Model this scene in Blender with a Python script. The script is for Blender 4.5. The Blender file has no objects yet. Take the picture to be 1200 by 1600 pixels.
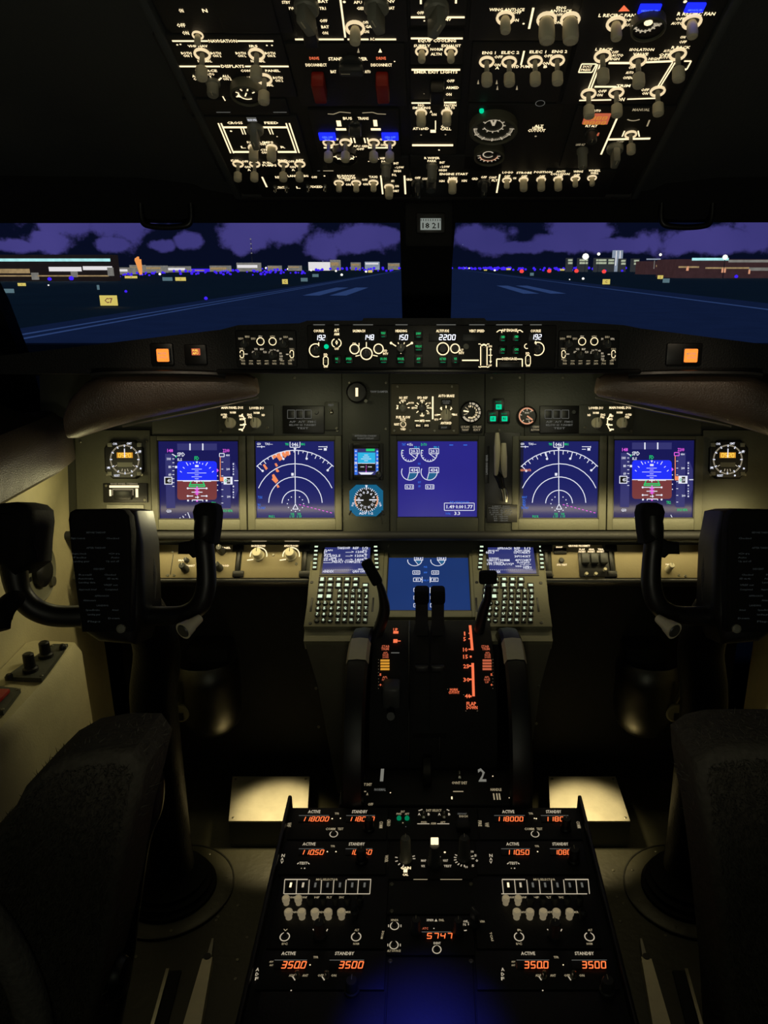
import bpy, bmesh, math, random
from mathutils import Vector, Matrix
random.seed(7)
S = bpy.context.scene
COL = S.collection
pi = math.pi
def R(d): return math.radians(d)
def clamp(x, a, b): return max(a, min(b, x))
def L1(c):
    c = c / 255.0
    return c / 12.92 if c <= .04045 else ((c + .055) / 1.055) ** 2.4
def rgb(r, g, b): return (L1(r), L1(g), L1(b), 1.0)

# ------------------------------------------------------------------ camera
F, CX, CY = 1200.0, 670.0, 800.0            # focal length and principal point, 1200x1600 frame
PITCH = math.atan(385 / 1200)               # horizon sits 385 px over the middle
EYE = Vector((0, 0, 1.25))
cd = bpy.data.cameras.new('camera'); cam = bpy.data.objects.new('camera', cd); COL.objects.link(cam)
cam.location = EYE; cam.rotation_euler = (pi / 2 - PITCH, 0, 0)
cd.sensor_width = 36; cd.sensor_height = 36; cd.lens = 36 * F / 1600.0
cd.shift_x = -(CX - 600) / 1600.0
cd.clip_start = .02; cd.clip_end = 6000
S.camera = cam
cs, sn = math.cos(PITCH), math.sin(PITCH)
def ray(px, py):
    a = (px - CX) / F; b = (CY - py) / F
    return Vector((a, cs + b * sn, b * cs - sn))
def at_y(px, py, Y):
    r = ray(px, py); return EYE + r * (Y / r.y)
def at_z(px, py, Z):
    r = ray(px, py); return EYE + r * ((Z - EYE.z) / r.z)
def at_x(px, py, X):
    r = ray(px, py); return EYE + r * (X / r.x)
def at_d(px, py, d): return EYE + ray(px, py) * d

# ------------------------------------------------------------------ exposure
S.view_settings.view_transform = 'Standard'
S.view_settings.look = 'None'
S.view_settings.gamma = 1.0
S.view_settings.use_curve_mapping = False
S.view_settings.exposure = 0.0
S.cycles.use_denoising = True
S.cycles.max_bounces = 6; S.cycles.transparent_max_bounces = 12

# ------------------------------------------------------------------ night sky
w = bpy.data.worlds.new('night_sky'); S.world = w; w.use_nodes = True
nt = w.node_tree; nt.nodes.clear()
def N(t, tree=None, **k):
    n = (tree or nt).nodes.new(t)
    for a, b in k.items(): setattr(n, a, b)
    return n
def M_(op, a, b=None, c=None, tree=None):
    tree = tree or nt
    n = N('ShaderNodeMath', tree, operation=op)
    for i, x in enumerate((a, b, c)):
        if x is None: continue
        if hasattr(x, 'links'): tree.links.new(x, n.inputs[i])
        else: n.inputs[i].default_value = x
    return n.outputs[0]
geo = N('ShaderNodeTexCoord')
sep = N('ShaderNodeSeparateXYZ'); nt.links.new(geo.outputs['Generated'], sep.inputs[0])
yy = M_('MAXIMUM', M_('ABSOLUTE', sep.outputs[1]), .08)
comb = N('ShaderNodeCombineXYZ')
nt.links.new(M_('DIVIDE', sep.outputs[0], yy), comb.inputs[0]); nt.links.new(M_('DIVIDE', sep.outputs[2], yy), comb.inputs[1])
noi = N('ShaderNodeTexNoise'); noi.inputs['Scale'].default_value = 20; noi.inputs['Detail'].default_value = 7; noi.inputs['Roughness'].default_value = .6
nt.links.new(comb.outputs[0], noi.inputs['Vector'])
nsm = N('ShaderNodeTexNoise'); nsm.inputs['Scale'].default_value = 5; nsm.inputs['Detail'].default_value = 3
nt.links.new(comb.outputs[0], nsm.inputs['Vector'])
clouds = [(90,340,70,34),(195,345,62,42),(70,376,48,22),(178,380,36,14),(248,383,24,12),(298,376,24,16),(30,384,55,14),
          (410,345,74,44),(385,372,45,26),(500,380,32,26),(560,372,55,26),(600,368,30,14),(450,352,48,34),
          (755,373,66,26),(810,386,70,13),(908,348,60,46),(945,384,90,14),(1090,380,100,24),(1180,345,56,36),(1066,324,48,11),(1150,372,60,26),(862,380,50,16)]
field = None
for (px, py, rx, ry) in clouds:
    d = ray(px, py); a, e = d.x / d.y, d.z / d.y
    sub = N('ShaderNodeVectorMath', operation='SUBTRACT'); nt.links.new(comb.outputs[0], sub.inputs[0]); sub.inputs[1].default_value = (a, e, 0)
    mul = N('ShaderNodeVectorMath', operation='MULTIPLY'); nt.links.new(sub.outputs[0], mul.inputs[0])
    mul.inputs[1].default_value = (F / rx * 1.0, F / ry * 1.0, 0)
    ln = N('ShaderNodeVectorMath', operation='LENGTH'); nt.links.new(mul.outputs[0], ln.inputs[0])
    f1 = M_('SUBTRACT', 1.0, ln.outputs['Value'])
    field = f1 if field is None else M_('MAXIMUM', field, f1)
fld = M_('ADD', M_('MULTIPLY', field, .95), M_('MULTIPLY_ADD', noi.outputs[0], 2.1, -1.16))
mr = N('ShaderNodeMapRange', interpolation_type='SMOOTHSTEP'); nt.links.new(fld, mr.inputs[0])
mr.inputs[1].default_value = -.05; mr.inputs[2].default_value = .30
mix = N('ShaderNodeMix', data_type='RGBA'); nt.links.new(mr.outputs[0], mix.inputs[0])
grd = N('ShaderNodeMix', data_type='RGBA')
nt.links.new(M_('MULTIPLY_ADD', sep.outputs[2], 5.0, .1), grd.inputs[0]); grd.inputs[6].default_value = rgb(8, 14, 34); grd.inputs[7].default_value = rgb(8, 10, 30); grd.clamp_factor = True
nt.links.new(grd.outputs[2], mix.inputs[6])
cm = N('ShaderNodeMix', data_type='RGBA'); nt.links.new(nsm.outputs[0], cm.inputs[0]); cm.inputs[6].default_value = rgb(36, 38, 92); cm.inputs[7].default_value = rgb(82, 74, 148)
nt.links.new(cm.outputs[2], mix.inputs[7])
vor = N('ShaderNodeTexVoronoi'); vor.inputs['Scale'].default_value = 46; nt.links.new(comb.outputs[0], vor.inputs['Vector'])
star = M_('LESS_THAN', vor.outputs['Distance'], .028)
mx2 = N('ShaderNodeMix', data_type='RGBA'); nt.links.new(M_('MULTIPLY', star, .35), mx2.inputs[0]); nt.links.new(mix.outputs[2], mx2.inputs[6]); mx2.inputs[7].default_value = (.35, .4, .8, 1)
bg = N('ShaderNodeBackground'); nt.links.new(mx2.outputs[2], bg.inputs[0]); bg.inputs[1].default_value = 1.0
wo = N('ShaderNodeOutputWorld'); nt.links.new(bg.outputs[0], wo.inputs[0])

# ------------------------------------------------------------------ cockpit lamps and added fills
def lamp(name, kind, loc, energy, col, size=.1, sy=None, aim=None, spot=None, blend=.6):
    ld = bpy.data.lights.new(name, kind); o = bpy.data.objects.new(name, ld); COL.objects.link(o)
    o.location = loc; ld.energy = energy; ld.color = col
    if kind == 'AREA':
        ld.size = size
        if sy: ld.shape = 'RECTANGLE'; ld.size_y = sy
    elif kind == 'POINT': ld.shadow_soft_size = size
    elif kind == 'SPOT': ld.shadow_soft_size = size; ld.spot_size = R(spot); ld.spot_blend = blend
    if aim is not None: o.rotation_euler = (Vector(aim) - Vector(loc)).to_track_quat('-Z', 'Y').to_euler()
    return o
WARM = (1.0, .84, .42); GREENISH = (.93, 1.0, .58)
for i, (lx, wdt, en) in enumerate(((-.23, .14, .07), (.0, .20, .03), (.23, .14, .07))):
    lamp('glareshield_flood_lamp', 'AREA', (lx, 1.45, 1.028), en, (1.0, .95, .58), wdt, .02, aim=(lx * 1.5, 1.60, .74))
lamp('lower_panel_lamp', 'AREA', (-.42, 1.475, .775), .52, WARM, .5, .015, aim=(-.42, 1.55, .66))
lamp('lower_panel_lamp', 'AREA', (.42, 1.475, .775), .52, WARM, .5, .015, aim=(.42, 1.55, .66))
lamp('side_wall_lamp', 'POINT', (-.665, 1.44, .845), .20, (1.0, .90, .45), .03)
lamp('side_wall_lamp', 'POINT', (.665, 1.44, .845), .06, (1.0, .80, .40), .03)
lamp('wall_fill_spot', 'SPOT', (-.42, 1.44, .83), 1.6, (1.0, .90, .50), .03, aim=(-.76, 1.12, .74), spot=100, blend=.8)  # unseen added spot, brightens the side lining without touching the panel
lamp('footwell_lamp', 'SPOT', (-.325, 1.44, .24), 3.4, (1.0, .80, .40), .012, aim=(-.34, 1.45, .06), spot=72)
lamp('footwell_lamp', 'SPOT', (.335, 1.44, .24), 3.4, (1.0, .80, .40), .012, aim=(.35, 1.45, .06), spot=72)
lamp('dome_lamp', 'AREA', (0, -.35, 1.72), .58, (.95, 1.0, .72), .5, .3, aim=(0, 1.3, .7))
lamp('overhead_fill', 'SPOT', (0, -.30, .95), 7.0, (1.0, .95, .72), .06, aim=(0, 1.2, 1.42), spot=86, blend=.8)  # added fill from low behind the camera, lifts the overhead toggles
lamp('pedestal_flood_lamp', 'SPOT', (0, 1.25, 1.37), 4.6, (1.0, .92, .58), .02, aim=(0, 1.50, .64), spot=36, blend=.9)
for sx in (-1, 1): lamp('map_lamp', 'SPOT', (sx * .40, .95, 1.42), 2.4, (1.0, .80, .55), .02, aim=(sx * .47, 1.42, 1.02), spot=26, blend=1.0)
moon = bpy.data.objects.new('moon', bpy.data.lights.new('moon', 'SUN')); COL.objects.link(moon)  # added bluish fill that brightens only the runway and grass outside
moon.data.energy = .85; moon.data.color = (.15, .32, .9); moon.data.angle = .01; moon.rotation_euler = (R(20), 0, R(8))
# ------------------------------------------------------------------ materials
def pbr(name, col, rough=.5, metal=0.0, var=.12, scale=40, bump=0.0, spec=.5, bscale=None, coat=0):
    m = bpy.data.materials.new(name); m.use_nodes = True
    t = m.node_tree; b = t.nodes['Principled BSDF']
    tc = t.nodes.new('ShaderNodeTexCoord'); n = t.nodes.new('ShaderNodeTexNoise')
    n.inputs['Scale'].default_value = scale; n.inputs['Detail'].default_value = 5
    t.links.new(tc.outputs['Object'], n.inputs['Vector'])
    mx = t.nodes.new('ShaderNodeMix'); mx.data_type = 'RGBA'
    mx.inputs[6].default_value = tuple(c * (1 - var) for c in col[:3]) + (1,)
    mx.inputs[7].default_value = tuple(min(1, c * (1 + var)) for c in col[:3]) + (1,)
    t.links.new(n.outputs[0], mx.inputs[0]); t.links.new(mx.outputs[2], b.inputs['Base Color'])
    mr = t.nodes.new('ShaderNodeMapRange'); mr.inputs[3].default_value = max(0, rough - .08); mr.inputs[4].default_value = min(1, rough + .08)
    t.links.new(n.outputs[0], mr.inputs[0]); t.links.new(mr.outputs[0], b.inputs['Roughness'])
    b.inputs['Metallic'].default_value = metal; b.inputs['Specular IOR Level'].default_value = spec
    b.inputs['Coat Weight'].default_value = coat
    if bump:
        n2 = t.nodes.new('ShaderNodeTexNoise'); n2.inputs['Scale'].default_value = bscale or scale * 6; n2.inputs['Detail'].default_value = 3
        t.links.new(tc.outputs['Object'], n2.inputs['Vector'])
        bp = t.nodes.new('ShaderNodeBump'); bp.inputs['Strength'].default_value = bump; bp.inputs['Distance'].default_value = .002
        t.links.new(n2.outputs[0], bp.inputs['Height']); t.links.new(bp.outputs[0], b.inputs['Normal'])
    return m
def emi(name, col, k=1.0, sample=False, gloss=0.0, base=None, var=0.0, scale=300):
    m = bpy.data.materials.new(name); m.use_nodes = True
    t = m.node_tree; b = t.nodes['Principled BSDF']
    b.inputs['Base Color'].default_value = base or (.01, .01, .012, 1)
    b.inputs['Roughness'].default_value = .22 if gloss else .6
    b.inputs['Specular IOR Level'].default_value = gloss
    b.inputs['Emission Color'].default_value = col; b.inputs['Emission Strength'].default_value = k
    if var:
        tc = t.nodes.new('ShaderNodeTexCoord'); n = t.nodes.new('ShaderNodeTexNoise'); n.inputs['Scale'].default_value = scale
        t.links.new(tc.outputs['Object'], n.inputs['Vector'])
        mr = t.nodes.new('ShaderNodeMapRange'); mr.inputs[3].default_value = k * (1 - var); mr.inputs[4].default_value = k * (1 + var)
        t.links.new(n.outputs[0], mr.inputs[0]); t.links.new(mr.outputs[0], b.inputs['Emission Strength'])
    if not sample: m.cycles.emission_sampling = 'NONE'
    return m
mt = {}
mt['panel_black'] = pbr('black_panel_paint', rgb(34, 34, 34), .62, bump=.15)
mt['panel_grey'] = pbr('grey_brown_panel_paint', rgb(88, 88, 74), .55, bump=.2)
mt['panel_dark'] = pbr('dark_grey_panel_paint', rgb(64, 66, 58), .55, bump=.2)
mt['panel_tan'] = pbr('tan_panel_paint', rgb(150, 138, 104), .6, bump=.12)
mt['cdu_grey'] = pbr('cdu_grey_paint', rgb(120, 118, 96), .55, bump=.15)
mt['bezel'] = pbr('display_bezel_black', rgb(22, 22, 24), .45)
mt['black'] = pbr('black_plastic', rgb(18, 18, 19), .42)
mt['matte'] = pbr('matte_black_void', rgb(12, 13, 14), .85)
mt['rubber'] = pbr('black_rubber', rgb(13, 13, 14), .8, bump=.3, spec=.2)
mt['cream'] = pbr('cream_plastic', rgb(214, 206, 178), .5)
mt['knob_grey'] = pbr('grey_knob_plastic', rgb(128, 128, 116), .5)
mt['knob_dark'] = pbr('dark_knob_plastic', rgb(58, 60, 60), .45)
mt['clear_knob'] = pbr('translucent_knob_plastic', rgb(200, 190, 160), .3); _b = mt['clear_knob'].node_tree.nodes['Principled BSDF']; _b.inputs['Emission Color'].default_value = (1, .82, .5, 1); _b.inputs['Emission Strength'].default_value = .16
mt['steel'] = pbr('brushed_steel', rgb(175, 172, 160), .32, 1.0, var=.2, scale=90)
mt['darksteel'] = pbr('dark_steel', rgb(84, 84, 80), .4, 1.0)
mt['plate_alu'] = pbr('scuffed_aluminium_plate', rgb(196, 190, 170), .36, .35, var=.25, scale=25, bump=.3)
mt['rail'] = pbr('worn_bare_rail', rgb(226, 216, 186), .5, .1, var=.2, scale=30)
mt['screw'] = pbr('screw_metal', rgb(140, 138, 124), .35, .8)
mt['lining'] = pbr('cream_wall_lining', rgb(196, 186, 146), .6, bump=.25, bscale=260)
mt['pad'] = pbr('dark_armrest_vinyl', rgb(66, 58, 50), .45, bump=.5, bscale=420)
mt['eyebrow'] = pbr('brown_leatherette', rgb(92, 78, 68), .34, bump=.5, bscale=380)
mt['glare'] = pbr('black_glareshield_vinyl', rgb(20, 20, 21), .6, bump=.4, bscale=300)
mt['lining_dark'] = pbr('dark_grey_ceiling_lining', rgb(58, 62, 62), .75, bump=.3, bscale=250)
mt['floor'] = pbr('olive_floor_paint', rgb(52, 51, 38), .5, .1, var=.4, scale=9, bump=.5, bscale=60)
mt['fur'] = pbr('black_sheepskin', rgb(92, 88, 80), .95, var=.4, scale=120, bump=1.0, bscale=160, spec=.1)
mt['furlight'] = pbr('grey_sheepskin', rgb(130, 126, 120), .95, var=.4, scale=120, bump=1.0, bscale=160, spec=.1)
mt['red_guard'] = pbr('red_switch_guard', rgb(150, 30, 18), .45)
mt['orange_paint'] = pbr('orange_fabric', rgb(250, 130, 50), .7)
mt['column'] = pbr('black_leather_boot', rgb(15, 15, 15), .5, bump=.4, bscale=200, spec=.25)
mt['bulk'] = pbr('pedestal_grey_paint', rgb(96, 92, 76), .5, bump=.2)
mt['runway'] = pbr('runway_asphalt', rgb(88, 92, 104), .95, var=.3, scale=.3)
mt['ground'] = pbr('airfield_grass', rgb(52, 66, 52), .95, var=.35, scale=.08)
mt['paint_white'] = pbr('white_runway_paint', rgb(205, 205, 210), .9, var=.2, scale=2)
mt['concrete'] = pbr('terminal_cladding', rgb(150, 130, 110), .8, scale=.5)
mt['pole'] = pbr('grey_metal_pole', rgb(120, 120, 120), .5, .6)
# things that give off light
mt['txt'] = emi('warm_backlit_lettering', (1.0, .80, .47, 1), 1.5)
mt['txtdim'] = emi('dim_backlit_lettering', (1.0, .82, .50, 1), .34)
mt['txtgrey'] = emi('faint_backlit_text_and_glints', (.9, .9, .8, 1), .12)
mt['txtnum'] = emi('pale_numeral', (.9, .88, .75, 1), .2)  # painted numerals, their lit look put in as a faint glow
mt['ring'] = emi('backlit_switch_collar', (1.0, .78, .46, 1), .85, base=(.5, .48, .4, 1))
mt['white'] = emi('white_display_symbol', (.86, .88, 1, 1), .95)
mt['whitelcd'] = emi('white_window_digit', (.82, .86, 1, 1), 2.0)
mt['red'] = emi('red_orange_digit', (1.0, .17, .045, 1), 1.6)
mt['orange_txt'] = emi('orange_red_lettering', (1.0, .19, .075, 1), 1.0)
mt['orange_dim'] = emi('dim_orange_lettering', (1.0, .22, .10, 1), .5)
mt['amber'] = emi('amber_lamp', (1.0, .22, .03, 1), 1.6, True, var=.25)
mt['amberclock'] = emi('amber_clock_digit', (1.0, .62, .08, 1), 1.4)
mt['amberwin'] = emi('amber_clock_window', (.9, .40, .04, 1), .7)
mt['blue'] = emi('blue_annunciator', (.01, .02, 1.0, 1), 1.5)
mt['bluetxt'] = emi('blue_annunciator_text', (.06, .12, 1.0, 1), 2.2)
mt['green'] = emi('green_lamp', (.0, .75, .36, 1), .9)
mt['greendim'] = emi('dim_green_lamp', (.0, .32, .13, 1), .55)
mt['greentxt'] = emi('green_symbol', (.02, .70, .20, 1), .85)
mt['magenta'] = emi('magenta_symbol', (.85, .12, .85, 1), 1.0)
mt['wxr'] = emi('salmon_weather_echo', (1.0, .30, .12, 1), .9)
mt['scr_pfd'] = emi('navy_display_glow', rgb(24, 24, 84), 1.0, True, .12, var=.12, scale=9)
mt['scr_nd'] = emi('navy_map_display_glow', rgb(28, 32, 98), 1.0, True, .12, var=.12, scale=9)
mt['scr_eng'] = emi('violet_display_glow', rgb(40, 36, 132), 1.0, True, .12, var=.12, scale=9)
mt['scr_low'] = emi('blue_lower_display_glow', rgb(22, 50, 106), 1.0, True, .12, var=.12, scale=9)
mt['scr_cdu'] = emi('cdu_display_glow', rgb(46, 52, 112), 1.0, True, .2, var=.1, scale=30)
mt['tape'] = emi('grey_tape_band', rgb(52, 52, 110), 1.0)
mt['skyblue'] = emi('attitude_sky_blue', (.015, .03, .95, 1), 1.0)
mt['brown'] = emi('attitude_ground_brown', rgb(118, 56, 58), 1.0)
mt['cyan'] = emi('cyan_standby_sky', (.03, .50, .85, 1), .9)
mt['cyanface'] = emi('teal_dial_face', (.01, .15, .30, 1), .8)
mt['lblue'] = emi('light_blue_symbol', (.05, .22, 1.0, 1), .8)
mt['teal'] = emi('teal_gauge_fill', rgb(36, 96, 140), 1.0)
mt['keyglow'] = emi('key_legend_glow', (.80, 1.0, .72, 1), .95)
mt['dialtxt'] = emi('dial_marking', (1.0, .86, .62, 1), .5)
mt['salmon'] = emi('salmon_dial_marking', (1.0, .45, .25, 1), .8)
mt['bluelight'] = emi('taxiway_blue_lamp', (.06, .02, 1.0, 1), 1.0)
mt['redlight'] = emi('red_obstacle_lamp', (1.0, .07, .06, 1), 1.1)
mt['whitelight'] = emi('white_airfield_lamp', (1.0, .95, .85, 1), 1.3)
mt['signyellow'] = emi('yellow_sign_face', (.85, .68, .16, 1), .85)
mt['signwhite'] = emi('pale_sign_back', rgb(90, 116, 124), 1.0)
mt['winwhite'] = emi('lit_white_facade', (.95, .90, .9, 1), .9)
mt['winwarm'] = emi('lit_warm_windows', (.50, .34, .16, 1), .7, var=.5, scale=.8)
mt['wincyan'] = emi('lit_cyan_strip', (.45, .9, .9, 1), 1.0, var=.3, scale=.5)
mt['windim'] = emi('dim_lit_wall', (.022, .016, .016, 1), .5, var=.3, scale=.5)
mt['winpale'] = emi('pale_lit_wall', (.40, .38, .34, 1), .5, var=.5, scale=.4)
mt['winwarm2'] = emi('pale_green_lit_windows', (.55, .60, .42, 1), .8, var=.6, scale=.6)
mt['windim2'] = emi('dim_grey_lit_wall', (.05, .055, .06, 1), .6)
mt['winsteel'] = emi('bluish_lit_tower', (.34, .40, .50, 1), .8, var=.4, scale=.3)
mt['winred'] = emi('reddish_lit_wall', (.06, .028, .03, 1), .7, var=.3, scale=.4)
mt['windsock'] = emi('lit_orange_windsock', (1.0, .36, .09, 1), 1.0)
mt['compass'] = emi('compass_card', (.45, .5, .45, 1), .45)
mt['bluewash'] = emi('blue_pedestal_glow', (.02, .02, .6, 1), .1)
# window glass
g = bpy.data.materials.new('windshield_glass'); g.use_nodes = True; t = g.node_tree; t.nodes.clear()
tr = t.nodes.new('ShaderNodeBsdfTransparent'); tr.inputs[0].default_value = (.96, .97, .98, 1)
gl = t.nodes.new('ShaderNodeBsdfGlossy'); gl.inputs['Roughness'].default_value = .03
ms = t.nodes.new('ShaderNodeMixShader'); ms.inputs[0].default_value = .025
t.links.new(tr.outputs[0], ms.inputs[1]); t.links.new(gl.outputs[0], ms.inputs[2])
ou = t.nodes.new('ShaderNodeOutputMaterial'); t.links.new(ms.outputs[0], ou.inputs[0]); mt['glass'] = g

# ------------------------------------------------------------------ mesh builder
_tx = {}
def text_mesh(s):
    if s not in _tx:
        c = bpy.data.curves.new('t', 'FONT'); c.body = s; c.resolution_u = 1; c.offset = .02
        o = bpy.data.objects.new('t', c); COL.objects.link(o)
        me = bpy.data.meshes.new_from_object(o)
        vs = [tuple(v.co[:2]) for v in me.vertices]; fs = [tuple(p.vertices) for p in me.polygons]
        bpy.data.objects.remove(o); bpy.data.curves.remove(c); bpy.data.meshes.remove(me)
        if vs:
            x0 = min(v[0] for v in vs); x1 = max(v[0] for v in vs)
            tall = any(ch.isalnum() for ch in s)
            y0, y1 = (0.0, .70) if tall else (min(v[1] for v in vs), min(v[1] for v in vs) + .7)
            wd = max(x1 - x0, 1e-4)
            vs = [((x - (x0 + x1) / 2), (y - (y0 + y1) / 2) / (y1 - y0)) for x, y in vs]
        else: wd = 1
        _tx[s] = (vs, fs, wd)
    return _tx[s]
class MB:
    def __init__(s, mat=None):
        s.v, s.f, s.mi, s.sm, s.mats = [], [], [], [], []; s.cur = 0; s.X = Matrix()
        if mat: s.use(mat)
    def use(s, mat):
        m = mt[mat] if isinstance(mat, str) else mat
        if m not in s.mats: s.mats.append(m)
        s.cur = s.mats.index(m); return s
    def add(s, vs, fs, smooth=False):
        o = len(s.v); s.v += [tuple(s.X @ Vector(v)) for v in vs]
        for f in fs: s.f.append(tuple(i + o for i in f)); s.mi.append(s.cur); s.sm.append(smooth)
        return s
    def box(s, x0, x1, y0, y1, z0, z1, bev=0.0, seg=2):
        bm = bmesh.new(); bmesh.ops.create_cube(bm, size=1)
        for v in bm.verts: v.co = Vector(((x0 + x1) / 2 + v.co.x * (x1 - x0), (y0 + y1) / 2 + v.co.y * (y1 - y0), (z0 + z1) / 2 + v.co.z * (z1 - z0)))
        if bev > 0: bmesh.ops.bevel(bm, geom=bm.edges[:], offset=min(bev, .45 * min(abs(x1 - x0), abs(y1 - y0), abs(z1 - z0))), segments=seg, profile=.5, affect='EDGES', clamp_overlap=True)
        bm.verts.index_update()
        s.add([v.co[:] for v in bm.verts], [[v.index for v in f.verts] for f in bm.faces], bev > 0); bm.free(); return s
    def rings(s, rs, cap0=True, cap1=True, closed=True, smooth=True):
        n = len(rs[0]); vs = [p for r in rs for p in r]; fs = []
        for k in range(len(rs) - 1):
            for i in range(n if closed else n - 1):
                j = (i + 1) % n; fs.append((k * n + i, k * n + j, (k + 1) * n + j, (k + 1) * n + i))
        s.add(vs, fs, smooth)
        if cap0: s.add(rs[0], [tuple(range(n))[::-1]])
        if cap1: s.add(rs[-1], [tuple(range(n))])
        return s
    def cyl(s, p0, p1, r0, r1=None, n=16, caps=True):
        p0, p1 = Vector(p0), Vector(p1); r1 = r0 if r1 is None else r1
        q = (p1 - p0).to_track_quat('Z', 'Y'); c = [(math.cos(2 * pi * i / n), math.sin(2 * pi * i / n)) for i in range(n)]
        return s.rings([[tuple(p + q @ Vector((a * r, b * r, 0))) for a, b in c] for p, r in ((p0, r0), (p1, r1))], caps, caps)
    def lathe(s, prof, n=24, cx=0, cy=0, cap0=True, cap1=True):
        return s.rings([[(cx + r * math.cos(2 * pi * i / n), cy + r * math.sin(2 * pi * i / n), z) for i in range(n)] for r, z in prof], cap0, cap1)
    def tube(s, pts, rad, n=10, sub=6, caps=True, squash=None):
        pts = [Vector(p) for p in pts]; rad = rad if isinstance(rad, (list, tuple)) else [rad] * len(pts)
        if sub > 1 and len(pts) > 2:
            P, Q = [], []
            for i in range(len(pts) - 1):
                a, b, c, d = pts[max(i - 1, 0)], pts[i], pts[i + 1], pts[min(i + 2, len(pts) - 1)]
                for k in range(sub):
                    u = k / sub
                    P.append(.5 * ((2 * b) + (c - a) * u + (2 * a - 5 * b + 4 * c - d) * u * u + (-a + 3 * b - 3 * c + d) * u ** 3)); Q.append(rad[i] * (1 - u) + rad[i + 1] * u)
            P.append(pts[-1]); Q.append(rad[-1]); pts, rad = P, Q
        rs = []; up = None
        for i, p in enumerate(pts):
            tg = (pts[min(i + 1, len(pts) - 1)] - pts[max(i - 1, 0)]).normalized()
            if up is None: up = tg.orthogonal().normalized()
            up = (up - tg * up.dot(tg)).normalized(); sd = tg.cross(up)
            rs.append([tuple(p + (up * math.cos(2 * pi * k / n) + sd * math.sin(2 * pi * k / n)) * rad[i]) for k in range(n)])
        return s.rings(rs, caps, caps)
    def prism(s, poly, z0, z1, smooth=False):       # counter-clockwise outline in xy
        a = sum(poly[i][0] * poly[(i + 1) % len(poly)][1] - poly[(i + 1) % len(poly)][0] * poly[i][1] for i in range(len(poly)))
        if a < 0: poly = poly[::-1]
        return s.rings([[(x, y, z0) for x, y in poly], [(x, y, z1) for x, y in poly]], smooth=smooth)
    def puff(s, poly, z0, z1, r, n=3):              # an outline with a rounded front rim
        a = sum(poly[i][0] * poly[(i + 1) % len(poly)][1] - poly[(i + 1) % len(poly)][0] * poly[i][1] for i in range(len(poly)))
        if a < 0: poly = poly[::-1]
        c = len(poly)
        def inset(d):
            out = []
            for i in range(c):
                p, q, t_ = Vector(poly[i - 1]), Vector(poly[i]), Vector(poly[(i + 1) % c])
                e1 = (q - p).normalized(); e2 = (t_ - q).normalized(); n1 = Vector((-e1.y, e1.x)); n2 = Vector((-e2.y, e2.x))
                b = (n1 + n2); b = b.normalized() if b.length > 1e-6 else n1
                out.append(tuple(q + b * d / max(.5, b.dot(n1))))
            return out
        rs = [[(x, y, z0) for x, y in poly]]
        for k in range(n + 1):
            u = k / n * pi / 2; d = r * (1 - math.cos(u)); z = z1 - r + r * math.sin(u)
            rs.append([(x, y, z) for x, y in inset(d)])
        return s.rings(rs)
    def poly(s, pts, z=0.0):
        a = sum(pts[i][0] * pts[(i + 1) % len(pts)][1] - pts[(i + 1) % len(pts)][0] * pts[i][1] for i in range(len(pts)))
        if a < 0: pts = pts[::-1]
        return s.add([(x, y, z) for x, y in pts], [tuple(range(len(pts)))])
    def line(s, a, b, wd, z=0.0):
        a, b = Vector(a[:2]), Vector(b[:2]); d = (b - a)
        if d.length < 1e-7: return s
        n = Vector((-d.y, d.x)).normalized() * wd / 2
        return s.poly([tuple(a - n), tuple(b - n), tuple(b + n), tuple(a + n)], z)
    def arc(s, c, r, a0, a1, wd, z=0.0, n=None):    # degrees, counter-clockwise from +x
        n = n or max(6, int(abs(a1 - a0) / 9)); ri, ro = r - wd / 2, r + wd / 2
        vs = []; fs = []
        for i in range(n + 1):
            t_ = R(a0 + (a1 - a0) * i / n); vs += [(c[0] + ri * math.cos(t_), c[1] + ri * math.sin(t_), z), (c[0] + ro * math.cos(t_), c[1] + ro * math.sin(t_), z)]
        for i in range(n): fs.append((2 * i, 2 * i + 1, 2 * i + 3, 2 * i + 2))
        return s.add(vs, fs)
    def text(s, st, c, h, wd=None, z=0.0, rot=0):
        vs, fs, w0 = text_mesh(st); k = (wd / w0) if wd else h / .7
        cr, sr = math.cos(R(rot)), math.sin(R(rot))
        return s.add([(c[0] + x * k * cr - y * h * sr, c[1] + x * k * sr + y * h * cr, z) for x, y in vs], fs)
    SEG = {'0': 'abcdef', '1': 'bc', '2': 'abged', '3': 'abgcd', '4': 'fgbc', '5': 'afgcd', '6': 'afgecd', '7': 'abc', '8': 'abcdefg', '9': 'abcdfg', 'A': 'abcefg', 'n': 'abcef', 'r': 'aef', 'C': 'adef', '-': 'g', ' ': ''}
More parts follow.
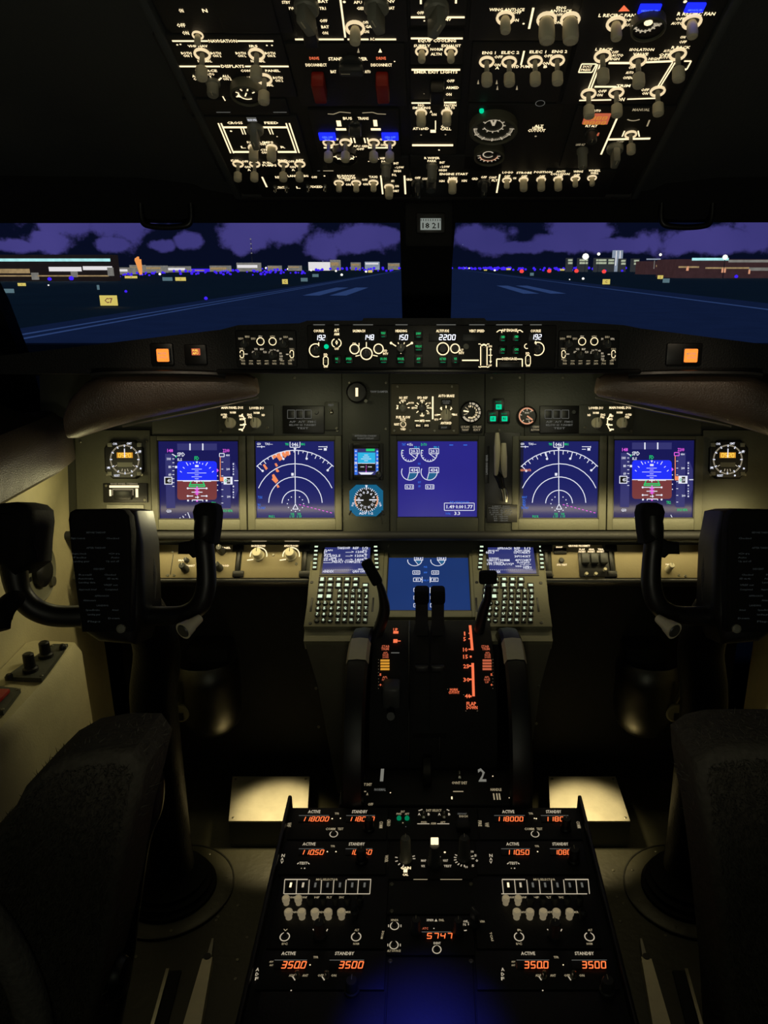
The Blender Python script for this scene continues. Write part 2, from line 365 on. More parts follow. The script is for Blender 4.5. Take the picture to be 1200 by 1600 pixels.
    def seg7(s, st, c, h, wd, z=0.0, slant=.12):
        chars = []
        for ch in st:
            if ch == '.' and chars: chars[-1] += '.'
            else: chars.append(ch)
        n = len(chars); pw = wd / n; dw = pw * .62; t_ = min(h * .15, dw * .26)
        for i, ch in enumerate(chars):
            x0 = c[0] - wd / 2 + pw * i + (pw - dw) / 2; y0 = c[1] - h / 2
            P = {'a': ((0, h), (dw, h)), 'd': ((0, 0), (dw, 0)), 'g': ((0, h / 2), (dw, h / 2)), 'f': ((0, h / 2), (0, h)), 'b': ((dw, h / 2), (dw, h)), 'e': ((0, 0), (0, h / 2)), 'c': ((dw, 0), (dw, h / 2))}
            for q in MB.SEG.get(ch[0], ''):
                a, b = P[q]; s.line((x0 + a[0] + a[1] * slant, y0 + a[1]), (x0 + b[0] + b[1] * slant, y0 + b[1]), t_, z)
            if ch.endswith('.'): s.line((x0 + dw * 1.25, y0 - t_ / 2), (x0 + dw * 1.25, y0 + t_ * .8), t_, z)
        return s
    def mesh(s, name):
        me = bpy.data.meshes.new(name); me.from_pydata(s.v, [], s.f)
        for m in s.mats: me.materials.append(m)
        me.polygons.foreach_set('material_index', s.mi); me.polygons.foreach_set('use_smooth', s.sm)
        me.update()
        if any(s.sm): me.set_sharp_from_angle(angle=R(38))
        return me
    def build(s, name, parent=None, label=None, M=None):
        return link(name, s.mesh(name), parent, label, M)
def link(name, me, parent=None, label=None, M=None):
    o = bpy.data.objects.new(name, me); COL.objects.link(o)
    if parent: o.parent = parent
    if M is not None: o.matrix_local = M
    if label: o['label'] = label
    return o
def tag(o, label, cat, group=None, kind=None):
    o['label'] = label
    if cat: o['category'] = cat
    if group: o['group'] = group
    if kind: o['kind'] = kind
    return o
def thing(name, label, cat, M=None, group=None):
    o = bpy.data.objects.new(name, None); COL.objects.link(o); o.empty_display_size = .02
    if M is not None: o.matrix_world = M
    return tag(o, label, cat, group)
def struct(name, mb, label=None):
    o = mb.build(name); o['kind'] = 'structure'
    if label: o['label'] = label
    return o
def T(x, y, z=0): return Matrix.Translation((x, y, z))

# ------------------------------------------------------------------ flat frames that carry instruments
class Frame:
    def __init__(s, o, tilt, roll=None):   # tilt: degrees the face leans back from upright; >90 faces down
        t_ = R(tilt); s.o = Vector(o)
        s.u = Vector((1, 0, 0)); s.v = Vector((0, math.sin(t_), math.cos(t_))); s.n = s.u.cross(s.v)
        s.M = Matrix((s.u, s.v, s.n)).transposed().to_4x4(); s.M.translation = s.o
    def loc(s, px, py, h=0.0):
        r = ray(px, py); o = s.o + s.n * h
        k = (o - EYE).dot(s.n) / r.dot(s.n); p = EYE + r * k - s.o
        return p.dot(s.u), p.dot(s.v)
class Mod:
    """a panel unit in a frame; everything is given at the photo's pixel and laid on the unit's real face"""
    def __init__(s, fr, name, label, cat, px, py, group=None):
        s.fr = fr; s.a0, s.b0 = fr.loc(px, py); s.M = fr.M @ T(s.a0, s.b0)
        s.root = thing(name, label, cat, s.M, group)
        s.lt = MB(); s.h = 0.0; s.scr = []
    def P(s, px, py):
        a, b = s.fr.loc(px, py, s.h); return a - s.a0, b - s.b0
    def hx(s, px, py): return s.P(px + .5, py)[0] - s.P(px - .5, py)[0]
    def vy(s, px, py): return s.P(px, py - .5)[1] - s.P(px, py + .5)[1]
    def rect(s, x0, y0, x1, y1):
        ym = (y0 + y1) / 2; xm = (x0 + x1) / 2
        return s.P(x0, ym)[0], s.P(x1, ym)[0], s.P(xm, y1)[1], s.P(xm, y0)[1]
    def plate(s, x0, y0, x1, y1, mat='panel_black', d=.02, bev=.002, name='faceplate', z=0.0, label=None):
        a, b, c, e = s.rect(x0, y0, x1, y1)
        return MB(mat).box(a, b, c, e, z - d, z, bev).build(name, s.root, label)
    def quad(s, pts, mat, z=.0004):
        s.lt.use(mat).poly([s.P(*p) for p in pts], z + s.h); return s
    def bar(s, x0, y0, x1, y1, mat='txt', z=.0004):
        a, b, c, e = s.rect(x0, y0, x1, y1); s.lt.use(mat).poly([(a, c), (b, c), (b, e), (a, e)], z + s.h); return s
    def txt(s, st, x, y, wd=None, h=7, mat='txt', rot=0, z=.0005):
        s.lt.use(mat).text(st, s.P(x, y), h * s.vy(x, y), wd * s.hx(x, y) if wd else None, z + s.h, rot); return s
    def ln(s, x0, y0, x1, y1, wd=2, mat='txt', z=.0005):
        xm, ym = (x0 + x1) / 2, (y0 + y1) / 2
        k = s.vy(xm, ym) if abs(x1 - x0) > abs(y1 - y0) else s.hx(xm, ym)
        s.lt.use(mat).line(s.P(x0, y0), s.P(x1, y1), wd * k, z + s.h); return s
    def arc(s, x, y, r, a0=0, a1=360, wd=1.6, mat='txt', z=.0005):
        k = s.hx(x, y); s.lt.use(mat).arc(s.P(x, y), r * k, a0, a1, wd * k, z + s.h); return s
    def ticks(s, x, y, r0, r1, angs, wd=1.5, mat='txt', z=.0005):
        k = s.hx(x, y); c = s.P(x, y); s.lt.use(mat)
        for a in angs:
            q = (math.cos(R(a)), math.sin(R(a))); s.lt.line((c[0] + q[0] * r0 * k, c[1] + q[1] * r0 * k), (c[0] + q[0] * r1 * k, c[1] + q[1] * r1 * k), wd * k, z + s.h)
        return s
    def dot(s, x, y, r=1.5, mat='txt', z=.0005):
        k = s.hx(x, y); c = s.P(x, y); s.lt.use(mat).poly([(c[0] + r * k * math.cos(R(a)), c[1] + r * k * math.sin(R(a))) for a in range(0, 360, 45)], z + s.h); return s
    def seg(s, st, x, y, wd, h, mat='red', slant=.12, z=.0006):
        s.lt.use(mat).seg7(st, s.P(x, y), h * s.vy(x, y), wd * s.hx(x, y), z + s.h, slant); return s
    def at(s, x, y, z=0.0): 
        a, b = s.P(x, y); return T(a, b, z + s.h)
    def put(s, name, mb, x, y, z=0.0, label=None): return mb.build(name, s.root, label, s.at(x, y, z))
    def screw(s, *pts):
        for (x, y) in pts: link('screw', SCREW, s.root, None, s.at(x, y))
        return s
    def toggle(s, x, y, k=1.0, kind='paddle', tilt=0, lever=None):
        q = link('toggle_switch', TOG['ring' if kind != 'plain' else 'nut'], s.root, None, s.at(x, y) @ Matrix.Scale(k, 4))
        link('lever', TOG[kind], q, None, Matrix.Rotation(R(tilt), 4, 'X')); return s
    def knob(s, x, y, r, h=.018, mat='knob_grey', style='bar', ang=0, skirt=True, name='rotary_knob', label=None):
        """r in px; bar: winged selector, round: ribbed knob"""
        k = r * s.hx(x, y); b = MB(mat)
        if style == 'bar':
            if skirt: b.lathe([(k, 0), (k, h * .22), (k * .86, h * .30)], 20)
            b.X = Matrix.Rotation(R(ang), 4, 'Z'); b.box(-k * .42, k * .42, -k * .95, k * .95, h * .25, h, k * .2)
        else:
            b.lathe([(k * 1.0, 0), (k * 1.0, h * .18), (k * .82, h * .26), (k * .80, h * .9), (k * .66, h)], 20)
        b.use('cream' if mat not in ('cream', 'clear_knob') else 'black'); b.X = Matrix.Rotation(R(ang), 4, 'Z')
        b.box(-k * .05, k * .05, k * .1, k * .8, h * .98, h * 1.015)
        return s.put(name, b, x, y, 0, label)
    def dome(s, x, y, r, h, mat, name='push_button', label=None):
        k = r * s.hx(x, y); return s.put(name, MB(mat).lathe([(k, 0), (k, h * .7), (k * .8, h)], 16), x, y, 0, label)
    def block(s, name, x0, y0, x1, y1, z0, z1, mat, bev=.001, label=None):
        a, b, c, e = s.rect(x0, y0, x1, y1); return MB(mat).box(a, b, c, e, z0 + s.h, z1 + s.h, bev).build(name, s.root, label)
    def done(s, name='lettering'):
        if s.lt.f: s.lt.build(name, s.root)
        return s.root

# shared small hardware
b = MB('screw').lathe([(.0030, 0), (.0030, .0008), (.0022, .0014)], 10); b.use('black').box(-.0018, .0018, -.0003, .0003, .0014, .0016); SCREW = b.mesh('screw')
TOG = {}
b = MB('ring'); b.lathe([(.0084, .0), (.0090, .0016), (.0084, .0028), (.0072, .0030), (.0066, .0018), (.0064, .0005)], 18, cap0=False, cap1=False); b.use('black').lathe([(.0066, .0008), (.001, .0009)], 18, cap0=False); TOG['ring'] = b.mesh('toggle_switch')
b = MB('steel'); b.lathe([(.0062, 0), (.0062, .003), (.0045, .0045), (.0030, .007)], 6); TOG['nut'] = b.mesh('toggle_switch')
b = MB('knob_grey'); b.cyl((0, 0, 0), (0, 0, .018), .0026, .0030, 10); b.use('cream').lathe([(.0030, .015), (.0062, .0175), (.0066, .026), (.0060, .029), (.0034, .0305)], 14); TOG['paddle'] = b.mesh('lever')
b = MB('cream'); b.lathe([(.0040, 0), (.0068, .004), (.0074, .017), (.0066, .0215), (.004, .023)], 14); TOG['fat'] = b.mesh('lever')
b = MB('cream'); b.lathe([(.0032, 0), (.0046, .004), (.0052, .013), (.0046, .0155), (.003, .0165)], 12); TOG['short'] = b.mesh('lever')
b = MB('steel'); b.lathe([(.0022, 0), (.0032, .010), (.0040, .014), (.002, .0165)], 10); TOG['plain'] = b.mesh('lever')
# ------------------------------------------------------------------ where the instrument faces stand
FM = Frame(at_y(670, 750, 1.55), 14)            # main instrument panel
FO = Frame(at_d(670, 300, 1.31), -66.3)         # forward overhead panel, facing down and aft
FG = Frame(at_y(670, 540, 1.42), 4)             # glareshield face
FC = Frame(at_d(670, 845, 1.67), 63)            # forward pedestal with the two keyboards
FL = Frame(at_y(670, 847, 1.545), 40)           # lower instrument panel strip
FP = Frame(at_d(670, 1260, 1.23), 85.3)         # aft pedestal
def fpt(fr, px, py, h=0.0):
    a, b_ = fr.loc(px, py, h); return fr.M @ Vector((a, b_, h))

# ------------------------------------------------------------------ the airfield outside
GZ = -3.2
ground = struct('ground', MB('ground').box(-2500, 2500, 6, 5000, GZ - 1, GZ), 'dark grass airfield outside the windshield')
def G(px, py): return at_z(px, py, GZ)
xl = G(300, 482).x; xr = G(1000, 458).x
struct('ground_runway', MB('runway').box(xl - 4.5, xr + 6, 8, 1500, GZ, GZ + .02), 'dark asphalt runway running to the horizon')
def marking(name, x0, x1, y0, y1, label, cat, group=None):
    o = MB('paint_white').box(x0, x1, y0, y1, GZ + .02, GZ + .03).build(name); tag(o, label, cat, group)
    return o
for (dx, lab) in ((0, 'inner of the two white edge lines along the runway, grass sign side'), (-1.6, 'outer of the two white edge lines along the runway, grass sign side')):
    marking('runway_edge_line', xl + dx - .28, xl + dx + .28, 12, 900, lab, 'runway marking', 'white runway edge lines')
marking('runway_edge_line', xr - .45, xr + .45, 12, 900, 'single white edge line of the runway on the red light side', 'runway marking', 'white runway edge lines')
for (p, q, lab) in (((486, 462), (548, 449.5), 'outer white touchdown bar beside the double runway edge line'), ((528, 462), (580, 449.5), 'inner white touchdown bar next to the double edge line, toward the runway middle'),
                    ((830, 459), (784, 446.5), 'inner white touchdown bar near the single edge line, toward the runway middle'), ((872, 459), (822, 446.5), 'outer white touchdown bar beside the single runway edge line')):
    A, B = G(*p), G(*q); wdt = 2.6
    marking('touchdown_bar', A.x - wdt / 2, A.x + wdt / 2, A.y, B.y, lab, 'runway marking', 'white touchdown zone bars')

def building(name, label, px0, px1, py_base, Y, deep, parts, body, group=None, top=None):
    """body px rectangle standing on the ground at distance Y; parts: (name, x0, y0, x1, y1, material, depth)"""
    x0 = at_y(px0, py_base, Y).x; x1 = at_y(px1, py_base, Y).x
    z1 = at_y(px0, top, Y).z
    root = thing(name, label, 'building', T((x0 + x1) / 2, Y, GZ), group)
    cx = (x0 + x1) / 2
    MB(body).box(x0 - cx, x1 - cx, 0, deep, 0, z1 - GZ).build('facade', root)
    for (nm, a, y0, b_, y1, mat, pr) in parts:
        A = at_y(a, y1, Y); B = at_y(b_, y0, Y)
        MB(mat).box(A.x - cx, B.x - cx, -pr, .0, A.z - GZ, B.z - GZ).build(nm, root)
    return root
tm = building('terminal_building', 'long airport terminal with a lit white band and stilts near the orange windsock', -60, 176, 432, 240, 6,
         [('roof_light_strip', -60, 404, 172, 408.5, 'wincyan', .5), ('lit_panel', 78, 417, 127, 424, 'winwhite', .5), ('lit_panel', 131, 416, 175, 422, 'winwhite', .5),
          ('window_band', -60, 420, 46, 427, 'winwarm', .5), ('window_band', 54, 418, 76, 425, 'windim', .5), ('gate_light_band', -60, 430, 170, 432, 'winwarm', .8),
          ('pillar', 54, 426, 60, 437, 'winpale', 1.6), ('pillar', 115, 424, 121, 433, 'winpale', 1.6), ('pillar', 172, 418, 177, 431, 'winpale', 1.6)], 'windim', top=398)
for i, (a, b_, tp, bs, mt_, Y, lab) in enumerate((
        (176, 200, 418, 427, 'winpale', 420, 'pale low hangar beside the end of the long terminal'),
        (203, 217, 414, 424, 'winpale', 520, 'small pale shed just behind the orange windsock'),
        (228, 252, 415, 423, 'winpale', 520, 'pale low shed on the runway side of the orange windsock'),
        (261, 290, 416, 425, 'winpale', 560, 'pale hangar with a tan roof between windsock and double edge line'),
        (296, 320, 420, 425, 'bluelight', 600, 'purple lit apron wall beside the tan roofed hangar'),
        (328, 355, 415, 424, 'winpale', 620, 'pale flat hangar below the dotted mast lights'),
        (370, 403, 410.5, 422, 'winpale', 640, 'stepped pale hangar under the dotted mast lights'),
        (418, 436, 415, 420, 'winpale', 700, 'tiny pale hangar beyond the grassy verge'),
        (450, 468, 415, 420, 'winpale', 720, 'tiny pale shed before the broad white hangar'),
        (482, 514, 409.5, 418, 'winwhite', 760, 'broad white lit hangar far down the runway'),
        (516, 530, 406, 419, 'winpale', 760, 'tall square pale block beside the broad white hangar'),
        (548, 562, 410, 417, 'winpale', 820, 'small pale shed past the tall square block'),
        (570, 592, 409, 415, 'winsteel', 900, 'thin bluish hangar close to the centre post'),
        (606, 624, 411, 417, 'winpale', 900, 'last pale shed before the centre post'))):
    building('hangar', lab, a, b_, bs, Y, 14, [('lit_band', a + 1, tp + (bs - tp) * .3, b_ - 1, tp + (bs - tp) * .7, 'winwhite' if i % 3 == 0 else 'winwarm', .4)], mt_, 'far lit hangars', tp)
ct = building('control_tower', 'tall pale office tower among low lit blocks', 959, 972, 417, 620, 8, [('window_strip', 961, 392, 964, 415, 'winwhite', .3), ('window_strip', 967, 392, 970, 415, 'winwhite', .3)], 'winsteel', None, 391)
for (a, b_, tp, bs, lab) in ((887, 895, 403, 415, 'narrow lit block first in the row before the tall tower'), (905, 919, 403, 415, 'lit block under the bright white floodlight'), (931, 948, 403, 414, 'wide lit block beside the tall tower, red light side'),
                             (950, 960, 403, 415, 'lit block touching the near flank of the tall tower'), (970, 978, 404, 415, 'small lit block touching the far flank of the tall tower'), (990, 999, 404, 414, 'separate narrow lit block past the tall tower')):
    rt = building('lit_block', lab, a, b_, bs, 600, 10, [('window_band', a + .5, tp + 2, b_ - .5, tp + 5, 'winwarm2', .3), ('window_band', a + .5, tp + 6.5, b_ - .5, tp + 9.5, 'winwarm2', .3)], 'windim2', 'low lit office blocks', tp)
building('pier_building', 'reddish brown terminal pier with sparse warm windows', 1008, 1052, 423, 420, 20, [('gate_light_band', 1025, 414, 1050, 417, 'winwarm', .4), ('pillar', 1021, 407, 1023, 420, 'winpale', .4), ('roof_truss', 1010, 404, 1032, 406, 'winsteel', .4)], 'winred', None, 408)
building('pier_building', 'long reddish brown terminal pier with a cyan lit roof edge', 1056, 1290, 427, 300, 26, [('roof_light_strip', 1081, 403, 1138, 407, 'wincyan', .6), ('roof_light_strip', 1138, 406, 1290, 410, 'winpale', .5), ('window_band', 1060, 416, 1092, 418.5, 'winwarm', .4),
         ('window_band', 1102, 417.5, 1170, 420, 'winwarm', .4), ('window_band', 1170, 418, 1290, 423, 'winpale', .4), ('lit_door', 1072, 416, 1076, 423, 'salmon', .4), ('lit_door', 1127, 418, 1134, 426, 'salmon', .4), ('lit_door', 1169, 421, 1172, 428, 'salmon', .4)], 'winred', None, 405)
# signs
for (a, y0, b_, y1, mat, lab) in ((157, 461, 185, 478, 'signyellow', 'largest yellow lit taxiway sign standing in the dark grass'), (441, 436, 450, 444, 'signyellow', 'yellow square sign beside the double runway edge line'),
        (195, 431, 215, 435, 'signyellow', 'wide flat yellow sign under the orange windsock'), (274, 433, 291, 439, 'signyellow', 'yellow sign between windsock and hangars'), (28, 442, 41, 447, 'signyellow', 'small yellow sign before the long terminal'),
        (575, 422, 582, 426, 'signyellow', 'tiny yellow sign far down the runway verge'), (941, 436, 953, 444.5, 'signyellow', 'yellow square sign on the red light side of the runway'), (1027, 430, 1036, 436, 'signyellow', 'yellow sign before the reddish pier'),
        (254, 433, 270, 439, 'signwhite', 'pale grey sign back beside the yellow hangar sign'), (4, 451, 23, 458, 'signwhite', 'pale blue sign back by the dark side post'), (1035, 435, 1046, 442, 'signwhite', 'pale grey sign back before the reddish pier'),
        (152, 445, 156, 453, 'signwhite', 'narrow pale marker post behind the largest yellow sign'), (470, 434, 481, 440, 'signwhite', 'pale sign back beside the far yellow square sign'), (488, 428, 498, 433, 'signwhite', 'smaller pale sign back toward the far hangars'),
        (828, 426, 834, 431, 'signwhite', 'pale sign back between two red lights'), (756, 421, 761, 423, 'signyellow', 'thin yellow sign near the centre post'), (791, 419, 798, 422, 'signyellow', 'thin yellow sign before the first red light'), (873, 420, 882, 423, 'signyellow', 'thin yellow sign between the second and third red lights')):
    p0 = G((a + b_) / 2, y1 + 1.2); Yd = p0.y; x0 = at_y(a, y1, Yd).x; x1 = at_y(b_, y1, Yd).x; z0 = at_y(a, y1, Yd).z - GZ; z1 = at_y(a, y0, Yd).z - GZ
    rt = thing('airfield_sign', lab, 'sign', T((x0 + x1) / 2, Yd, GZ), 'airfield signs'); hw = (x1 - x0) / 2; dp = max(.15, hw * .15)
    bb = MB('black'); bb.box(-hw, hw, 0, dp, z0, z1).build('sign_box', rt)
    MB(mat).box(-hw * .97, hw * .97, -dp * .3, 0, z0 + .03 * (z1 - z0), z0 + .97 * (z1 - z0)).build('sign_face', rt)
    for sx in (-.7, .7): MB('pole').box(hw * sx - .04, hw * sx + .04, 0, .1, 0, z0).build('leg', rt)
    if mat == 'signyellow' and b_ - a > 8:
        tb = MB('black'); tb.X = T(0, -dp * .31, (z0 + z1) / 2) @ Matrix.Rotation(pi / 2, 4, 'X'); tb.use('brown').text('C' if b_ - a < 20 else 'C7', (0, 0), (z1 - z0) * .45, None); tb.build('sign_lettering', rt)
# windsock
p0 = G(221, 436); rt = thing('windsock', 'glowing orange windsock standing in front of the far hangars', 'windsock', T(p0.x, p0.y, GZ)); zt = at_y(218, 405, p0.y).z - GZ
MB('pole').cyl((0, 0, 0), (0, 0, zt * .3), .1, .1).build('mast', rt)
kk = p0.y / F * 1.05
MB('windsock').tube([(0, 0, zt * .22), (-.5 * kk, 0, zt * .55), (-2 * kk, 0, zt * .95), (-2 * kk, 0, zt)], [1.6 * kk, 3 * kk, 4.6 * kk, 3.5 * kk], 12).build('sock', rt)
# blue taxiway lamps, red and white lamps
def field_lamp(name, px, py, r_px, mat, lab, cat, group):
    py = max(py, 419.5)
    p = G(px, py + r_px); k = max(p.y, 1) / F / 1.03
    rt_ = link(name, LAMPS[mat], None, None, T(p.x, p.y, GZ) @ Matrix.Scale(r_px * k, 4)); tag(rt_, lab, cat, group); return rt_
LAMPS = {}
for mname in ('bluelight', 'redlight', 'whitelight'):
    q = MB('pole').cyl((0, 0, 0), (0, 0, .8), .16, .16, 8); q.use(mname).lathe([(.55, .5), (1.0, 1.0), (1.0, 1.5), (.6, 2.0), (.15, 2.2)], 10); LAMPS[mname] = q.mesh('field_lamp')
rnd = random.Random(3)
n = 0
for (a, b_, y0, y1, cnt) in ((192, 250, 425, 431, 16), (250, 420, 422, 430, 46), (410, 480, 420, 428, 22), (480, 628, 417, 424, 40), (704, 800, 417, 422, 34), (760, 900, 417, 423, 44), (890, 1010, 416, 424, 18)):
    for i in range(cnt):
        field_lamp('taxiway_light', rnd.uniform(a, b_), rnd.uniform(y0, y1), rnd.uniform(1.2, 2.4), 'bluelight', 'small blue taxiway light glowing in the dotted band along the horizon', 'taxiway light', 'blue taxiway lights along the horizon')
for (px, py, r, lab) in ((78, 437, 3, 'blue taxiway light under the white terminal band, small pillar side'), (112, 436, 3.6, 'blue taxiway light beside the second terminal pillar'), (130, 433, 3, 'blue taxiway light between two terminal pillars'), (186, 433, 3, 'blue taxiway light at the terminal end'), (197, 456, 2.2, 'blue light in the grass past the largest yellow sign'),
                    (322, 467, 2.8, 'lone blue light just above the double runway edge line'), (1001, 425.5, 2.4, 'blue light before the first reddish pier'), (1011, 425, 2.2, 'blue light at the corner of the first reddish pier'), (1046, 429, 3.4, 'blue light above the pale sign back at the pier'), (1068, 425.5, 2.6, 'blue light under the warm pier windows'), (1093, 430, 2.6, 'blue light before the long pier windows'), (1150, 433, 2.8, 'last blue light before the long pier')):
    field_lamp('taxiway_light', px, py, r, 'bluelight', lab, 'taxiway light', 'single blue taxiway lights')
for (px, py, lab) in ((815, 425, 'red light first out from the centre post'), (858, 424.5, 'second red light out from the centre post'), (900.5, 424.5, 'third red light out from the centre post'), (943.5, 425.5, 'fourth red light, above the yellow square sign')):
    field_lamp('obstacle_light', px, py, 3.3, 'redlight', lab, 'red light', 'red runway lights')
for (px, py, r) in ((911, 436, 2), (773, 423, 1.6), (250, 429, 2), (534, 430, 2), (572, 425, 1.8), (486, 423, 1.4), (525, 424, 1.6), (450, 421, 1.6), (750, 421, 1.3), (726, 418, 1.3), (733, 419, 1.2), (890, 437, 1), (76, 446, 1.2), (390, 421, 1.4), (416, 416, 1.8), (465, 414, 1.8)):
    field_lamp('runway_light', px, py, r, 'whitelight', 'small white light point scattered on the dark airfield', 'runway light', 'white airfield lights')
for (px, py, r, Y, lab) in ((915, 401, 5, 585, 'brightest white floodlight over the low lit blocks'), (935.5, 397, 2.5, 560, 'white floodlight on a mast beside the tall tower'), (1032, 398, 2.2, 420, 'white floodlight above the short reddish pier'), (1133, 402, 4, 296, 'white floodlight on the cyan roof edge of the long pier')):
    p = at_y(px, py, Y); k = Y / F
    rt = thing('floodlight_mast', lab, 'floodlight', T(p.x, p.y, GZ), 'airfield floodlights')
    MB('pole').cyl((0, 0, 0), (0, 0, p.z - GZ), .15, .12, 8).build('mast', rt)
    MB('whitelight').lathe([(.1, -r * k * .9), (r * k * .8, -r * k * .5), (r * k, 0), (r * k * .7, r * k * .7), (.1, r * k * .95)], 12).build('lamp_head', rt, None, T(0, 0, p.z - GZ))
p = at_y(385, 371, 640); rt = thing('radio_mast', 'thin radio mast with dotted lights behind the stepped hangar', 'mast', T(p.x, 655, GZ))
MB('pole').cyl((0, 0, 0), (0, 0, p.z - GZ), .35, .15, 8).build('pole', rt)
for k in range(4): MB('winpale').lathe([(.2, -.5), (.7, 0), (.2, .5)], 8).build('mast_light', rt, None, T(0, -.5, (p.z - GZ) * (.55 + .14 * k)))
# ------------------------------------------------------------------ the cockpit shell
struct('floor', MB('floor').box(-1.15, 1.15, -1.0, 2.2, -.03, 0))
struct('wall_rear', MB('lining_dark').box(-1.15, 1.15, -1.05, -1.0, 0, 2.0))
XW = .76
def side_wall(s, nm):
    m = MB('lining')
    # lower lining, sill step, upper lining, as one continuous shell with thickness
    prof = [(XW, 0), (XW, .855), (XW + .01, .866), (1.16, .866), (1.16, 0)]
    m.rings([[(s * x, y, z) for x, z in (prof if s < 0 else prof[::-1])] for y in (-1.0, 1.62)], smooth=False)
    return struct(nm, m, 'cream lined cockpit side wall')
side_wall(-1, 'wall_left'); side_wall(1, 'wall_right')
for s, nm in ((-1, 'wall_left_upper'), (1, 'wall_right_upper')):
    struct(nm, MB('lining_dark').box(min(s * 1.10, s * 1.16), max(s * 1.10, s * 1.16), -1.0, 1.2, .866, 2.0))
# windshield: frame plane through sill and header
W0, W1 = at_y(670, 512, 1.86), at_y(670, 312, 1.50)
def wpt(px, py, off=0.0):
    r = ray(px, py); d = (W1 - W0); n_ = Vector((0, -d.z, d.y)).normalized(); n_ = n_ if n_.y < 0 else -n_
    o = W0 + n_ * off; k = (o - EYE).dot(n_) / r.dot(n_); return EYE + r * k
def wslab(m, pts, t0=0.0, t1=.03):
    A = [wpt(x, y, t0) for x, y in pts]; B = [wpt(x, y, t0) for x, y in pts]
    d = (W1 - W0); n_ = Vector((0, -d.z, d.y)).normalized(); n_ = n_ if n_.y < 0 else -n_
    B = [p + n_ * t1 for p in A]
    m.rings([[tuple(p) for p in A], [tuple(p) for p in B]], smooth=False); return m
m = MB('matte'); wslab(m, [(625, 300), (712, 300), (706, 380), (703, 520), (630, 520), (627, 380)][::-1], -.02, .05); struct('trim_1', m, 'dark centre post between the two windshield panes')
m = MB('matte'); wslab(m, [(-400, 250), (1700, 250), (1700, 312), (-400, 314)][::-1], -.03, .05); struct('trim_2', m, 'dark header over the windshield')
m = MB('matte'); wslab(m, [(-30, 380), (0, 440), (14, 468), (46, 552), (46, 640), (-80, 640), (-60, 380)][::-1], -.01, .05); struct('trim_3', m, 'dark corner post at the windshield edge')
m = MB('matte'); wslab(m, [(1290, 380), (1262, 552), (1262, 640), (1370, 640), (1360, 380)][::-1], -.01, .05); struct('trim_4', m, 'dark corner post at the windshield edge')
m = MB('glass'); wslab(m, [(-20, 308), (626, 308), (632, 516), (-20, 640)][::-1], -.012, .012); o = struct('window_1', m, 'clear windshield pane before the captain seat')
m = MB('glass'); wslab(m, [(710, 308), (1370, 308), (1370, 640), (703, 516)][::-1], -.012, .012); o = struct('window_2', m, 'clear windshield pane before the first officer seat')
# nose below the sill, closes the shell under the glareshield
struct('wall_front', MB('matte').box(-1.12, 1.12, 1.98, 2.02, 0, 1.06))
for s in (-1, 1): struct('wall_front_side_' + ('left' if s < 0 else 'right'), MB('matte').box(min(s * 1.06, s * 1.12), max(s * 1.06, s * 1.12), 1.6, 2.0, 0, 1.0))
# ceiling: dark lining either side of the overhead panel, stepping down to the header
def cpt(px, py): return fpt(FO, px, py, -.01)
for s, nm in ((-1, 'ceiling'), (1, 'ceiling_right')):
    m = MB('lining_dark'); f = lambda x: x if s < 0 else 1364 - x
    inner = [FO.M @ Vector((s * .335, b_, -.012)) for b_ in (-.03, .44)]
    rs = []
    for (p, zz) in ((inner[0], 0), (inner[1], 0)):
        rs.append(p)
    X0 = .335; X1 = 1.16
    fwd, aft = rs
    prof = lambda Y, Z: [(s * X0, Y, Z), (s * .50, Y, Z + .025), (s * .80, Y, Z + .03), (s * X1, Y, Z - .01), (s * X1, Y, Z + .06), (s * X0, Y, Z + .06)]
    secs = [prof(fwd.y + .08, fwd.z - .005), prof(fwd.y, fwd.z), prof(aft.y, aft.z + .02), prof(.4, aft.z + .22), prof(-1.0, aft.z + .28)]
    if s > 0: secs = [q[::-1] for q in secs]
    m.rings(secs, smooth=True); struct(nm, m, 'dark grey ceiling lining beside the overhead panel')
a0 = FO.M @ Vector((0, .44, -.02))
m = MB('lining_dark').rings([[(-.34, a0.y, a0.z), (.34, a0.y, a0.z), (.34, a0.y, a0.z + .05), (-.34, a0.y, a0.z + .05)], [(-.34, .4, a0.z + .22), (.34, .4, a0.z + .22), (.34, .4, a0.z + .28), (-.34, .4, a0.z + .28)], [(-.34, -1, a0.z + .28), (.34, -1, a0.z + .28), (.34, -1, a0.z + .33), (-.34, -1, a0.z + .33)]], smooth=False); struct('ceiling_centre', m)
# assist handles on the header
for (x0, x1, lab) in ((215, 302, 'black U-shaped grab handle hanging before the clouds on the captain side'), (1030, 1118, 'black U-shaped grab handle hanging before the clouds on the first officer side')):
    c = at_y((x0 + x1) / 2, 315, 1.48); k = c.y / F / 1.08
    rt = thing('grab_handle', lab, 'grab handle', T(c.x, c.y, c.z), 'windshield grab handles'); hw = (x1 - x0 - 8) / 2 * k; dp = 36 * k
    MB('black').tube([(-hw, 0, .012), (-hw, 0, 0), (-hw, -.003, -dp * .55), (-hw * .93, -.005, -dp * .86), (-hw * .7, -.006, -dp), (0, -.006, -dp * 1.06), (hw * .7, -.006, -dp), (hw * .93, -.005, -dp * .86), (hw, -.003, -dp * .55), (hw, 0, 0), (hw, 0, .012)], .0052, 10, 5).build('grip', rt)
    for sx in (-1, 1): MB('black').box(hw * sx - .012, hw * sx + .012, -.01, .012, .004, .018, .003).build('mount', rt)
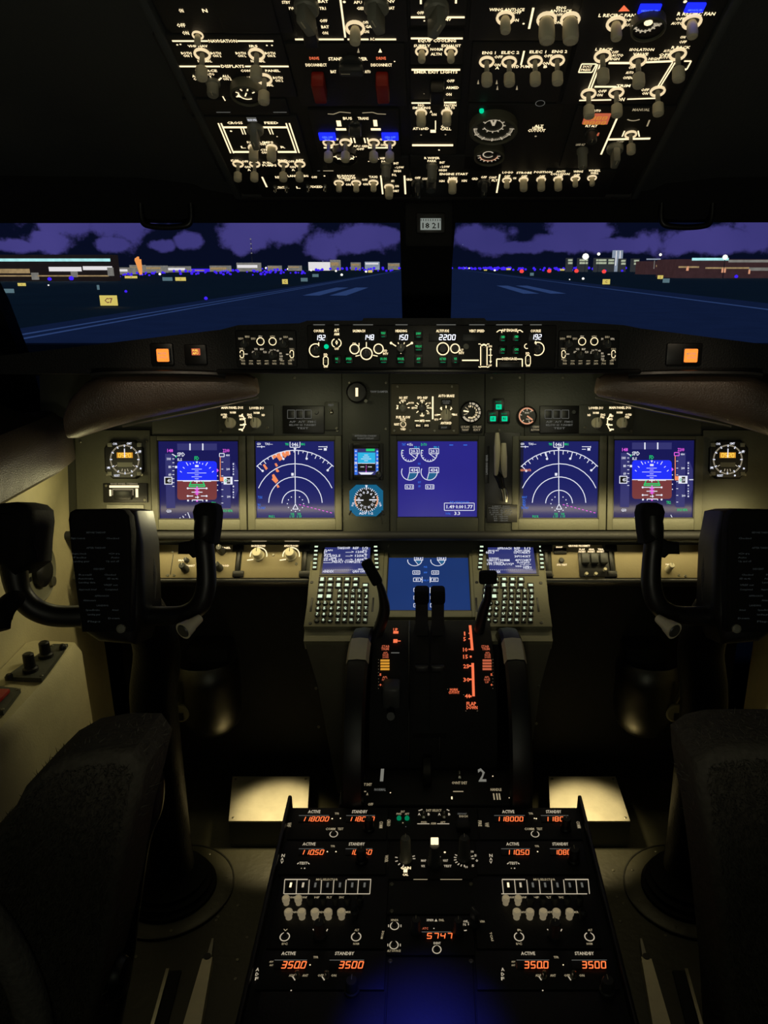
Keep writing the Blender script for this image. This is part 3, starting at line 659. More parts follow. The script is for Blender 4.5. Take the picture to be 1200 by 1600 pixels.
# magnetic compass on the centre post
c = wpt(669, 350, .065)
rt = thing('standby_compass', 'small standby compass with a lit numbered card on the centre post', 'compass', T(c.x, c.y, c.z))
k = c.y / F / 1.07
MB('matte').box(-37 * k, 39 * k, 0, .05, -34 * k, 34 * k, .006).build('housing', rt)
MB('bezel').box(-19 * k, 27 * k, -.006, 0, -14 * k, 16 * k, .003).build('window_bezel', rt)
MB('compass').box(-12 * k, 20 * k, -.008, -.006, -9 * k, 8 * k).build('compass_card', rt)
tb = MB('black'); tb.X = T(4 * k, -.0085, 0) @ Matrix.Rotation(pi / 2, 4, 'X'); tb.text('18 21', (0, -2.5 * k), 8 * k, 26 * k)
for i in range(9): tb.line(((-15 + 3.7 * i) * k, 4 * k), ((-15 + 3.7 * i) * k, 7 * k), 1.0 * k)
tb.build('card_lettering', rt)

# side lining features, captain side
# armrest pad under the side window
def pad(s):
    m = MB('pad'); secs = []
    for (Y, sh) in ((.55, 1.0), (1.42, 1.0), (1.49, .97), (1.525, .88), (1.54, .62)):
        cz, hz = .925, .052 * (sh ** .5); xo, xi = -.98, -.98 + .285 * sh
        prof = [(xo, cz - hz), (xi - .012, cz - hz), (xi, cz - hz * .8), (xi, cz + hz * .2), (xi - .008, cz + hz * .7), (xi - .03, cz + hz * 1.0), (xi - .06, cz + hz * .8), (xi - .10, cz + hz * 1.0), (xi - .135, cz + hz * 1.35), (xi - .17, cz + hz * 1.2), (xo, cz + hz * 1.2)]
        secs.append([(-s * x, Y, z) for x, z in (prof if s > 0 else prof)])
    if s < 0: secs = [q for q in secs]
    if s > 0: secs = [q[::-1] for q in secs]
    m.rings(secs); return m
o = pad(-1).build('armrest'); tag(o, 'dark padded armrest along the cream side wall under the captain side window', 'armrest', 'side wall armrests')
o = pad(1).build('armrest'); tag(o, 'dark padded armrest beside the first officer yoke, almost out of view', 'armrest', 'side wall armrests')
# ledge consoles
for s in (-1, 1):
    m = MB('lining'); x0, x1 = s * .64, s * XW
    secs = []
    for (Y, zt, xi) in ((.3, .555, .66), (1.20, .565, .655), (1.30, .57, .66), (1.33, .56, .67)):
        q = [(s * xi, Y, 0), (s * xi, Y, zt - .02), (s * (xi + .012), Y, zt), (s * (XW - .002), Y, zt + .004), (s * (XW - .002), Y, 0)]
        secs.append(q if s > 0 else q[::-1])
    m.rings(secs, smooth=True)
    o = m.build('side_console'); tag(o, 'cream side console ledge with a small control panel beside the captain yoke' if s < 0 else 'cream side console ledge behind the first officer yoke', 'side console', 'side wall consoles')
def ledge_panel(pts, label, knobs, name='side_control_panel', red=False):
    P3 = [at_z(x, y, .567) for x, y in pts]; c = sum(P3, Vector()) / len(P3)
    rt = thing(name, label, 'control panel', T(c.x, c.y, .567)); poly = [((p - c).x, (p - c).y) for p in P3]
    MB('panel_dark').prism(poly, 0, .008).build('faceplate', rt)
    for (x, y, r, h) in knobs:
        p = at_z(x, y, .575) - c; MB('black').lathe([(r, .008), (r, .014), (r * .75, .016), (r * .7, h), (r * .5, h + .002)], 16).build('rotary_knob', rt, None, T(p.x, p.y, 0))
    for p in poly: link('screw', SCREW, rt, None, T(p[0] * .88, p[1] * .88, .008))
    if red: MB('red_guard').box(-.028, .008, -.02, .02, .008, .016, .003).build('guard', rt, 'red switch guard')
    return rt
ledge_panel([(8, 1064), (66, 1066), (107, 1012), (84, 1012)], 'dark grey control panel with two black knobs on the cream ledge', [(48, 1048, .013, .04), (72, 1026, .013, .036), (98, 1014, .006, .016), (15, 1060, .006, .014)])
ledge_panel([(-30, 1118), (6, 1118), (33, 1082), (-5, 1078)], 'dark panel with a red guarded switch at the ledge end', [], red=True)
# round disc on the wall lining
c = at_x(60, 893, -XW + .006); rt = thing('wall_outlet', 'round grey outlet disc with a dark label on the cream side wall', 'outlet', Matrix.Translation(c) @ Matrix.Rotation(pi / 2, 4, 'Y'))
MB('cdu_grey').lathe([(.062, -.004), (.062, .003), (.058, .006), (.054, .003), (.02, .003)], 40).build('cover_disc', rt)
MB('black').lathe([(.030, .003), (.030, .012), (.022, .018), (.012, .018)], 24).build('nozzle', rt)
MB('black').box(-.004, .004, -.052, -.036, .003, .005).build('label_strip', rt)
MB('screw').lathe([(.012, 0), (.01, .006)], 10).build('screw', rt, None, T(.035, .035, .003))

# ------------------------------------------------------------------ floor hardware
for s in (-1, 1):
    a, b_ = ((357, 484) if s < 0 else (857, 985))
    y0, y1 = 1213, 1283
    Z = .07
    A = at_z(a + (6 if s < 0 else 0), y0, Z); B = at_z(b_, y0, Z); C = at_z(b_ - (4 if s < 0 else 0), y1, Z); D = at_z(a, y1, Z)
    if s > 0: A = at_z(857, y0, Z); B = at_z(962, y0, Z); C = at_z(985, y1, Z); D = at_z(860, y1, Z)
    c = (A + B + C + D) / 4
    rt = thing('heel_plate', 'lit metal heel plate on a dark box ' + ('beside the captain control column' if s < 0 else 'beside the first officer control column'), 'heel plate', T(c.x, c.y, 0), 'heel plates')
    pl = [(p.x - c.x, p.y - c.y) for p in (A, B, C, D)]
    MB('panel_dark').prism([(x * 1.0, y) for x, y in pl], 0, Z - .003).build('plinth', rt)
    MB('plate_alu').prism([(x * .995, y * .995) for x, y in pl], Z - .003, Z).build('top_plate', rt)
    for p in pl: link('screw', SCREW, rt, None, T(p[0] * .9, p[1] * .86, Z))
    # seat rails
    f = (lambda x: x) if s < 0 else (lambda x: 1334 - x)
    rt = thing('seat_rail', 'worn metal seat rail with a pointed tip on the ' + ('captain' if s < 0 else 'first officer') + ' side floor', 'seat rail', T(at_z(f(310), 1560, 0).x, at_z(f(310), 1560, 0).y, 0), 'metal seat rails')
    o3 = rt.matrix_world.translation.copy() if False else Vector((at_z(f(310), 1560, 0).x, at_z(f(310), 1560, 0).y, 0))
    q = [at_z(f(x), y, .02) - o3 for x, y in ((316, 1498), (332, 1495), (314, 1600), (286, 1600))]
    ext = [(q[3] + (q[3] - q[0]) * 1.2), (q[2] + (q[2] - q[1]) * 1.2)]
    MB('rail').prism([(p.x, p.y) for p in (q[0], q[1], q[2], ext[1], ext[0], q[3])], 0, .02).build('rail', rt)
    q = [at_z(f(x), y, .016) - o3 for x, y in ((322, 1497), (330, 1496), (334, 1466), (331, 1466))]
    MB('steel').prism([(p.x, p.y) for p in q], .002, .016).build('rail_tip', rt)
    p = at_z(f(324), 1494, .021) - o3; MB('black').lathe([(.007, 0), (.007, .002)], 12).build('bolt', rt, None, T(p.x, p.y, .0195))
    A = at_z(f(262), 1513, .012); B = at_z(f(238), 1600, .012); d = (B - A).normalized()
    rt = thing('floor_track', 'thin bright floor track edge beside the ' + ('captain' if s < 0 else 'first officer') + ' seat', 'floor track', T(A.x, A.y, 0), 'thin floor tracks')
    bb = MB('steel'); nrm = Vector((-d.y, d.x, 0)); e = (B - A) + d * .25
    e.z = 0; bb.prism([tuple((nrm * .003)[:2]), tuple((-nrm * .003)[:2]), tuple((e - nrm * .003)[:2]), tuple((e + nrm * .003)[:2])], 0, .012); bb.build('edge_strip', rt)
    bb = MB('matte'); off = nrm * (.012 if s < 0 else -.012) ; bb.prism([tuple((off * .3)[:2]), tuple((off * 2)[:2]), tuple((e + off * 2)[:2]), tuple((e + off * .3)[:2])], 0, .006); bb.build('slot', rt)
rr = random.Random(5); k = 0
for (px, py) in ((341, 1432), (386, 1465), (371, 1500), (368, 1530), (352, 1416), (372, 1415), (338, 1438), (247, 1435), (303, 1408), (212, 1495), (964, 1402), (974, 1412), (982, 1376), (958, 1360), (1020, 1410), (1130, 1487), (1040, 1462), (969, 1440)):
    p = at_z(px, py, 0); o = link('floor_screw', SCREW, None, None, T(p.x, p.y, 0) @ Matrix.Scale(1.1, 4)); tag(o, 'small bright screw head in the dark cockpit floor', 'screw', 'floor screws')
# ------------------------------------------------------------------ glareshield
c = FG.M.translation
def gl2(px, py): return FG.loc(px, py)
rt = thing('glareshield', 'black padded glareshield shelf that carries the lit autopilot panels under the windshield', 'glareshield', FG.M.copy())
out = [gl2(x, y) for x, y in ((-90, 585), (-90, 565), (35, 552), (345, 515), (372, 508), (468, 505), (480, 501), (566, 501), (568, 497), (757, 497), (760, 501), (872, 501), (975, 508), (1000, 513), (1305, 552), (1430, 565), (1430, 585), (1000, 582), (340, 582))]
m = MB('glare'); pts = out[::-1]
m.rings([[(x, y, 0) for x, y in pts], [(x, y * 1.0 - .004, -.05) for x, y in pts], [(x * 1.0, y * .6 - .05, -.42) for x, y in pts]][::-1], smooth=False)
m.build('shelf_body', rt)
MB('black').box(gl2(360, 0)[0] if False else FG.loc(340, 579)[0], FG.loc(1000, 579)[0], FG.loc(670, 583)[1], FG.loc(670, 577)[1], -.03, .012, .003).build('front_lip', rt)

# mode control panel
g = Mod(FG, 'mode_control_panel', 'long autopilot mode panel with white digits and green buttons in the middle of the glareshield', 'control panel', 670, 540)
g.plate(481, 508, 868, 575, 'panel_black', .03, .003, z=.006); g.h = .006
for (x0, x1) in ((490, 508), (523, 530), (552, 583), (618, 637), (682, 712), (733, 757), (775, 816), (828, 846)): g.bar(x0, 506.6, x1, 508.2, 'txtgrey', .003)  # glints on the panel's top edge, painted as faint glowing bars
for (st, x, wd) in (('COURSE', 498, 16), ('IAS/MACH', 561, 19), ('HEADING', 627, 18), ('ALTITUDE', 691.5, 20), ('VERT SPEED', 745, 24), ('COURSE', 837, 16)): g.txt(st, x, 517, wd, 4)
g.txt('A/T', 526, 516, 8, 5); g.txt('ARM', 526, 522, 8, 4)
g.txt('A/P ENGAGE', 796, 516, 24, 4.2); g.ln(776, 519, 780, 516, 1.4); g.ln(780, 516, 784, 516, 1.4); g.ln(817, 519, 813, 516, 1.4); g.ln(813, 516, 810, 516, 1.4); g.ln(784, 516, 784, 520, 1.2); g.ln(809, 516, 809, 520, 1.2)
def lcd(st, x, y, wd, x0, x1):
    a, b_, c_, d_ = g.rect(x0, y - 6.5, x1, y + 6.5); MB('bezel').box(a, b_, c_, d_, .0055, .0068, .0005).build('display_window', g.root); g.seg(st, x, y, wd, 7.6, 'whitelcd', z=.0012)
lcd('192', 500, 527.5, 17, 488, 512); lcd('148', 575.5, 527, 18, 562, 587); lcd('150', 628.5, 527, 18, 615, 640); lcd('2200', 698.5, 527, 27, 670, 714); lcd('192', 837.5, 526.5, 17, 826, 850)
a, b_, c_, d_ = g.rect(723, 522, 751, 533); MB('knob_dark').box(a, b_, c_, d_, .0055, .0075, .0005).build('display_window', g.root)
g.arc(493.5, 547.5, 10, 60, 300, 1.5); g.ln(498, 535, 498, 541, 1.6); g.knob(494, 547.5, 8, .018, 'knob_dark', 'round')
g.arc(840, 545, 10, 240, 480, 1.5); g.ln(836.5, 533, 838, 539, 1.6); g.knob(840.5, 545.5, 8, .018, 'knob_dark', 'round')
g.dome(510, 541.5, 3.6, .003, 'green', 'indicator_lamp')
g.arc(525, 536, 6.5, 110, 250, 1.4); g.arc(526.5, 536, 6.5, -70, 70, 1.4); g.txt('0', 526, 535, 4, 7); g.txt('OFF', 526, 545, 7, 3.6)
g.txt('F/D', 509, 554.5, 6, 4.4); g.arc(509, 561, 3.8, 0, 180, 1.1); g.ln(505.3, 561, 505.3, 568, 1.1); g.ln(512.7, 561, 512.7, 568, 1.1); g.arc(509, 568, 3.8, 180, 360, 1.1); g.txt('OFF', 509, 573, 7, 3)
g.put('toggle_switch', MB('knob_grey').lathe([(.002, 0), (.003, .008), (.0022, .011)], 10), 509, 564)
g.txt('F/D', 824.5, 552.5, 6, 4.2); g.arc(825, 559, 3.8, 0, 180, 1.1); g.ln(821.2, 559, 821.2, 567, 1.1); g.ln(828.8, 559, 828.8, 567, 1.1); g.arc(825, 567, 3.8, 180, 360, 1.1); g.txt('OFF', 825, 571.5, 7, 3); g.arc(823, 541, 3.5, 90, 300, 1.2)
g.put('toggle_switch', MB('knob_grey').lathe([(.002, 0), (.003, .008), (.0022, .011)], 10), 825, 563)
for (x, y, r) in ((554, 545.5, 7.2), (591.5, 545, 7.2), (692, 545, 9.2), (711, 544.5, 6.8)): g.arc(x, y, r, wd=1.6); g.dome(x, y, r * .72, .006, 'black')
g.arc(572.5, 552.5, 9, wd=1.7); g.knob(572.5, 552.5, 7.4, .016, 'knob_dark', 'round')
g.txt('C/O', 553.5, 537, 6, 3.4); g.ln(561, 536, 561, 541, 1.2); g.ln(572.5, 534.5, 572.5, 543, 1.3); g.ln(555.5, 556.5, 562, 555, 1.3); g.ln(583, 555, 590, 556.5, 1.3); g.txt('SPD', 602, 548, 6, 3.4); g.txt('INTV', 602.5, 552.5, 8, 3.4)
g.knob(627, 544, 7.6, .018, 'knob_dark', 'round'); g.ln(612, 536.5, 619, 541, 1.6); g.ln(643, 536.5, 635, 541, 1.6); g.ln(622, 535, 623, 538, 1.2); g.ln(632, 535, 631, 538, 1.2); g.dot(611, 536, 2); g.dot(643.5, 536, 2); g.dot(626.5, 552, .8)
g.txt('ALT', 720.5, 547, 7, 3.6); g.txt('INTV', 721, 551.5, 8, 3.6)
g.dome(728.5, 541.5, 4.6, .002, 'knob_grey', 'photo_sensor')
g.bar(722, 562, 748, 564)
g.arc(756, 541, 3, 0, 180, 1.6); g.ln(751, 539, 761, 539, 1.4); g.ln(751, 573, 761, 573, 1.4)
for x in (751, 761): g.ln(x, 541, x, 571, 1.4)
g.ln(747.5, 537.5, 751, 537.5, 1.3); g.ln(761, 537.5, 764.5, 537.5, 1.3); g.ln(747.5, 573, 751, 574, 1.3); g.ln(761, 574, 764.5, 573, 1.3)
a, b_, c_, d_ = g.rect(752.5, 542, 759.5, 570); bb = MB('knob_dark'); bb.box(a, b_, c_, d_, .004, .012, .003); bb.build('thumb_wheel', g.root)
g.txt('DN', 766, 541, 5, 3); g.ln(766.5, 545, 766.5, 567, 1.1); g.quad([(764.5, 547), (768.5, 547), (766.5, 543.5)], 'txt'); g.quad([(764.5, 564), (768.5, 564), (766.5, 568)], 'txt'); g.ln(763, 555, 769, 555, 1.1); g.txt('UP', 766, 571, 5, 3)
def mcpbtn(x, y, wd, st, lit=True):
    a, b_, c_, d_ = g.rect(x - 6.6, y - 6, x + 6.6, y + 7); MB('black').box(a, b_, c_, d_, .005, .010, .001).build('push_button', g.root)
    g.txt(st, x, y - .6, wd, 3.6, 'greentxt', z=.0046); g.ln(x - wd * .4, y + 5, x + wd * .4, y + 5, 1.1, 'greendim', .0046)
for (x, y, wd, st) in ((526.5, 561, 4, 'N1'), (545.5, 561, 9, 'SPEED'), (599, 521, 7, 'VNAV'), (599.5, 561, 10, 'LVL CHG'), (626.5, 561, 10, 'HDG SEL'), (654, 521.5, 7.5, 'LNAV'), (654, 541.5, 10, 'VOR LOC'), (654, 561, 6, 'APP'), (692, 561, 10, 'ALT HLD'), (711.5, 561, 4.5, 'V/S')): mcpbtn(x, y, wd, st)
for (x, y, st) in ((785.5, 527, 'CMD'), (806.5, 526.5, 'CMD'), (785, 546.5, 'CWS'), (806.5, 546.5, 'CWS')): mcpbtn(x, y, 6.5, st)
g.txt('DISENGAGE', 796, 560.5, 23, 4); g.ln(776, 561, 784, 561, 1.6); g.ln(776, 561, 776, 573, 1.6); g.ln(808, 561, 816, 561, 1.6); g.ln(816, 561, 816, 573, 1.6)
g.block('disengage_bar', 780, 565.5, 812, 574, -.001, .008, 'knob_dark')
g.done()

def efis(dx, label):
    x = lambda v: v + dx
    e = Mod(FG, 'display_control_panel', label, 'control panel', x(417), 546, 'display control panels')
    e.plate(x(369), 516, x(464), 574, 'panel_black', .03, .003, z=.005); e.h = .005
    for (cx_, cy_, r) in ((384, 537, 8), (444.5, 537, 8), (402.5, 555, 7.6), (428, 555, 7.4)): e.knob(x(cx_), cy_, r, .017, 'knob_dark', 'round')
    for cx_ in (407, 426): e.arc(x(cx_), 533.5, 5.6, wd=1.1); e.dome(x(cx_), 533.5, 4, .006, 'black')
    for (st, cx_, cy_, wd) in (('RADIO', 376.5, 529, 8), ('MINS', 386.5, 526, 7), ('BARO', 396, 529, 7), ('FPV', 407, 526, 5.5), ('MTRS', 426, 526, 7.5), ('IN', 438.5, 529.5, 3), ('BARO', 446.5, 526.5, 7), ('HPA', 454.5, 529.5, 6),
                               ('VOR 1', 378, 545, 8), ('APP', 396, 550, 5), ('VOR', 400, 545.5, 5.5), ('MAP', 409.5, 545.5, 6), ('PLN', 414, 550, 5), ('ADF 1', 378, 561, 7), ('VOR 2', 456, 545.5, 7.5), ('ADF 2', 456, 561.5, 7), ('5', 421, 551, 2.4), ('10', 424, 547.5, 4), ('20', 429, 547, 4), ('40', 434, 548, 4), ('80', 438.5, 552, 4), ('160', 439.5, 556.5, 5), ('320', 439, 561, 5)):
        e.txt(st, x(cx_), cy_, wd, 3.2, 'txtdim' if len(st) > 3 else 'dialtxt')
    for cx_ in (378, 456): e.arc(x(cx_), 550.5, 2.8, 0, 180, 1); e.arc(x(cx_), 556, 2.8, 180, 360, 1); e.ln(x(cx_ - 2.8), 550.5, x(cx_ - 2.8), 556, 1); e.ln(x(cx_ + 2.8), 550.5, x(cx_ + 2.8), 556, 1); e.put('toggle_switch', MB('knob_grey').lathe([(.0018, 0), (.0026, .008), (.002, .011)], 10), x(cx_), 553)
    e.bar(x(382), 552.3, x(387), 554, 'dialtxt'); e.bar(x(447), 552.8, x(451), 554.5, 'dialtxt')
    for i, st in enumerate(('WXR', 'STA', 'WPT', 'ARPT', 'DATA', 'POS', 'TERR')):
        xx = 380 + 12.2 * i; e.txt(st, x(xx), 568, 6.5, 3, 'txtdim'); e.ln(x(xx - 3), 563.8, x(xx + 3), 563.8, 1.1, 'txtdim'); e.block('push_button', x(xx) - 4.4, 565, x(xx) + 4.4, 571, -.003, .0004, 'black', .0006)
    e.done()
efis(0, 'small lit knob panel at the captain end of the glareshield')
efis(502.5, 'small lit knob panel at the first officer end of the glareshield')
def warn(x0, y0, x1, y1, bx0, bx1, name, label, st, k=1, x_small=None):
    wq = Mod(FG, name, label, 'warning light', (x0 + x1) / 2, 553)
    wq.block('housing', bx0, 536, bx1, 571, -.01, .006, 'black', .003); wq.h = .006
    wq.block('bezel', x0 - 2, y0 - 2, x1 + 2, y1 + 2, -.003, .004, 'bezel', .002)
    wq.block('lamp_cap', x0, y0, x1, y1, .0, .006, 'amber', .002)
    wq.txt(st, (x0 + x1) / 2, (y0 + y1) / 2 - 3, (x1 - x0) * .7, 3.2, 'txtdim', z=.0065); wq.txt('CAUTION', (x0 + x1) / 2, (y0 + y1) / 2 + 3, (x1 - x0) * .7, 3.2, 'txtdim', z=.0065)
    if x_small:
        wq.block('lamp_strip', x_small - 5.5, 546, x_small + 5.5, 554, .0, .003, 'orange_dim', .001); wq.txt('A/C', x_small, 548.5, 7, 3, 'amberclock', z=.0036); wq.txt('DOOR', x_small, 552, 8, 2.6, 'amberclock', z=.0036)
    wq.done()
warn(246, 545, 265, 565, 236, 272, 'caution_light', 'square orange caution light glowing by the double runway edge line, with its amber strip', 'MASTER')
warn(1068, 545, 1089, 566, 1040, 1096, 'caution_light', 'brightest square amber caution light at the first officer end of the glareshield', 'MASTER')
wq = Mod(FG, 'annunciator_light', 'small dark annunciator block with one amber caption beside the orange caution light', 'annunciator', 306, 553)
wq.block('housing', 289, 538, 324, 570, -.01, .006, 'black', .003); wq.h = .006
wq.block('lens', 299.5, 544.5, 313, 555, .0, .002, 'orange_dim', .001); wq.txt('FUEL', 306, 547.5, 9, 3.2, 'amberclock', z=.003); wq.txt('APU', 306, 552, 9, 3.2, 'amberclock', z=.003); wq.done()

# padded eyebrow hoods over the outer panels
def eyebrow(s, label):
    f = (lambda x: x) if s < 0 else (lambda x: 1334 - x)
    secs = []
    for (x, yt, yb, Y, th) in ((402, 607, 616, 1.44, .02), (395, 594, 622, 1.44, .05), (372, 586, 628, 1.43, .08), (320, 583, 638, 1.42, .10), (260, 581, 650, 1.41, .11), (200, 581, 663, 1.40, .115), (160, 586, 674, 1.39, .115), (128, 600, 684, 1.385, .11), (108, 622, 690, 1.38, .09), (100, 645, 688, 1.38, .05)):
        pt = at_y(f(x), yt, Y); pb = at_y(f(x), yb, Y); X = (pt.x + pb.x) / 2; zc = (pt.z + pb.z) / 2; hz = (pt.z - pb.z) / 2
        q = []
        for i in range(20):
            a = 2 * pi * i / 20; cx_, sx_ = math.cos(a), math.sin(a)
            q.append((X, Y + th * (.5 + .5 * cx_ * abs(cx_) ** -.25 if abs(cx_) > 1e-3 else .5), zc + hz * (sx_ * abs(sx_) ** -.4 if abs(sx_) > 1e-3 else 0)))
        secs.append(q)
    if s > 0: secs = secs[::-1]
    rt = thing('eyebrow_pad', label, 'padded hood', T(0, 0, 0), 'padded eyebrow hoods')
    m = MB('eyebrow'); m.rings(secs); m.build('padding', rt)
    ln = [at_y(f(x), y, Y) + Vector((0, -.002, 0)) for x, y, Y in ((404, 621, 1.432), (372, 629, 1.428), (320, 640, 1.42), (260, 652, 1.412), (192, 666, 1.40))]
    MB('screw').tube([tuple(p) for p in ln], .0018, 8, 4).build('edge_trim', rt)
    gq = [at_y(f(x), y, Y) for x, y, Y in ((142, 587, 1.385), (170, 584, 1.392), (260, 583, 1.402), (330, 584.5, 1.414), (352, 587, 1.42))]
    MB('black').tube([tuple(p) for p in gq], .006, 8, 4).build('groove', rt)
    # free position for the root
    c = at_y(f(230), 625, 1.42)
    rt.location = c
    for ch in rt.children: ch.location = -c
    return rt
eyebrow(-1, 'brown padded hood with a grooved top over the captain flight displays')
eyebrow(1, 'brown padded hood with a grooved top over the first officer flight displays')

# ------------------------------------------------------------------ main instrument panel
rt = thing('instrument_fascia', 'wide olive grey main instrument panel carrying the lit displays below the glareshield', 'instrument panel', FM.M.copy())
def fl(x, y): return FM.loc(x, y)
def slab(x0, y0, x1, y1, z0, z1, mat, name, bev=.0015):
    a, d_ = FM.loc(x0, (y0 + y1) / 2)[0], FM.loc(x1, (y0 + y1) / 2)[0]; MB(mat).box(a, d_, FM.loc(670, y1)[1], FM.loc(670, y0)[1], z0, z1, bev).build(name, rt)
slab(60, 560, 1290, 834, -.05, -.012, 'panel_dark', 'backing')
slab(118, 672, 235, 830, -.012, -.002, 'panel_grey', 'panel_section'); slab(1098, 672, 1215, 830, -.012, -.002, 'panel_grey', 'panel_section')
slab(236, 579, 534, 681, -.012, -.002, 'panel_dark', 'panel_section'); slab(820, 579, 1097, 681, -.012, -.002, 'panel_dark', 'panel_section')
slab(535, 579, 608, 834, -.012, -.001, 'panel_dark', 'panel_section'); slab(609, 579, 757, 681, -.012, -.002, 'panel_dark', 'panel_section'); slab(758, 579, 819, 834, -.012, -.001, 'panel_dark', 'panel_section')
a0_, a1_ = FM.loc(100, 838)[0], FM.loc(1240, 838)[0]; yb = FM.loc(670, 840)[1]
MB('panel_black').tube([(a0_, yb + .004, .004), (a1_, yb + .004, .004)], .010, 16, 1).build('lower_roll', rt)
for (x, y) in ((125, 690), (228, 690), (125, 820), (1105, 820), (546, 598), (603, 598), (603, 670), (780, 672), (812, 590), (768, 590), (880, 590), (460, 590), (527, 673)): link('screw', SCREW, rt, None, T(*fl(x, y), -.001))

def display(name, label, cat, fr, sx0, sy0, sx1, sy1, bx0, by0, bx1, by1, scr, bez='panel_grey', z=.004, rec=.005, group='flight deck displays'):
    d = Mod(fr, name, label, cat, (sx0 + sx1) / 2, (sy0 + sy1) / 2, group)
    A = d.rect(bx0, by0, bx1, by1); B = d.rect(sx0, sy0, sx1, sy1)
    m = MB(bez)
    for (x0, x1, y0, y1) in ((A[0], B[0], A[2], A[3]), (B[1], A[1], A[2], A[3]), (B[0], B[1], A[2], B[2]), (B[0], B[1], B[3], A[3])): m.box(x0, x1, y0, y1, -.012, z, .0012)
    m.build('bezel', d.root)
    gp = .0022; m = MB('bezel')
    for (x0, x1, y0, y1) in ((B[0], B[0] + gp, B[2], B[3]), (B[1] - gp, B[1], B[2], B[3]), (B[0], B[1], B[2], B[2] + gp), (B[0], B[1], B[3] - gp, B[3])): m.box(x0, x1, y0, y1, -.010, z - .0012)
    m.build('inner_rim', d.root)
    MB(scr).box(B[0], B[1], B[2], B[3], -.012, z - rec).build('screen', d.root); d.h = z - rec
    return d
def pfd(dx, dy, label, bx):
    X = lambda v: v + dx; Y = lambda v: v + dy
    d = display('flight_display', label, 'display', FM, X(247), Y(688), X(374.5), Y(811.5), bx[0], 681, bx[1], 828, 'scr_pfd')
    t_ = lambda st, x, y, wd, h, m='white', z=.0006: d.txt(st, X(x), Y(y), wd, h, m, z=z)
    l_ = lambda x0, y0, x1, y1, wd=1.1, m='white', z=.0007: d.ln(X(x0), Y(y0), X(x1), Y(y1), wd, m, z)
    r_ = lambda x0, y0, x1, y1, m, z=.0003: d.bar(X(x0), Y(y0), X(x1), Y(y1), m, z)
    r_(277, 693, 339, 703.5, 'tape'); l_(297, 693, 297, 703.5, 2); l_(317, 693, 317, 703.5, 2)
    t_('148', 266, 704, 9, 5, 'magenta'); t_('2200', 353.5, 704, 10.5, 5, 'magenta')
    r_(259, 709, 273, 794, 'tape'); r_(346, 709, 360, 794, 'tape')
    for (st, x, y) in (('100', 264, 717), ('80', 265.5, 729.5), ('60', 265.5, 741.5)): t_(st, x, y, 6 if len(st) > 2 else 4.4, 4)
    for y in (717, 723, 729, 735.5, 741.5, 748, 754, 760): l_(269.5, y, 272.5, y, 1)
    r_(257, 745, 269.5, 757, 'white', .0008); r_(258.3, 746.3, 268.2, 755.7, 'bezel', .0010); t_('45', 264.5, 751, 5.5, 5, 'white', .0012)
    l_(269, 709.5, 275, 713, 1.4, 'white'); d.quad([(X(273), Y(712)), (X(277), Y(712)), (X(275), Y(716))], 'greentxt'); r_(273.5, 728, 279, 731.5, 'white')
    t_('SPD', 283, 710, 12, 6, 'white'); t_('ILS', 281, 718, 7, 4)
    t_('FD', 307.5, 716, 7, 6, 'greentxt')
    # attitude block with rounded corners
    rad = 5; x0, x1, y0, y1, hz_ = 277, 339, 720.5, 781, 751
    up = [(x0, hz_), (x1, hz_)] + [(x1 - rad + rad * math.cos(R(a)), y0 + rad - rad * math.sin(R(a))) for a in (0, 30, 60, 90)] + [(x0 + rad + rad * math.cos(R(a)), y0 + rad - rad * math.sin(R(a))) for a in (90, 120, 150, 180)]
    dn = [(x0, hz_), (x1, hz_)] + [(x1 - rad + rad * math.cos(R(a)), y1 - rad + rad * math.sin(R(a))) for a in (0, 30, 60, 90)] + [(x0 + rad + rad * math.cos(R(a)), y1 - rad + rad * math.sin(R(a))) for a in (90, 120, 150, 180)]
    d.quad([(X(a), Y(b_)) for a, b_ in up], 'skyblue', .0004); d.quad([(X(a), Y(b_)) for a, b_ in dn], 'brown', .0004)
    for (y, hw) in ((733, 8), (736, 3), (739, 15), (742, 3), (745, 8), (748, 3)): l_(307.5 - hw, y, 307.5 + hw, y, .7)
    for (x, y, q, r2) in ((291, 722.5, 294, 727.5), (297, 723.5, 298, 726), (302, 722.5, 302.6, 724.5), (312, 722.5, 312, 724.5), (317, 723.5, 316.5, 726), (324.5, 722.5, 321.5, 727.5), (286, 730, 288.5, 732), (329.5, 730, 327, 732), (281.5, 736, 284, 738), (334, 736, 331.5, 738)): l_(x, y, q, r2, 1)
    d.quad([(X(306), Y(721)), (X(309.5), Y(721)), (X(307.7), Y(724.5))], 'white', .0007); r_(305, 726.5, 310.5, 729.8, 'white', .0007)
    l_(277, 751, 342, 751, 1.2); l_(286, 751.6, 301, 751.6, 1.8); l_(314, 751.6, 330, 751.6, 1.8)
    for (a, b_, c_, e_) in ((299, 752, 295.5, 760), (317, 752, 320.5, 760), (295.5, 760, 320.5, 760), (297, 757.3, 319, 757.3)): l_(a, b_, c_, e_, 1.7, 'greentxt', .0008)
    l_(303, 752, 313, 752, 1.4, 'white', .0009); l_(307.8, 750, 307.8, 755, 1.4, 'white', .0009)
    for (y, hw) in ((763, 15), (769, 8.5)): l_(308 - hw, y, 308 + hw, y, 1.2)
    for (a, b_) in ((293, 302), (314, 324)): l_(a, 775, b_, 775, 1.2)
    for (x, y) in ((293.5, 763), (323, 763), (293.5, 775), (323, 775), (294, 782), (323, 782)): d.dot(X(x), Y(y), 1.6, 'white', .0008)
    l_(308, 760, 308, 774, 1.8, 'magenta', .0009)
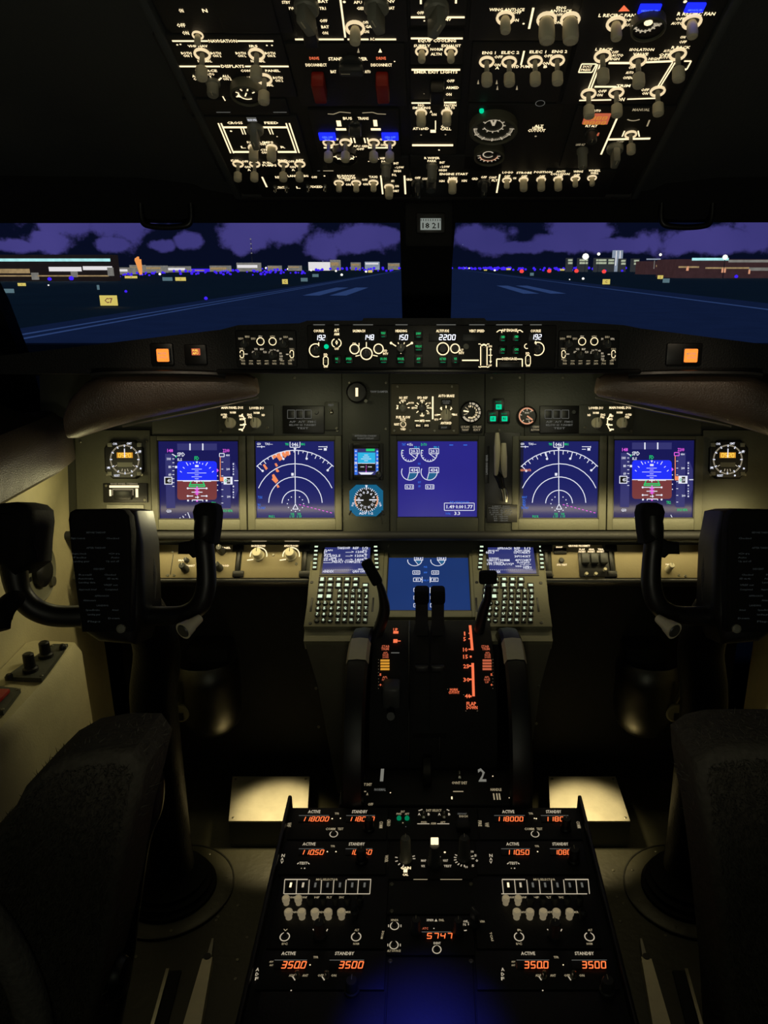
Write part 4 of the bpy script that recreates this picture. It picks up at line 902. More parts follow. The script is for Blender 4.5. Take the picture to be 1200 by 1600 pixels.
    for y in (765, 768, 771.5): l_(304.5, y, 311.5, y, 1.3, 'magenta', .0009)
    l_(300.5, 781.2, 317, 781.2, 1.3); l_(300.5, 781, 300.5, 783.5, 1.2); l_(317, 781, 317, 783.5, 1.2); l_(305, 777, 311, 777, 1.2); l_(309, 774.5, 309, 779, 1.2); d.dot(X(308), Y(782.5), 1.6, 'magenta')
    t_('TR2', 334, 786.5, 7, 4.4, 'greentxt')
    l_(344.3, 713, 344.3, 752, 1.3, 'wxr'); r_(344.5, 745.5, 350, 752, 'wxr', .0006)
    for (a, b_, c_, e_) in ((343, 708.5, 350.5, 708.5), (343, 713.5, 350.5, 713.5), (343, 708.5, 343, 713.5), (350.5, 708.5, 350.5, 713.5)): l_(a, b_, c_, e_, 1.1, 'magenta' if dx else 'white')
    t_('400', 356, 711.3, 6, 3); t_('200', 356.5, 733, 5.5, 3); t_('200', 357.5, 776, 5.5, 3)
    for y in (722, 733, 743.5, 754, 765, 775.5, 786): l_(346, y, 349, y, .9)
    r_(349.5, 745, 363.5, 757, 'white', .0008); r_(354.5, 746.5, 360, 755.5, 'bezel', .001); t_('0', 352.5, 751, 3.4, 6, 'greentxt', .0012); t_('20', 357.5, 751, 4, 4.5, 'white', .0012)
    t_('1013 HPA', 355.5, 798, 16, 4, 'greentxt'); t_('GS0', 264, 798.5, 8, 4.4)
    d.quad([(X(363), Y(722)), (X(367), Y(722)), (X(372), Y(736)), (X(372), Y(766)), (X(367), Y(779)), (X(363), Y(779))], 'tape', .0003)
    l_(366, 751, 372.5, 751, 1.3)
    for y in (725, 733, 741, 760, 769, 777): l_(363.5, y, 366, y, 1); l_(364.8, y - 1.5, 364.8, y + 1.5, .9)
    for y in (729, 737, 765, 773): d.dot(X(364.8), Y(y), .7, 'white')
    for (x, y) in ((339.5, 734), (340, 743.5), (340, 758), (340, 766)): d.dot(X(x), Y(y), .9, 'magenta' if y < 740 else 'white')
    d.quad([(X(339), Y(732)), (X(342), Y(735)), (X(339), Y(738))], 'magenta', .0005)
    for (a, b_, c_, e_) in ((282, 808.5, 280.5, 810.5), (285.5, 806, 287.5, 809), (289.5, 803.5, 290.5, 805), (293.5, 800.5, 297, 809.5), (337.5, 806, 339.5, 810)): l_(a, b_, c_, e_, 1.1)
    d.screw((bx[0] + 9, 819.5), (bx[1] - 8, 819.5)); d.done('symbology')
def nd(dx, dy, label, bx, weather):
    X = lambda v: v + dx; Y = lambda v: v + dy
    d = display('navigation_display', label, 'display', FM, X(398.5), Y(688), X(524), Y(810.5), bx[0], 681, bx[1], 828, 'scr_nd')
    t_ = lambda st, x, y, wd, h, m='white', z=.0006: d.txt(st, X(x), Y(y), wd, h, m, z=z)
    l_ = lambda x0, y0, x1, y1, wd=1.1, m='white', z=.0007: d.ln(X(x0), Y(y0), X(x1), Y(y1), wd, m, z)
    cx_, cy_ = 461.7, 787
    for (r, a) in ((83.3, 46), (62.3, 67), (41.8, 88), (21, 88)): d.arc(X(cx_), Y(cy_), r, 90 - a, 90 + a, 1.25, 'white', .0006)
    for a in range(46, 136, 5):
        big = (a - 46) % 10 == 0; d.ticks(X(cx_), Y(cy_), 83.3 - (6.5 if big else 3.4), 83.3, [a], 1.1, 'white')
    for a in (46, 76, 105, 135): d.ticks(X(cx_), Y(cy_), 73.5, 83, [a], 1.2, 'white'); q = R(a); d.dot(X(cx_ + 72.5 * math.cos(q)), Y(cy_ - 72.5 * math.sin(q)), 1.9, 'white')
    l_(461, 703, 461.5, 787, 1.2)
    l_(453.3, 690.5, 453.3, 698.5, 1.1); l_(468.7, 690.5, 468.7, 698.5, 1.1); l_(453.3, 698.8, 468.7, 698.8, 1.1); t_('046', 461, 694.5, 10.5, 5.6); t_('TRK', 448.5, 694, 6, 3.6, 'greentxt'); t_('MAG', 473.5, 694, 6, 3.6, 'greentxt')
    d.quad([(X(458.5), Y(700)), (X(463.5), Y(700)), (X(461), Y(704))], 'white', .0007)
    t_('GS0', 404.5, 693.6, 6, 3.6); t_('TAS---', 420, 693.6, 12, 3.4); l_(401.5, 698, 414, 698, 1); l_(409, 696.3, 409, 700, 1)
    l_(497.5, 698, 511, 698, 1); l_(497.5, 702, 503.5, 702, 1); d.bar(X(506), Y(700), X(510.5), Y(704), 'white', .0006); l_(511, 697, 511, 700, 1)
    d.bar(X(455.2), Y(739), X(459), Y(743.3), 'white', .0006)
    l_(461.7, 787.5, 457.5, 795.5, 1.2); l_(461.7, 787.5, 466, 795.5, 1.2); l_(457.3, 795.5, 466.2, 795.5, 1.2)
    for a in range(0, 360, 30):
        if a != 90: d.dot(X(cx_ + 12.6 * math.cos(R(a))), Y(cy_ - 12 * math.sin(R(a))), .9, 'white')
    for i in range(9): l_(467.5 + i * 6, 788.3 + i * 1.55, 470.6 + i * 6, 789.1 + i * 1.55, 1.1, 'magenta')
    t_('POS L' if weather else 'POS R', 425, 807, 9.5, 4, 'greentxt'); t_('VOR', 457, 803, 5.6, 3.6, 'greentxt'); t_('VOR', 467.5, 803, 5.6, 3.6, 'greentxt'); t_('1 27', 456.5, 807.5, 7, 3.8, 'greentxt'); t_('1 27', 467.8, 807.5, 7, 3.8, 'greentxt')
    if weather:
        t_('TCAS', 406.5, 777, 7, 4, 'lblue'); t_('TFC', 405, 789, 5, 3.4, 'lblue'); t_('TA ONLY', 409, 793.5, 12, 3.6, 'lblue')
        for poly in (((424.7, 712.7), (432.5, 709.5), (433, 714), (427, 717.5)), ((432.5, 709.5), (439.5, 707), (442, 717), (437, 720.5), (433, 715)), ((439.5, 707), (447, 705), (448.5, 712), (445.5, 715.5), (441.5, 712)), ((447, 705), (453.5, 704.5), (454, 710), (450, 712.5), (447.5, 709.5)),
                     ((410.5, 726.5), (413.5, 725), (418.5, 732), (415.5, 734.5)), ((429, 724.5), (432, 723.5), (434.5, 728), (431.5, 729.5)), ((430.5, 733), (433.5, 732), (436.5, 736.5), (434, 738), (431.5, 737)), ((425, 742), (428, 740.5), (435, 751), (431, 755.5), (424.5, 749), (426, 747)), ((432, 758), (434.5, 757), (437, 761), (433.5, 762.5))):
            d.quad([(X(a), Y(b_)) for a, b_ in poly], 'wxr', .0004)
    else:
        t_('RADAR DATA', 409.5, 734.5, 17, 3.6, 'wxr'); 
        for (st, y, wd) in (('WX+T', 777, 8), ('TFC', 782, 5), ('TFC', 786, 5), ('TRS', 789.5, 5), ('TA ONLY', 793.5, 12)): t_(st, 406 + wd * .2, y, wd, 3.4, 'lblue')
    d.screw((bx[0] + 8, 819.5), (bx[1] - 8, 819.5)); d.done('symbology')
pfd(0, 0, 'blue and brown attitude display partly behind the captain yoke grip', (237, 385))
pfd(710.5, -1.5, 'blue and brown attitude display partly behind the first officer yoke grip', (949, 1097))
nd(0, 0, 'navy map display with orange weather echoes beside the standby dials', (387, 534), True)
nd(411.7, 0, 'navy map display without weather echoes beside the landing gear lever', (800, 947), False)
# engine display
def egauge(d, cx_, cy_, r, st, bx, by, fill, needle, ticks=True):
    d.arc(cx_, cy_, r, -205, 5, 1.1, 'white', .0007)
    if ticks: d.ticks(cx_, cy_, r - 2.6, r, [-205 + 21 * i for i in range(11)], .9, 'white')
    if fill:
        k = d.hx(cx_, cy_); c_ = d.P(cx_, cy_); d.lt.use('teal').poly([c_] + [(c_[0] + r * .93 * k * math.cos(R(a)), c_[1] + r * .93 * k * math.sin(R(a))) for a in range(0, -106, -15)], d.h + .0004)
    d.ticks(cx_, cy_, 0, r - 1, [needle], 1, 'white')
    for (a, b_, c_, e_) in ((bx, by, bx + 15, by), (bx, by + 8, bx + 15, by + 8), (bx, by, bx, by + 8), (bx + 15, by, bx + 15, by + 8)): d.ln(a, b_, c_, e_, .9, 'white', .0008)
    d.bar(bx, by, bx + 15, by + 8, 'scr_eng', .0006); d.txt(st, bx + 7.5, by + 4, 11, 4.6, 'white', z=.0009)
d = display('engine_display', 'violet upper engine display with round dials above the keyboard units', 'display', FM, 620, 688, 747, 809, 610, 681, 757, 832, 'scr_eng', 'panel_dark')
d.txt('TAT', 631, 694.5, 6, 3.6, 'lblue'); d.txt('+15c', 640.5, 694.5, 9, 4, 'white'); d.txt('D-TO', 662.5, 694.5, 9, 4, 'greentxt')
for x in (705, 727): d.bar(x - 3, 694.7, x + 3, 696, 'lblue')
for i, x in enumerate((640, 670.5)):
    egauge(d, x, 708.5, 12.6, '20.3', x, 701, False, -38); egauge(d, x, 737.5, 12.6, '434', x, 730.5, True, -105, False)
    d.txt('90.1', x + 11, 698.7, 8, 3.2, 'cyan'); d.dot(x - 12, 704, 1.1, 'greentxt')
    bx = 633 if i == 0 else 665
    for (a, b_, c_, e_) in ((bx, 757.5, bx + 13, 757.5), (bx, 764, bx + 13, 764), (bx, 757.5, bx, 764), (bx + 13, 757.5, bx + 13, 764)): d.ln(a, b_, c_, e_, .9, 'white')
    d.txt('0.31', bx + 6.5, 760.8, 10, 4, 'white')
d.txt('N1', 655, 724.5, 3.6, 3, 'lblue'); d.txt('EGT', 655.5, 753.5, 4.6, 3, 'lblue'); d.txt('FF', 655.5, 760, 3.4, 3, 'lblue')
for (a, b_, c_, e_) in ((694.5, 786, 740.5, 786), (694.5, 797.5, 740.5, 797.5), (694.3, 786, 694.3, 797.5), (741, 786, 741, 797.5)): d.ln(a, b_, c_, e_, .9, 'white')
d.txt('FUEL QTY-KGS X 1000', 718, 784.6, 30, 2.8, 'lblue', z=.0008); d.txt('1.49', 704, 791.7, 12.5, 5.2, 'white'); d.txt('0.00', 718, 791.7, 12, 5.2, 'white'); d.txt('1.77', 732.5, 791.7, 12.5, 5.2, 'white'); d.txt('TOTAL', 700, 802.5, 8, 3, 'lblue'); d.txt('3.3', 714.5, 802, 9, 5, 'white')
d.screw((619, 819), (743, 819)); d.done('symbology')
# ------------------------------------------------------------------ smaller instruments on the main panel
def dial(s, x, y, r, h=.006, case='bezel', rim='black', name='dial'):
    k = r * s.hx(x, y)
    h0 = s.h; s.h = h0 + h; Mx = s.at(x, y, -h); s.h = h0      # (x, y) is where the raised face itself shows
    MB(rim).lathe([(k * 1.12, 0), (k * 1.12, h), (k, h + .0015), (k * .97, h), (k * .97, h - .002)], 28, cap1=False).build('case', s.root, None, Mx)
    MB(case).lathe([(k * .98, 0), (k * .98, h - .002)], 28).build(name, s.root, None, Mx)
def clock(dx, label):
    X = lambda v: v + dx
    c_ = Mod(FM, 'clock', label, 'clock', X(195), 718, 'panel clocks')
    k = c_.hx(X(195), 718); oc = [(k * 30 * x, k * 30 * y) for x, y in ((-.6, -1), (.6, -1), (1, -.6), (1, .6), (.6, 1), (-.6, 1), (-1, .6), (-1, -.6))]
    MB('black').puff(oc, -.004, .008, .003, 2).build('case', c_.root)
    c_.put('dial_face', MB('bezel').lathe([(k * 24, .006), (k * 24, .0088)], 36), X(195), 718); c_.h = .0088
    for i in range(60): c_.ticks(X(195), 718, 19.5 if i % 5 == 0 else 21, 23.2, [6 * i], 1.1 if i % 5 else 1.6, 'white' if i % 5 == 0 else 'dialtxt')
    c_.ticks(X(195), 718, 3, 17, [90], 1.6, 'white'); c_.ticks(X(195), 718, 15, 19, [270, 255, 285, 215, 325], 1, 'dialtxt')
    c_.bar(X(182.5), 707, X(207.5), 715.5, 'amberwin', .0003); c_.seg('0520', X(195), 711.3, 21, 6, 'amberclock', 0, .0008)
    c_.bar(X(183.5), 722.5, X(207), 729.5, 'knob_grey', .0003)
    for (sx, sy) in ((-23, -23), (23, -23), (-23, 22), (23, 22)):
        c_.block('push_button', X(195) + sx - 3.6, 718 + sy - 3.2, X(195) + sx + 3.6, 718 + sy + 3.2, -.003, .003, 'knob_grey', .001)
    for (st, x, y, wd) in (('CHR', 180, 693.5, 7), ('GMT', 202, 693, 8), ('TIME', 206, 693, 0), ('RESET', 183, 743, 9), ('ET', 219, 706, 5), ('DATE', 170, 731, 5)):
        if wd: c_.txt(st, X(x), y, wd, 3.2, 'white', z=.001)
    for (x, y) in ((170, 730.5), (220, 732), (206, 743), (219, 705)): c_.dot(X(x), y, 1.5, 'white', .001)
    c_.screw((X(168), 742), (X(222), 742)); c_.done('dial_marking')
clock(0, 'eight-sided clock with amber digits above the nose wheel guard switch'); clock(942, 'eight-sided clock with amber digits alone on the first officer panel')
n_ = Mod(FM, 'steering_switch', 'lit nose wheel steering switch panel with a dark guard under the captain clock', 'switch panel', 195, 770)
n_.plate(162, 755, 231, 785, 'bezel', .008, .0015, z=.004); n_.h = .004
n_.bar(171, 758.5, 217, 762, 'txt'); n_.txt('NOSE WHEEL STEERING', 194, 756, 42, 2.6, 'txtdim'); n_.bar(171, 765, 174, 775, 'txt'); n_.bar(212, 763.5, 216, 777, 'txt')
for (a, b_, c_, e_) in ((176, 764.5, 176, 774), (176, 764.5, 208, 764.5), (208, 764.5, 208, 774)): n_.ln(a, b_, c_, e_, 1.2, 'txtdim')
n_.block('guard', 181, 766, 208, 781, .0, .012, 'black', .003); n_.screw((166, 759), (226, 781)); n_.done()
n_ = Mod(FM, 'placard', 'pale placard strip below the nose wheel steering switch', 'placard', 196, 792); n_.plate(167, 788.5, 225, 795, 'knob_grey', .004, .0008, z=.002)
# main panel display selectors
def dusel(s, label):
    f = (lambda x: x) if s < 0 else (lambda x: 1332 - x)
    q = Mod(FM, 'display_selector_panel', label, 'control panel', f(385), 655, 'display selector panels')
    q.plate(f(343) if s < 0 else f(428), 633, f(428) if s < 0 else f(343), 678, 'panel_dark', .01, .0015, z=.005); q.h = .005
    q.txt('MAIN PANEL DUS', f(363), 637, 34, 3.6); q.txt('LOWER DU', f(401), 637.5, 22, 3.6)
    for (st, x, y, wd) in (('NORM', 364, 644.5, 9), ('OUTBD', 350, 648, 10), ('PFD', 352, 652, 7), ('INBD', 377, 650, 7), ('MFD', 378, 655, 7), ('NORM', 401, 645, 9), ('ENG', 390, 648, 7), ('PRI', 391, 652, 6), ('ND', 411.5, 648.5, 5)): q.txt(st, f(x), y, wd, 3.2)
    k = -1 if s > 0 else 1
    q.arc(f(366), 660, 17, -50 if s < 0 else 130, 45 if s < 0 else 230, 1.5); q.ticks(f(366), 660, 14, 19, [-45, -10, 20, 44] if s < 0 else [136, 160, 190, 225], 1.6)
    q.bar(f(379) - 4, 663, f(379) + 4, 665); q.bar(f(376) - 3, 670, f(376) + 3, 672)
    for x in (360.5, 400): q.knob(f(x), 661, 8.4, .022, 'cream', 'bar', 0)
    q.screw((f(346), 673), (f(418), 668)); q.done()
dusel(-1, 'lit two-knob display selector under the brown hood on the captain side'); dusel(1, 'lit two-knob display selector under the brown hood on the first officer side')
def annun(x0, label, extra):
    q = Mod(FM, 'annunciator', label, 'annunciator', x0 + 28, 652, 'dark annunciator panels')
    q.plate(x0 - 5, 634, x0 + 60, 677, 'black', .008, .0015, z=.004); q.h = .004
    for i in range(3): q.block('annunciator_cap', x0 + 3 + 13 * i, 641, x0 + 14 + 13 * i, 654, 0, .004, 'bezel', .001); q.ln(x0 + 3 + 13 * i, 641, x0 + 14 + 13 * i, 641, .8, 'txtgrey', .005); q.ln(x0 + 3 + 13 * i, 654, x0 + 14 + 13 * i, 654, .8, 'txtgrey', .005); q.ln(x0 + 3 + 13 * i, 641, x0 + 3 + 13 * i, 654, .7, 'txtgrey', .005); q.ln(x0 + 14 + 13 * i, 641, x0 + 14 + 13 * i, 654, .7, 'txtgrey', .005)
    for (st, y) in (('A/P  A/T  FMC', 659), ('BELOW GS  P-INHIBIT', 664), ('TEST', 669)): q.txt(st, x0 + 26, y, 42 if len(st) > 6 else 18, 2.8, 'txtgrey')
    q.put('test_knob', MB('knob_dark').lathe([(.004, 0), (.004, .006)], 10), x0 + 48, 644); q.done()
annun(447, 'dark three-window annunciator above the weather map display', 0); annun(848, 'dark three-window annunciator above the plain map display', 0)
q = Mod(FM, 'toggle_panel', 'small dark panel with one steel toggle beside the round rudder trim dial', 'switch panel', 518, 645); q.plate(508, 628, 529, 672, 'panel_dark', .006, .001, z=.003); q.h = .003; q.toggle(518, 644, .8, 'plain', -20); q.txt('TEST', 517, 633, 9, 2.8, 'txtgrey'); q.screw((526, 669)); q.done()
# yaw damper indicator
q = Mod(FM, 'yaw_damper_indicator', 'round black indicator with one bright upright bar near the standby displays', 'indicator', 557, 613)
dial(q, 557, 613, 14.5, .010); q.h = .008; q.bar(555.5, 606, 559.5, 619.5, 'txt'); q.put('knob', MB('knob_grey').lathe([(.004, 0), (.0036, .008)], 12), 572, 627); q.txt('YAW DAMPER', 592, 611.5, 28, 3, 'txtgrey', z=-.006); q.done('dial_marking')
q = Mod(FM, 'placard', 'small two-line placard over the little standby attitude screen', 'placard', 572, 682.5); q.plate(550, 678, 593, 688, 'knob_dark', .004, .0008, z=.002); q.h = .002; q.txt('INTEGRATED STANDBY', 571.5, 681, 34, 2.6, 'txtgrey'); q.txt('FLIGHT DISPLAY', 571.5, 685, 26, 2.4, 'txtgrey'); q.done()
d = display('standby_display', 'small cyan standby attitude screen above the teal round compass dial', 'display', FM, 552, 699.5, 593, 743.5, 545, 693, 599, 750, 'tape', 'black', .006, .003, 'standby instruments')
d.bar(559, 707, 586.5, 724, 'cyan'); d.bar(559, 724, 586.5, 736, 'bezel', .0005); d.bar(572, 700.5, 585.5, 705, 'greentxt', .0004); d.bar(554, 702, 558.5, 742, 'lblue', .0004); d.bar(587.5, 704, 592, 741, 'lblue', .0004)
for (y, hw) in ((711, 3), (714, 5), (717, 8), (720, 3)): d.ln(572 - hw, y, 572 + hw, y, .8, 'white')
d.ln(559, 724, 586, 724, 1.1, 'white'); d.ln(563, 729.5, 569, 729.5, 1.4, 'white'); d.ln(575, 729.5, 581, 729.5, 1.4, 'white'); d.ln(572, 727, 572, 738, 1.2, 'magenta'); d.quad([(560, 738), (584, 738), (580, 741.5), (564, 741.5)], 'white')
for y in (705, 711, 717, 723, 730, 736): d.ln(554.5, y, 557.5, y, 1.1, 'white'); d.ln(588.5, y, 591, y, 1.1, 'white')
d.txt('30', 556, 723.5, 4.6, 4, 'white', z=.0012); d.txt('20', 589.5, 723.5, 4.4, 4, 'white', z=.0012); d.knob(592.5, 741.5, 6, .012, 'knob_dark', 'round'); d.done('symbology')
q = Mod(FM, 'compass_dial', 'teal eight-sided compass dial with white marks under the standby attitude screen', 'instrument dial', 572.5, 782, 'standby instruments')
k = q.hx(572, 782); oc = [(k * 26 * x, k * 24.5 * y) for x, y in ((-.6, -1), (.6, -1), (1, -.62), (1, .62), (.6, 1), (-.6, 1), (-1, .62), (-1, -.62))]
MB('cyanface').puff(oc, -.002, .007, .002, 2).build('case', q.root); q.h = .0072
q.put('dial_face', MB('bezel').lathe([(k * 18.5, -.001), (k * 18.5, .0006)], 32), 572.5, 781)
for i in range(36): q.ticks(572.5, 781, 15.5 if i % 3 == 0 else 17, 19.5, [10 * i], 1.0 if i % 3 else 1.5, 'white', .0009)
for i, st in enumerate(('6', '3', '0', '33', '30', '27', '24', '21', '18', '15', '12', '9')): a = R(50 + i * 30); q.txt(st, 572.5 + 12 * math.cos(a), 781 - 12 * math.sin(a), 3.6, 4, 'white', rot=50 + i * 30 - 90, z=.001)
q.ln(556, 781.5, 568, 781.5, 1.8, 'white', .0012); q.ln(577, 781, 588, 781, 1.8, 'white', .0012); q.quad([(570.5, 758), (574.5, 758), (572.5, 764)], 'white', .001); q.arc(572.5, 781, 17.5, 160, 215, 2, 'salmon', .0011); q.arc(572.5, 781, 17.5, -35, 20, 2, 'salmon', .0011)
q.txt('VOR', 551.5, 788, 7, 3.4, 'white', rot=70, z=.001); q.txt('VOR', 594, 788, 7, 3.4, 'white', rot=-70, z=.001); q.txt('ADF 1-2', 572, 802, 22, 3.6, 'white', z=.001); q.done('dial_marking')
for sx in (549, 597): q.put('side_lever', MB('black').tube([(0, 0, .002), (.004 * (1 if sx > 570 else -1), -.008, .008)], .0016, 8, 1), sx, 798)
# centre panel with auto brake
q = Mod(FM, 'autobrake_panel', 'olive panel with fuel flow, speed reference and autobrake knobs above the engine display', 'control panel', 664, 640)
q.plate(611, 600, 717, 679, 'bulk', .012, .002, z=.005); q.h = .005
q.screw((621, 604), (706, 604), (616, 673), (709, 673), (641, 673), (679, 673))
q.txt('N1 SET', 630.5, 621.5, 13, 3.6); q.txt('AUTO', 630, 626, 8, 3); q.txt('BOTH', 642.5, 629.5, 8, 2.6); q.txt('1', 621, 637, 2, 3); q.ticks(629.5, 637, 7.5, 10.5, [160, 120, 90, 40, 0, 190], 1.3)
q.knob(629.5, 637.5, 6.6, .016, 'knob_grey', 'round')
q.txt('SPD REF', 660, 621.5, 16, 3.6); q.txt('AUTO', 660, 626, 7, 3); q.ticks(659.5, 637.5, 7.5, 11.5, [90, 45, 20, 0, -30, -90, -140, 160, 180, 135], 1.3); q.txt('SET', 645.5, 637.5, 5, 2.8); q.txt('V1', 671, 630, 3.4, 2.6); q.txt('VR', 673, 637.5, 3.4, 2.6); q.txt('WT', 669, 646, 4, 2.8); q.txt('VREF', 659.5, 649.5, 7, 2.8); q.knob(659, 637.5, 6.6, .016, 'knob_dark', 'round')
q.bar(675, 619.5, 677.3, 655); q.txt('AUTO BRAKE', 697.5, 618.5, 25, 4)
q.block('annunciator_cap', 689, 624, 706, 633, 0, .005, 'black', .0015); q.txt('AUTO BRAKE', 697, 627, 12, 2, 'txtgrey', z=.0055); q.txt('DISARM', 697, 630, 9, 2, 'txtgrey', z=.0055)
q.ticks(697, 647, 9, 13, [90, 45, 0, 135, 185, 220], 1.5); q.txt('OFF', 682, 648.5, 6, 3); q.txt('RTO', 682, 655.5, 6, 3); q.txt('MAX', 711, 648, 7, 3); q.txt('1', 689.5, 637.5, 2, 3); q.txt('3', 705, 637.5, 2.4, 3); q.knob(697, 649, 9, .026, 'cream', 'bar', 0)
q.block('window', 685, 664, 705, 671, 0, .003, 'black', .001); q.txt('ANTISKID', 697, 661, 17, 3.8); q.txt('INOP', 694, 668, 9, 2.6, 'txtgrey', z=.0035)
q.txt('FUEL FLOW', 630, 652, 22, 4); q.txt('RATE', 629.5, 656, 8, 2.8); q.txt('RESET', 620, 663, 8, 3.2); q.txt('USED', 630, 670.5, 8, 3.2); q.toggle(630, 663, .7, 'short', -10)
q.ln(648, 657.5, 655, 657.5, 1.4); q.ln(665, 657.5, 672, 657.5, 1.4); q.txt('MFD', 660, 657.5, 8, 3.6)
for (x, st) in ((653.5, 'ENG'), (666.5, 'SYS')): q.block('push_button', x - 5, 661.5, x + 5, 668.5, 0, .005, 'black', .001); q.txt(st, x, 665, 6.5, 3, 'txt', z=.0056)
q.done()
# flap dial
q = Mod(FM, 'flap_gauge', 'round black flap position dial with warm numerals beside the green gear lamps', 'instrument dial', 736, 644)
dial(q, 736, 644, 15.5, .006); q.h = .0045; q.arc(736, 644, 13.5, -150, 100, 3.2, 'dialtxt'); q.arc(736, 644, 13.5, -150, 100, .001, 'bezel')
for i, a in enumerate((100, 74, 48, 22, -4, -30, -56, -82, -108)): q.ticks(736, 644, 11, 16, [a + 13], 1.6, 'bezel', .0008); q.txt(('UP', '1', '2', '5', '10', '15', '25', '30', '40')[i], 736 + 9 * math.cos(R(a)), 644 - 9 * math.sin(R(a)), None, 2.8, 'txt', z=.0008)
q.ticks(736, 644, 0, 12, [170], 2.2, 'txt', .001); q.ticks(736, 644, 6, 12, [140, 200], 1.4, 'txtdim', .001); q.dot(736, 644, 4, 'bezel', .0012); q.done('dial_marking')
q = Mod(FM, 'flap_annunciator', 'pair of dark leading edge flap captions under the flap position dial', 'annunciator', 736, 667)
for (x, st) in ((727, 'TRANSIT'), (745.5, 'EXT')): q.block('annunciator_cap', x - 8, 663.5, x + 8, 676, -.002, .004, 'black', .001); q.h = .004; q.txt('LE FLAPS', x, 667, 13, 3, 'txtdim'); q.txt(st, x, 671.5, 11, 3, 'txtdim'); q.h = 0
q.done()
q = Mod(FM, 'gear_indicator', 'three green lit landing gear lamps in a triangle over the gear lever', 'indicator', 778, 645)
for (x, y, t1, t2) in ((779, 632.5, 'NOSE', 'GEAR'), (770, 651, 'LEFT', 'GEAR'), (788, 651, 'RIGHT', 'GEAR')):
    q.block('lamp_housing', x - 8.5, y - 9.5, x + 8.5, y + 10, -.002, .006, 'black', .0015); q.block('lamp', x - 4.5, y - .5, x + 4.5, y + 7.5, .004, .0068, 'green', .0008)
    q.h = .0062; q.txt(t1, x, y - 4.5, 9, 3, 'greendim'); q.h = .007; q.txt(t1[:2], x, y + 3, 4, 3.4, 'bezel'); q.h = 0
q.done()
# gear lever
A = FM.M @ Vector((*FM.loc(783, 684), 0))
rt = thing('gear_lever', 'cream paddle shaped landing gear lever hanging below the green lamps', 'lever', FM.M @ T(*FM.loc(783, 720), 0))
o2 = FM.loc(783, 720); pl = lambda x, y: (FM.loc(x, y)[0] - o2[0], FM.loc(x, y)[1] - o2[1])
MB('black').box(pl(760, 0)[0], pl(819, 0)[0], pl(0, 808)[1], pl(0, 676)[1], -.002, .0015, .001).build('slot_plate', rt)
m = MB('cream'); m.tube([(*pl(775, 677), .028), (*pl(775, 700), .030), (*pl(774.5, 725), .026), (*pl(774, 742), .018)], [.004, .0068, .0056, .0035], 10, 4); m.build('lever_wheel', rt)
m = MB('cream'); m.tube([(*pl(785, 693), .028), (*pl(785, 715), .030), (*pl(786, 733), .024), (*pl(788, 745), .016)], [.005, .0068, .006, .0035], 10, 4); m.build('lever_wheel', rt)
m = MB('black'); m.tube([(*pl(774, 740), .016), (*pl(780, 748), .010), (*pl(784, 762), .006)], [.006, .008, .006], 10, 4); m.build('shaft', rt)
MB('steel').tube([(*pl(786, 764), .006), (*pl(789, 773), .008), (*pl(789, 784), .008)], [.006, .007, .006], 12, 3).build('trigger', rt)
q = Mod(FM, 'limit_placard', 'dark speed limit placard with faint columns under the gear lever', 'placard', 780, 800); q.plate(760, 788, 808, 816, 'bezel', .004, .001, z=.0045); q.h = .0045
for i, row in enumerate(('LIMIT (IAS)', 'FLAPS   GEAR', '1 -250K  EXT 320K', '5 -250K  RET 235K', '10 -210K  270K', '15 -200K', '25 -190K', '40 -162K')): q.txt(row, 783, 791 + i * 3.2, 12 + len(row) * 1.4, 1.9, 'txtgrey')
q.ln(763, 793.5, 806, 793.5, .5, 'txtgrey'); q.ln(784, 794, 784, 815, .5, 'txtgrey'); q.done()
q = Mod(FM, 'limit_placard', 'narrow upright placard strip beside the gear lever', 'placard', 760.5, 726); q.plate(757, 697, 764, 755, 'bezel', .003, .0006, z=.0035); q.h = .0035; q.txt('LANDING GEAR', 760.5, 726, None, 3, 'txtgrey', rot=90); q.done()
q = Mod(FM, 'brake_pressure_gauge', 'round brake pressure dial with a salmon arc beside the green gear lamps', 'instrument dial', 823.5, 650)
dial(q, 823.5, 650, 14, .006); q.h = .0045; q.arc(823.5, 650, 12, 40, 320, 1.8, 'salmon'); q.ticks(823.5, 650, 8, 12, [50, 90, 130, 170, 230, 290], 1.3, 'dialtxt'); q.ln(823.5, 650, 832, 656, 2, 'salmon', .0008); q.txt('BRAKE', 823.5, 645, 7, 2.4, 'dialtxt'); q.txt('PRESS', 826, 655, 8, 2.4, 'dialtxt'); q.done('dial_marking')
q = Mod(FM, 'placard', 'tiny cabin altitude caption with a bright bar under the brake dial', 'placard', 838, 669); q.plate(828, 664, 850, 675, 'black', .003, .0006, z=.002); q.h = .002; q.txt('CABIN', 837, 667, 10, 2.6, 'txtdim'); q.txt('ALTITUDE', 836, 671.5, 13, 2.8, 'txtdim'); q.bar(846, 665, 847.5, 674, 'txtdim'); q.done()

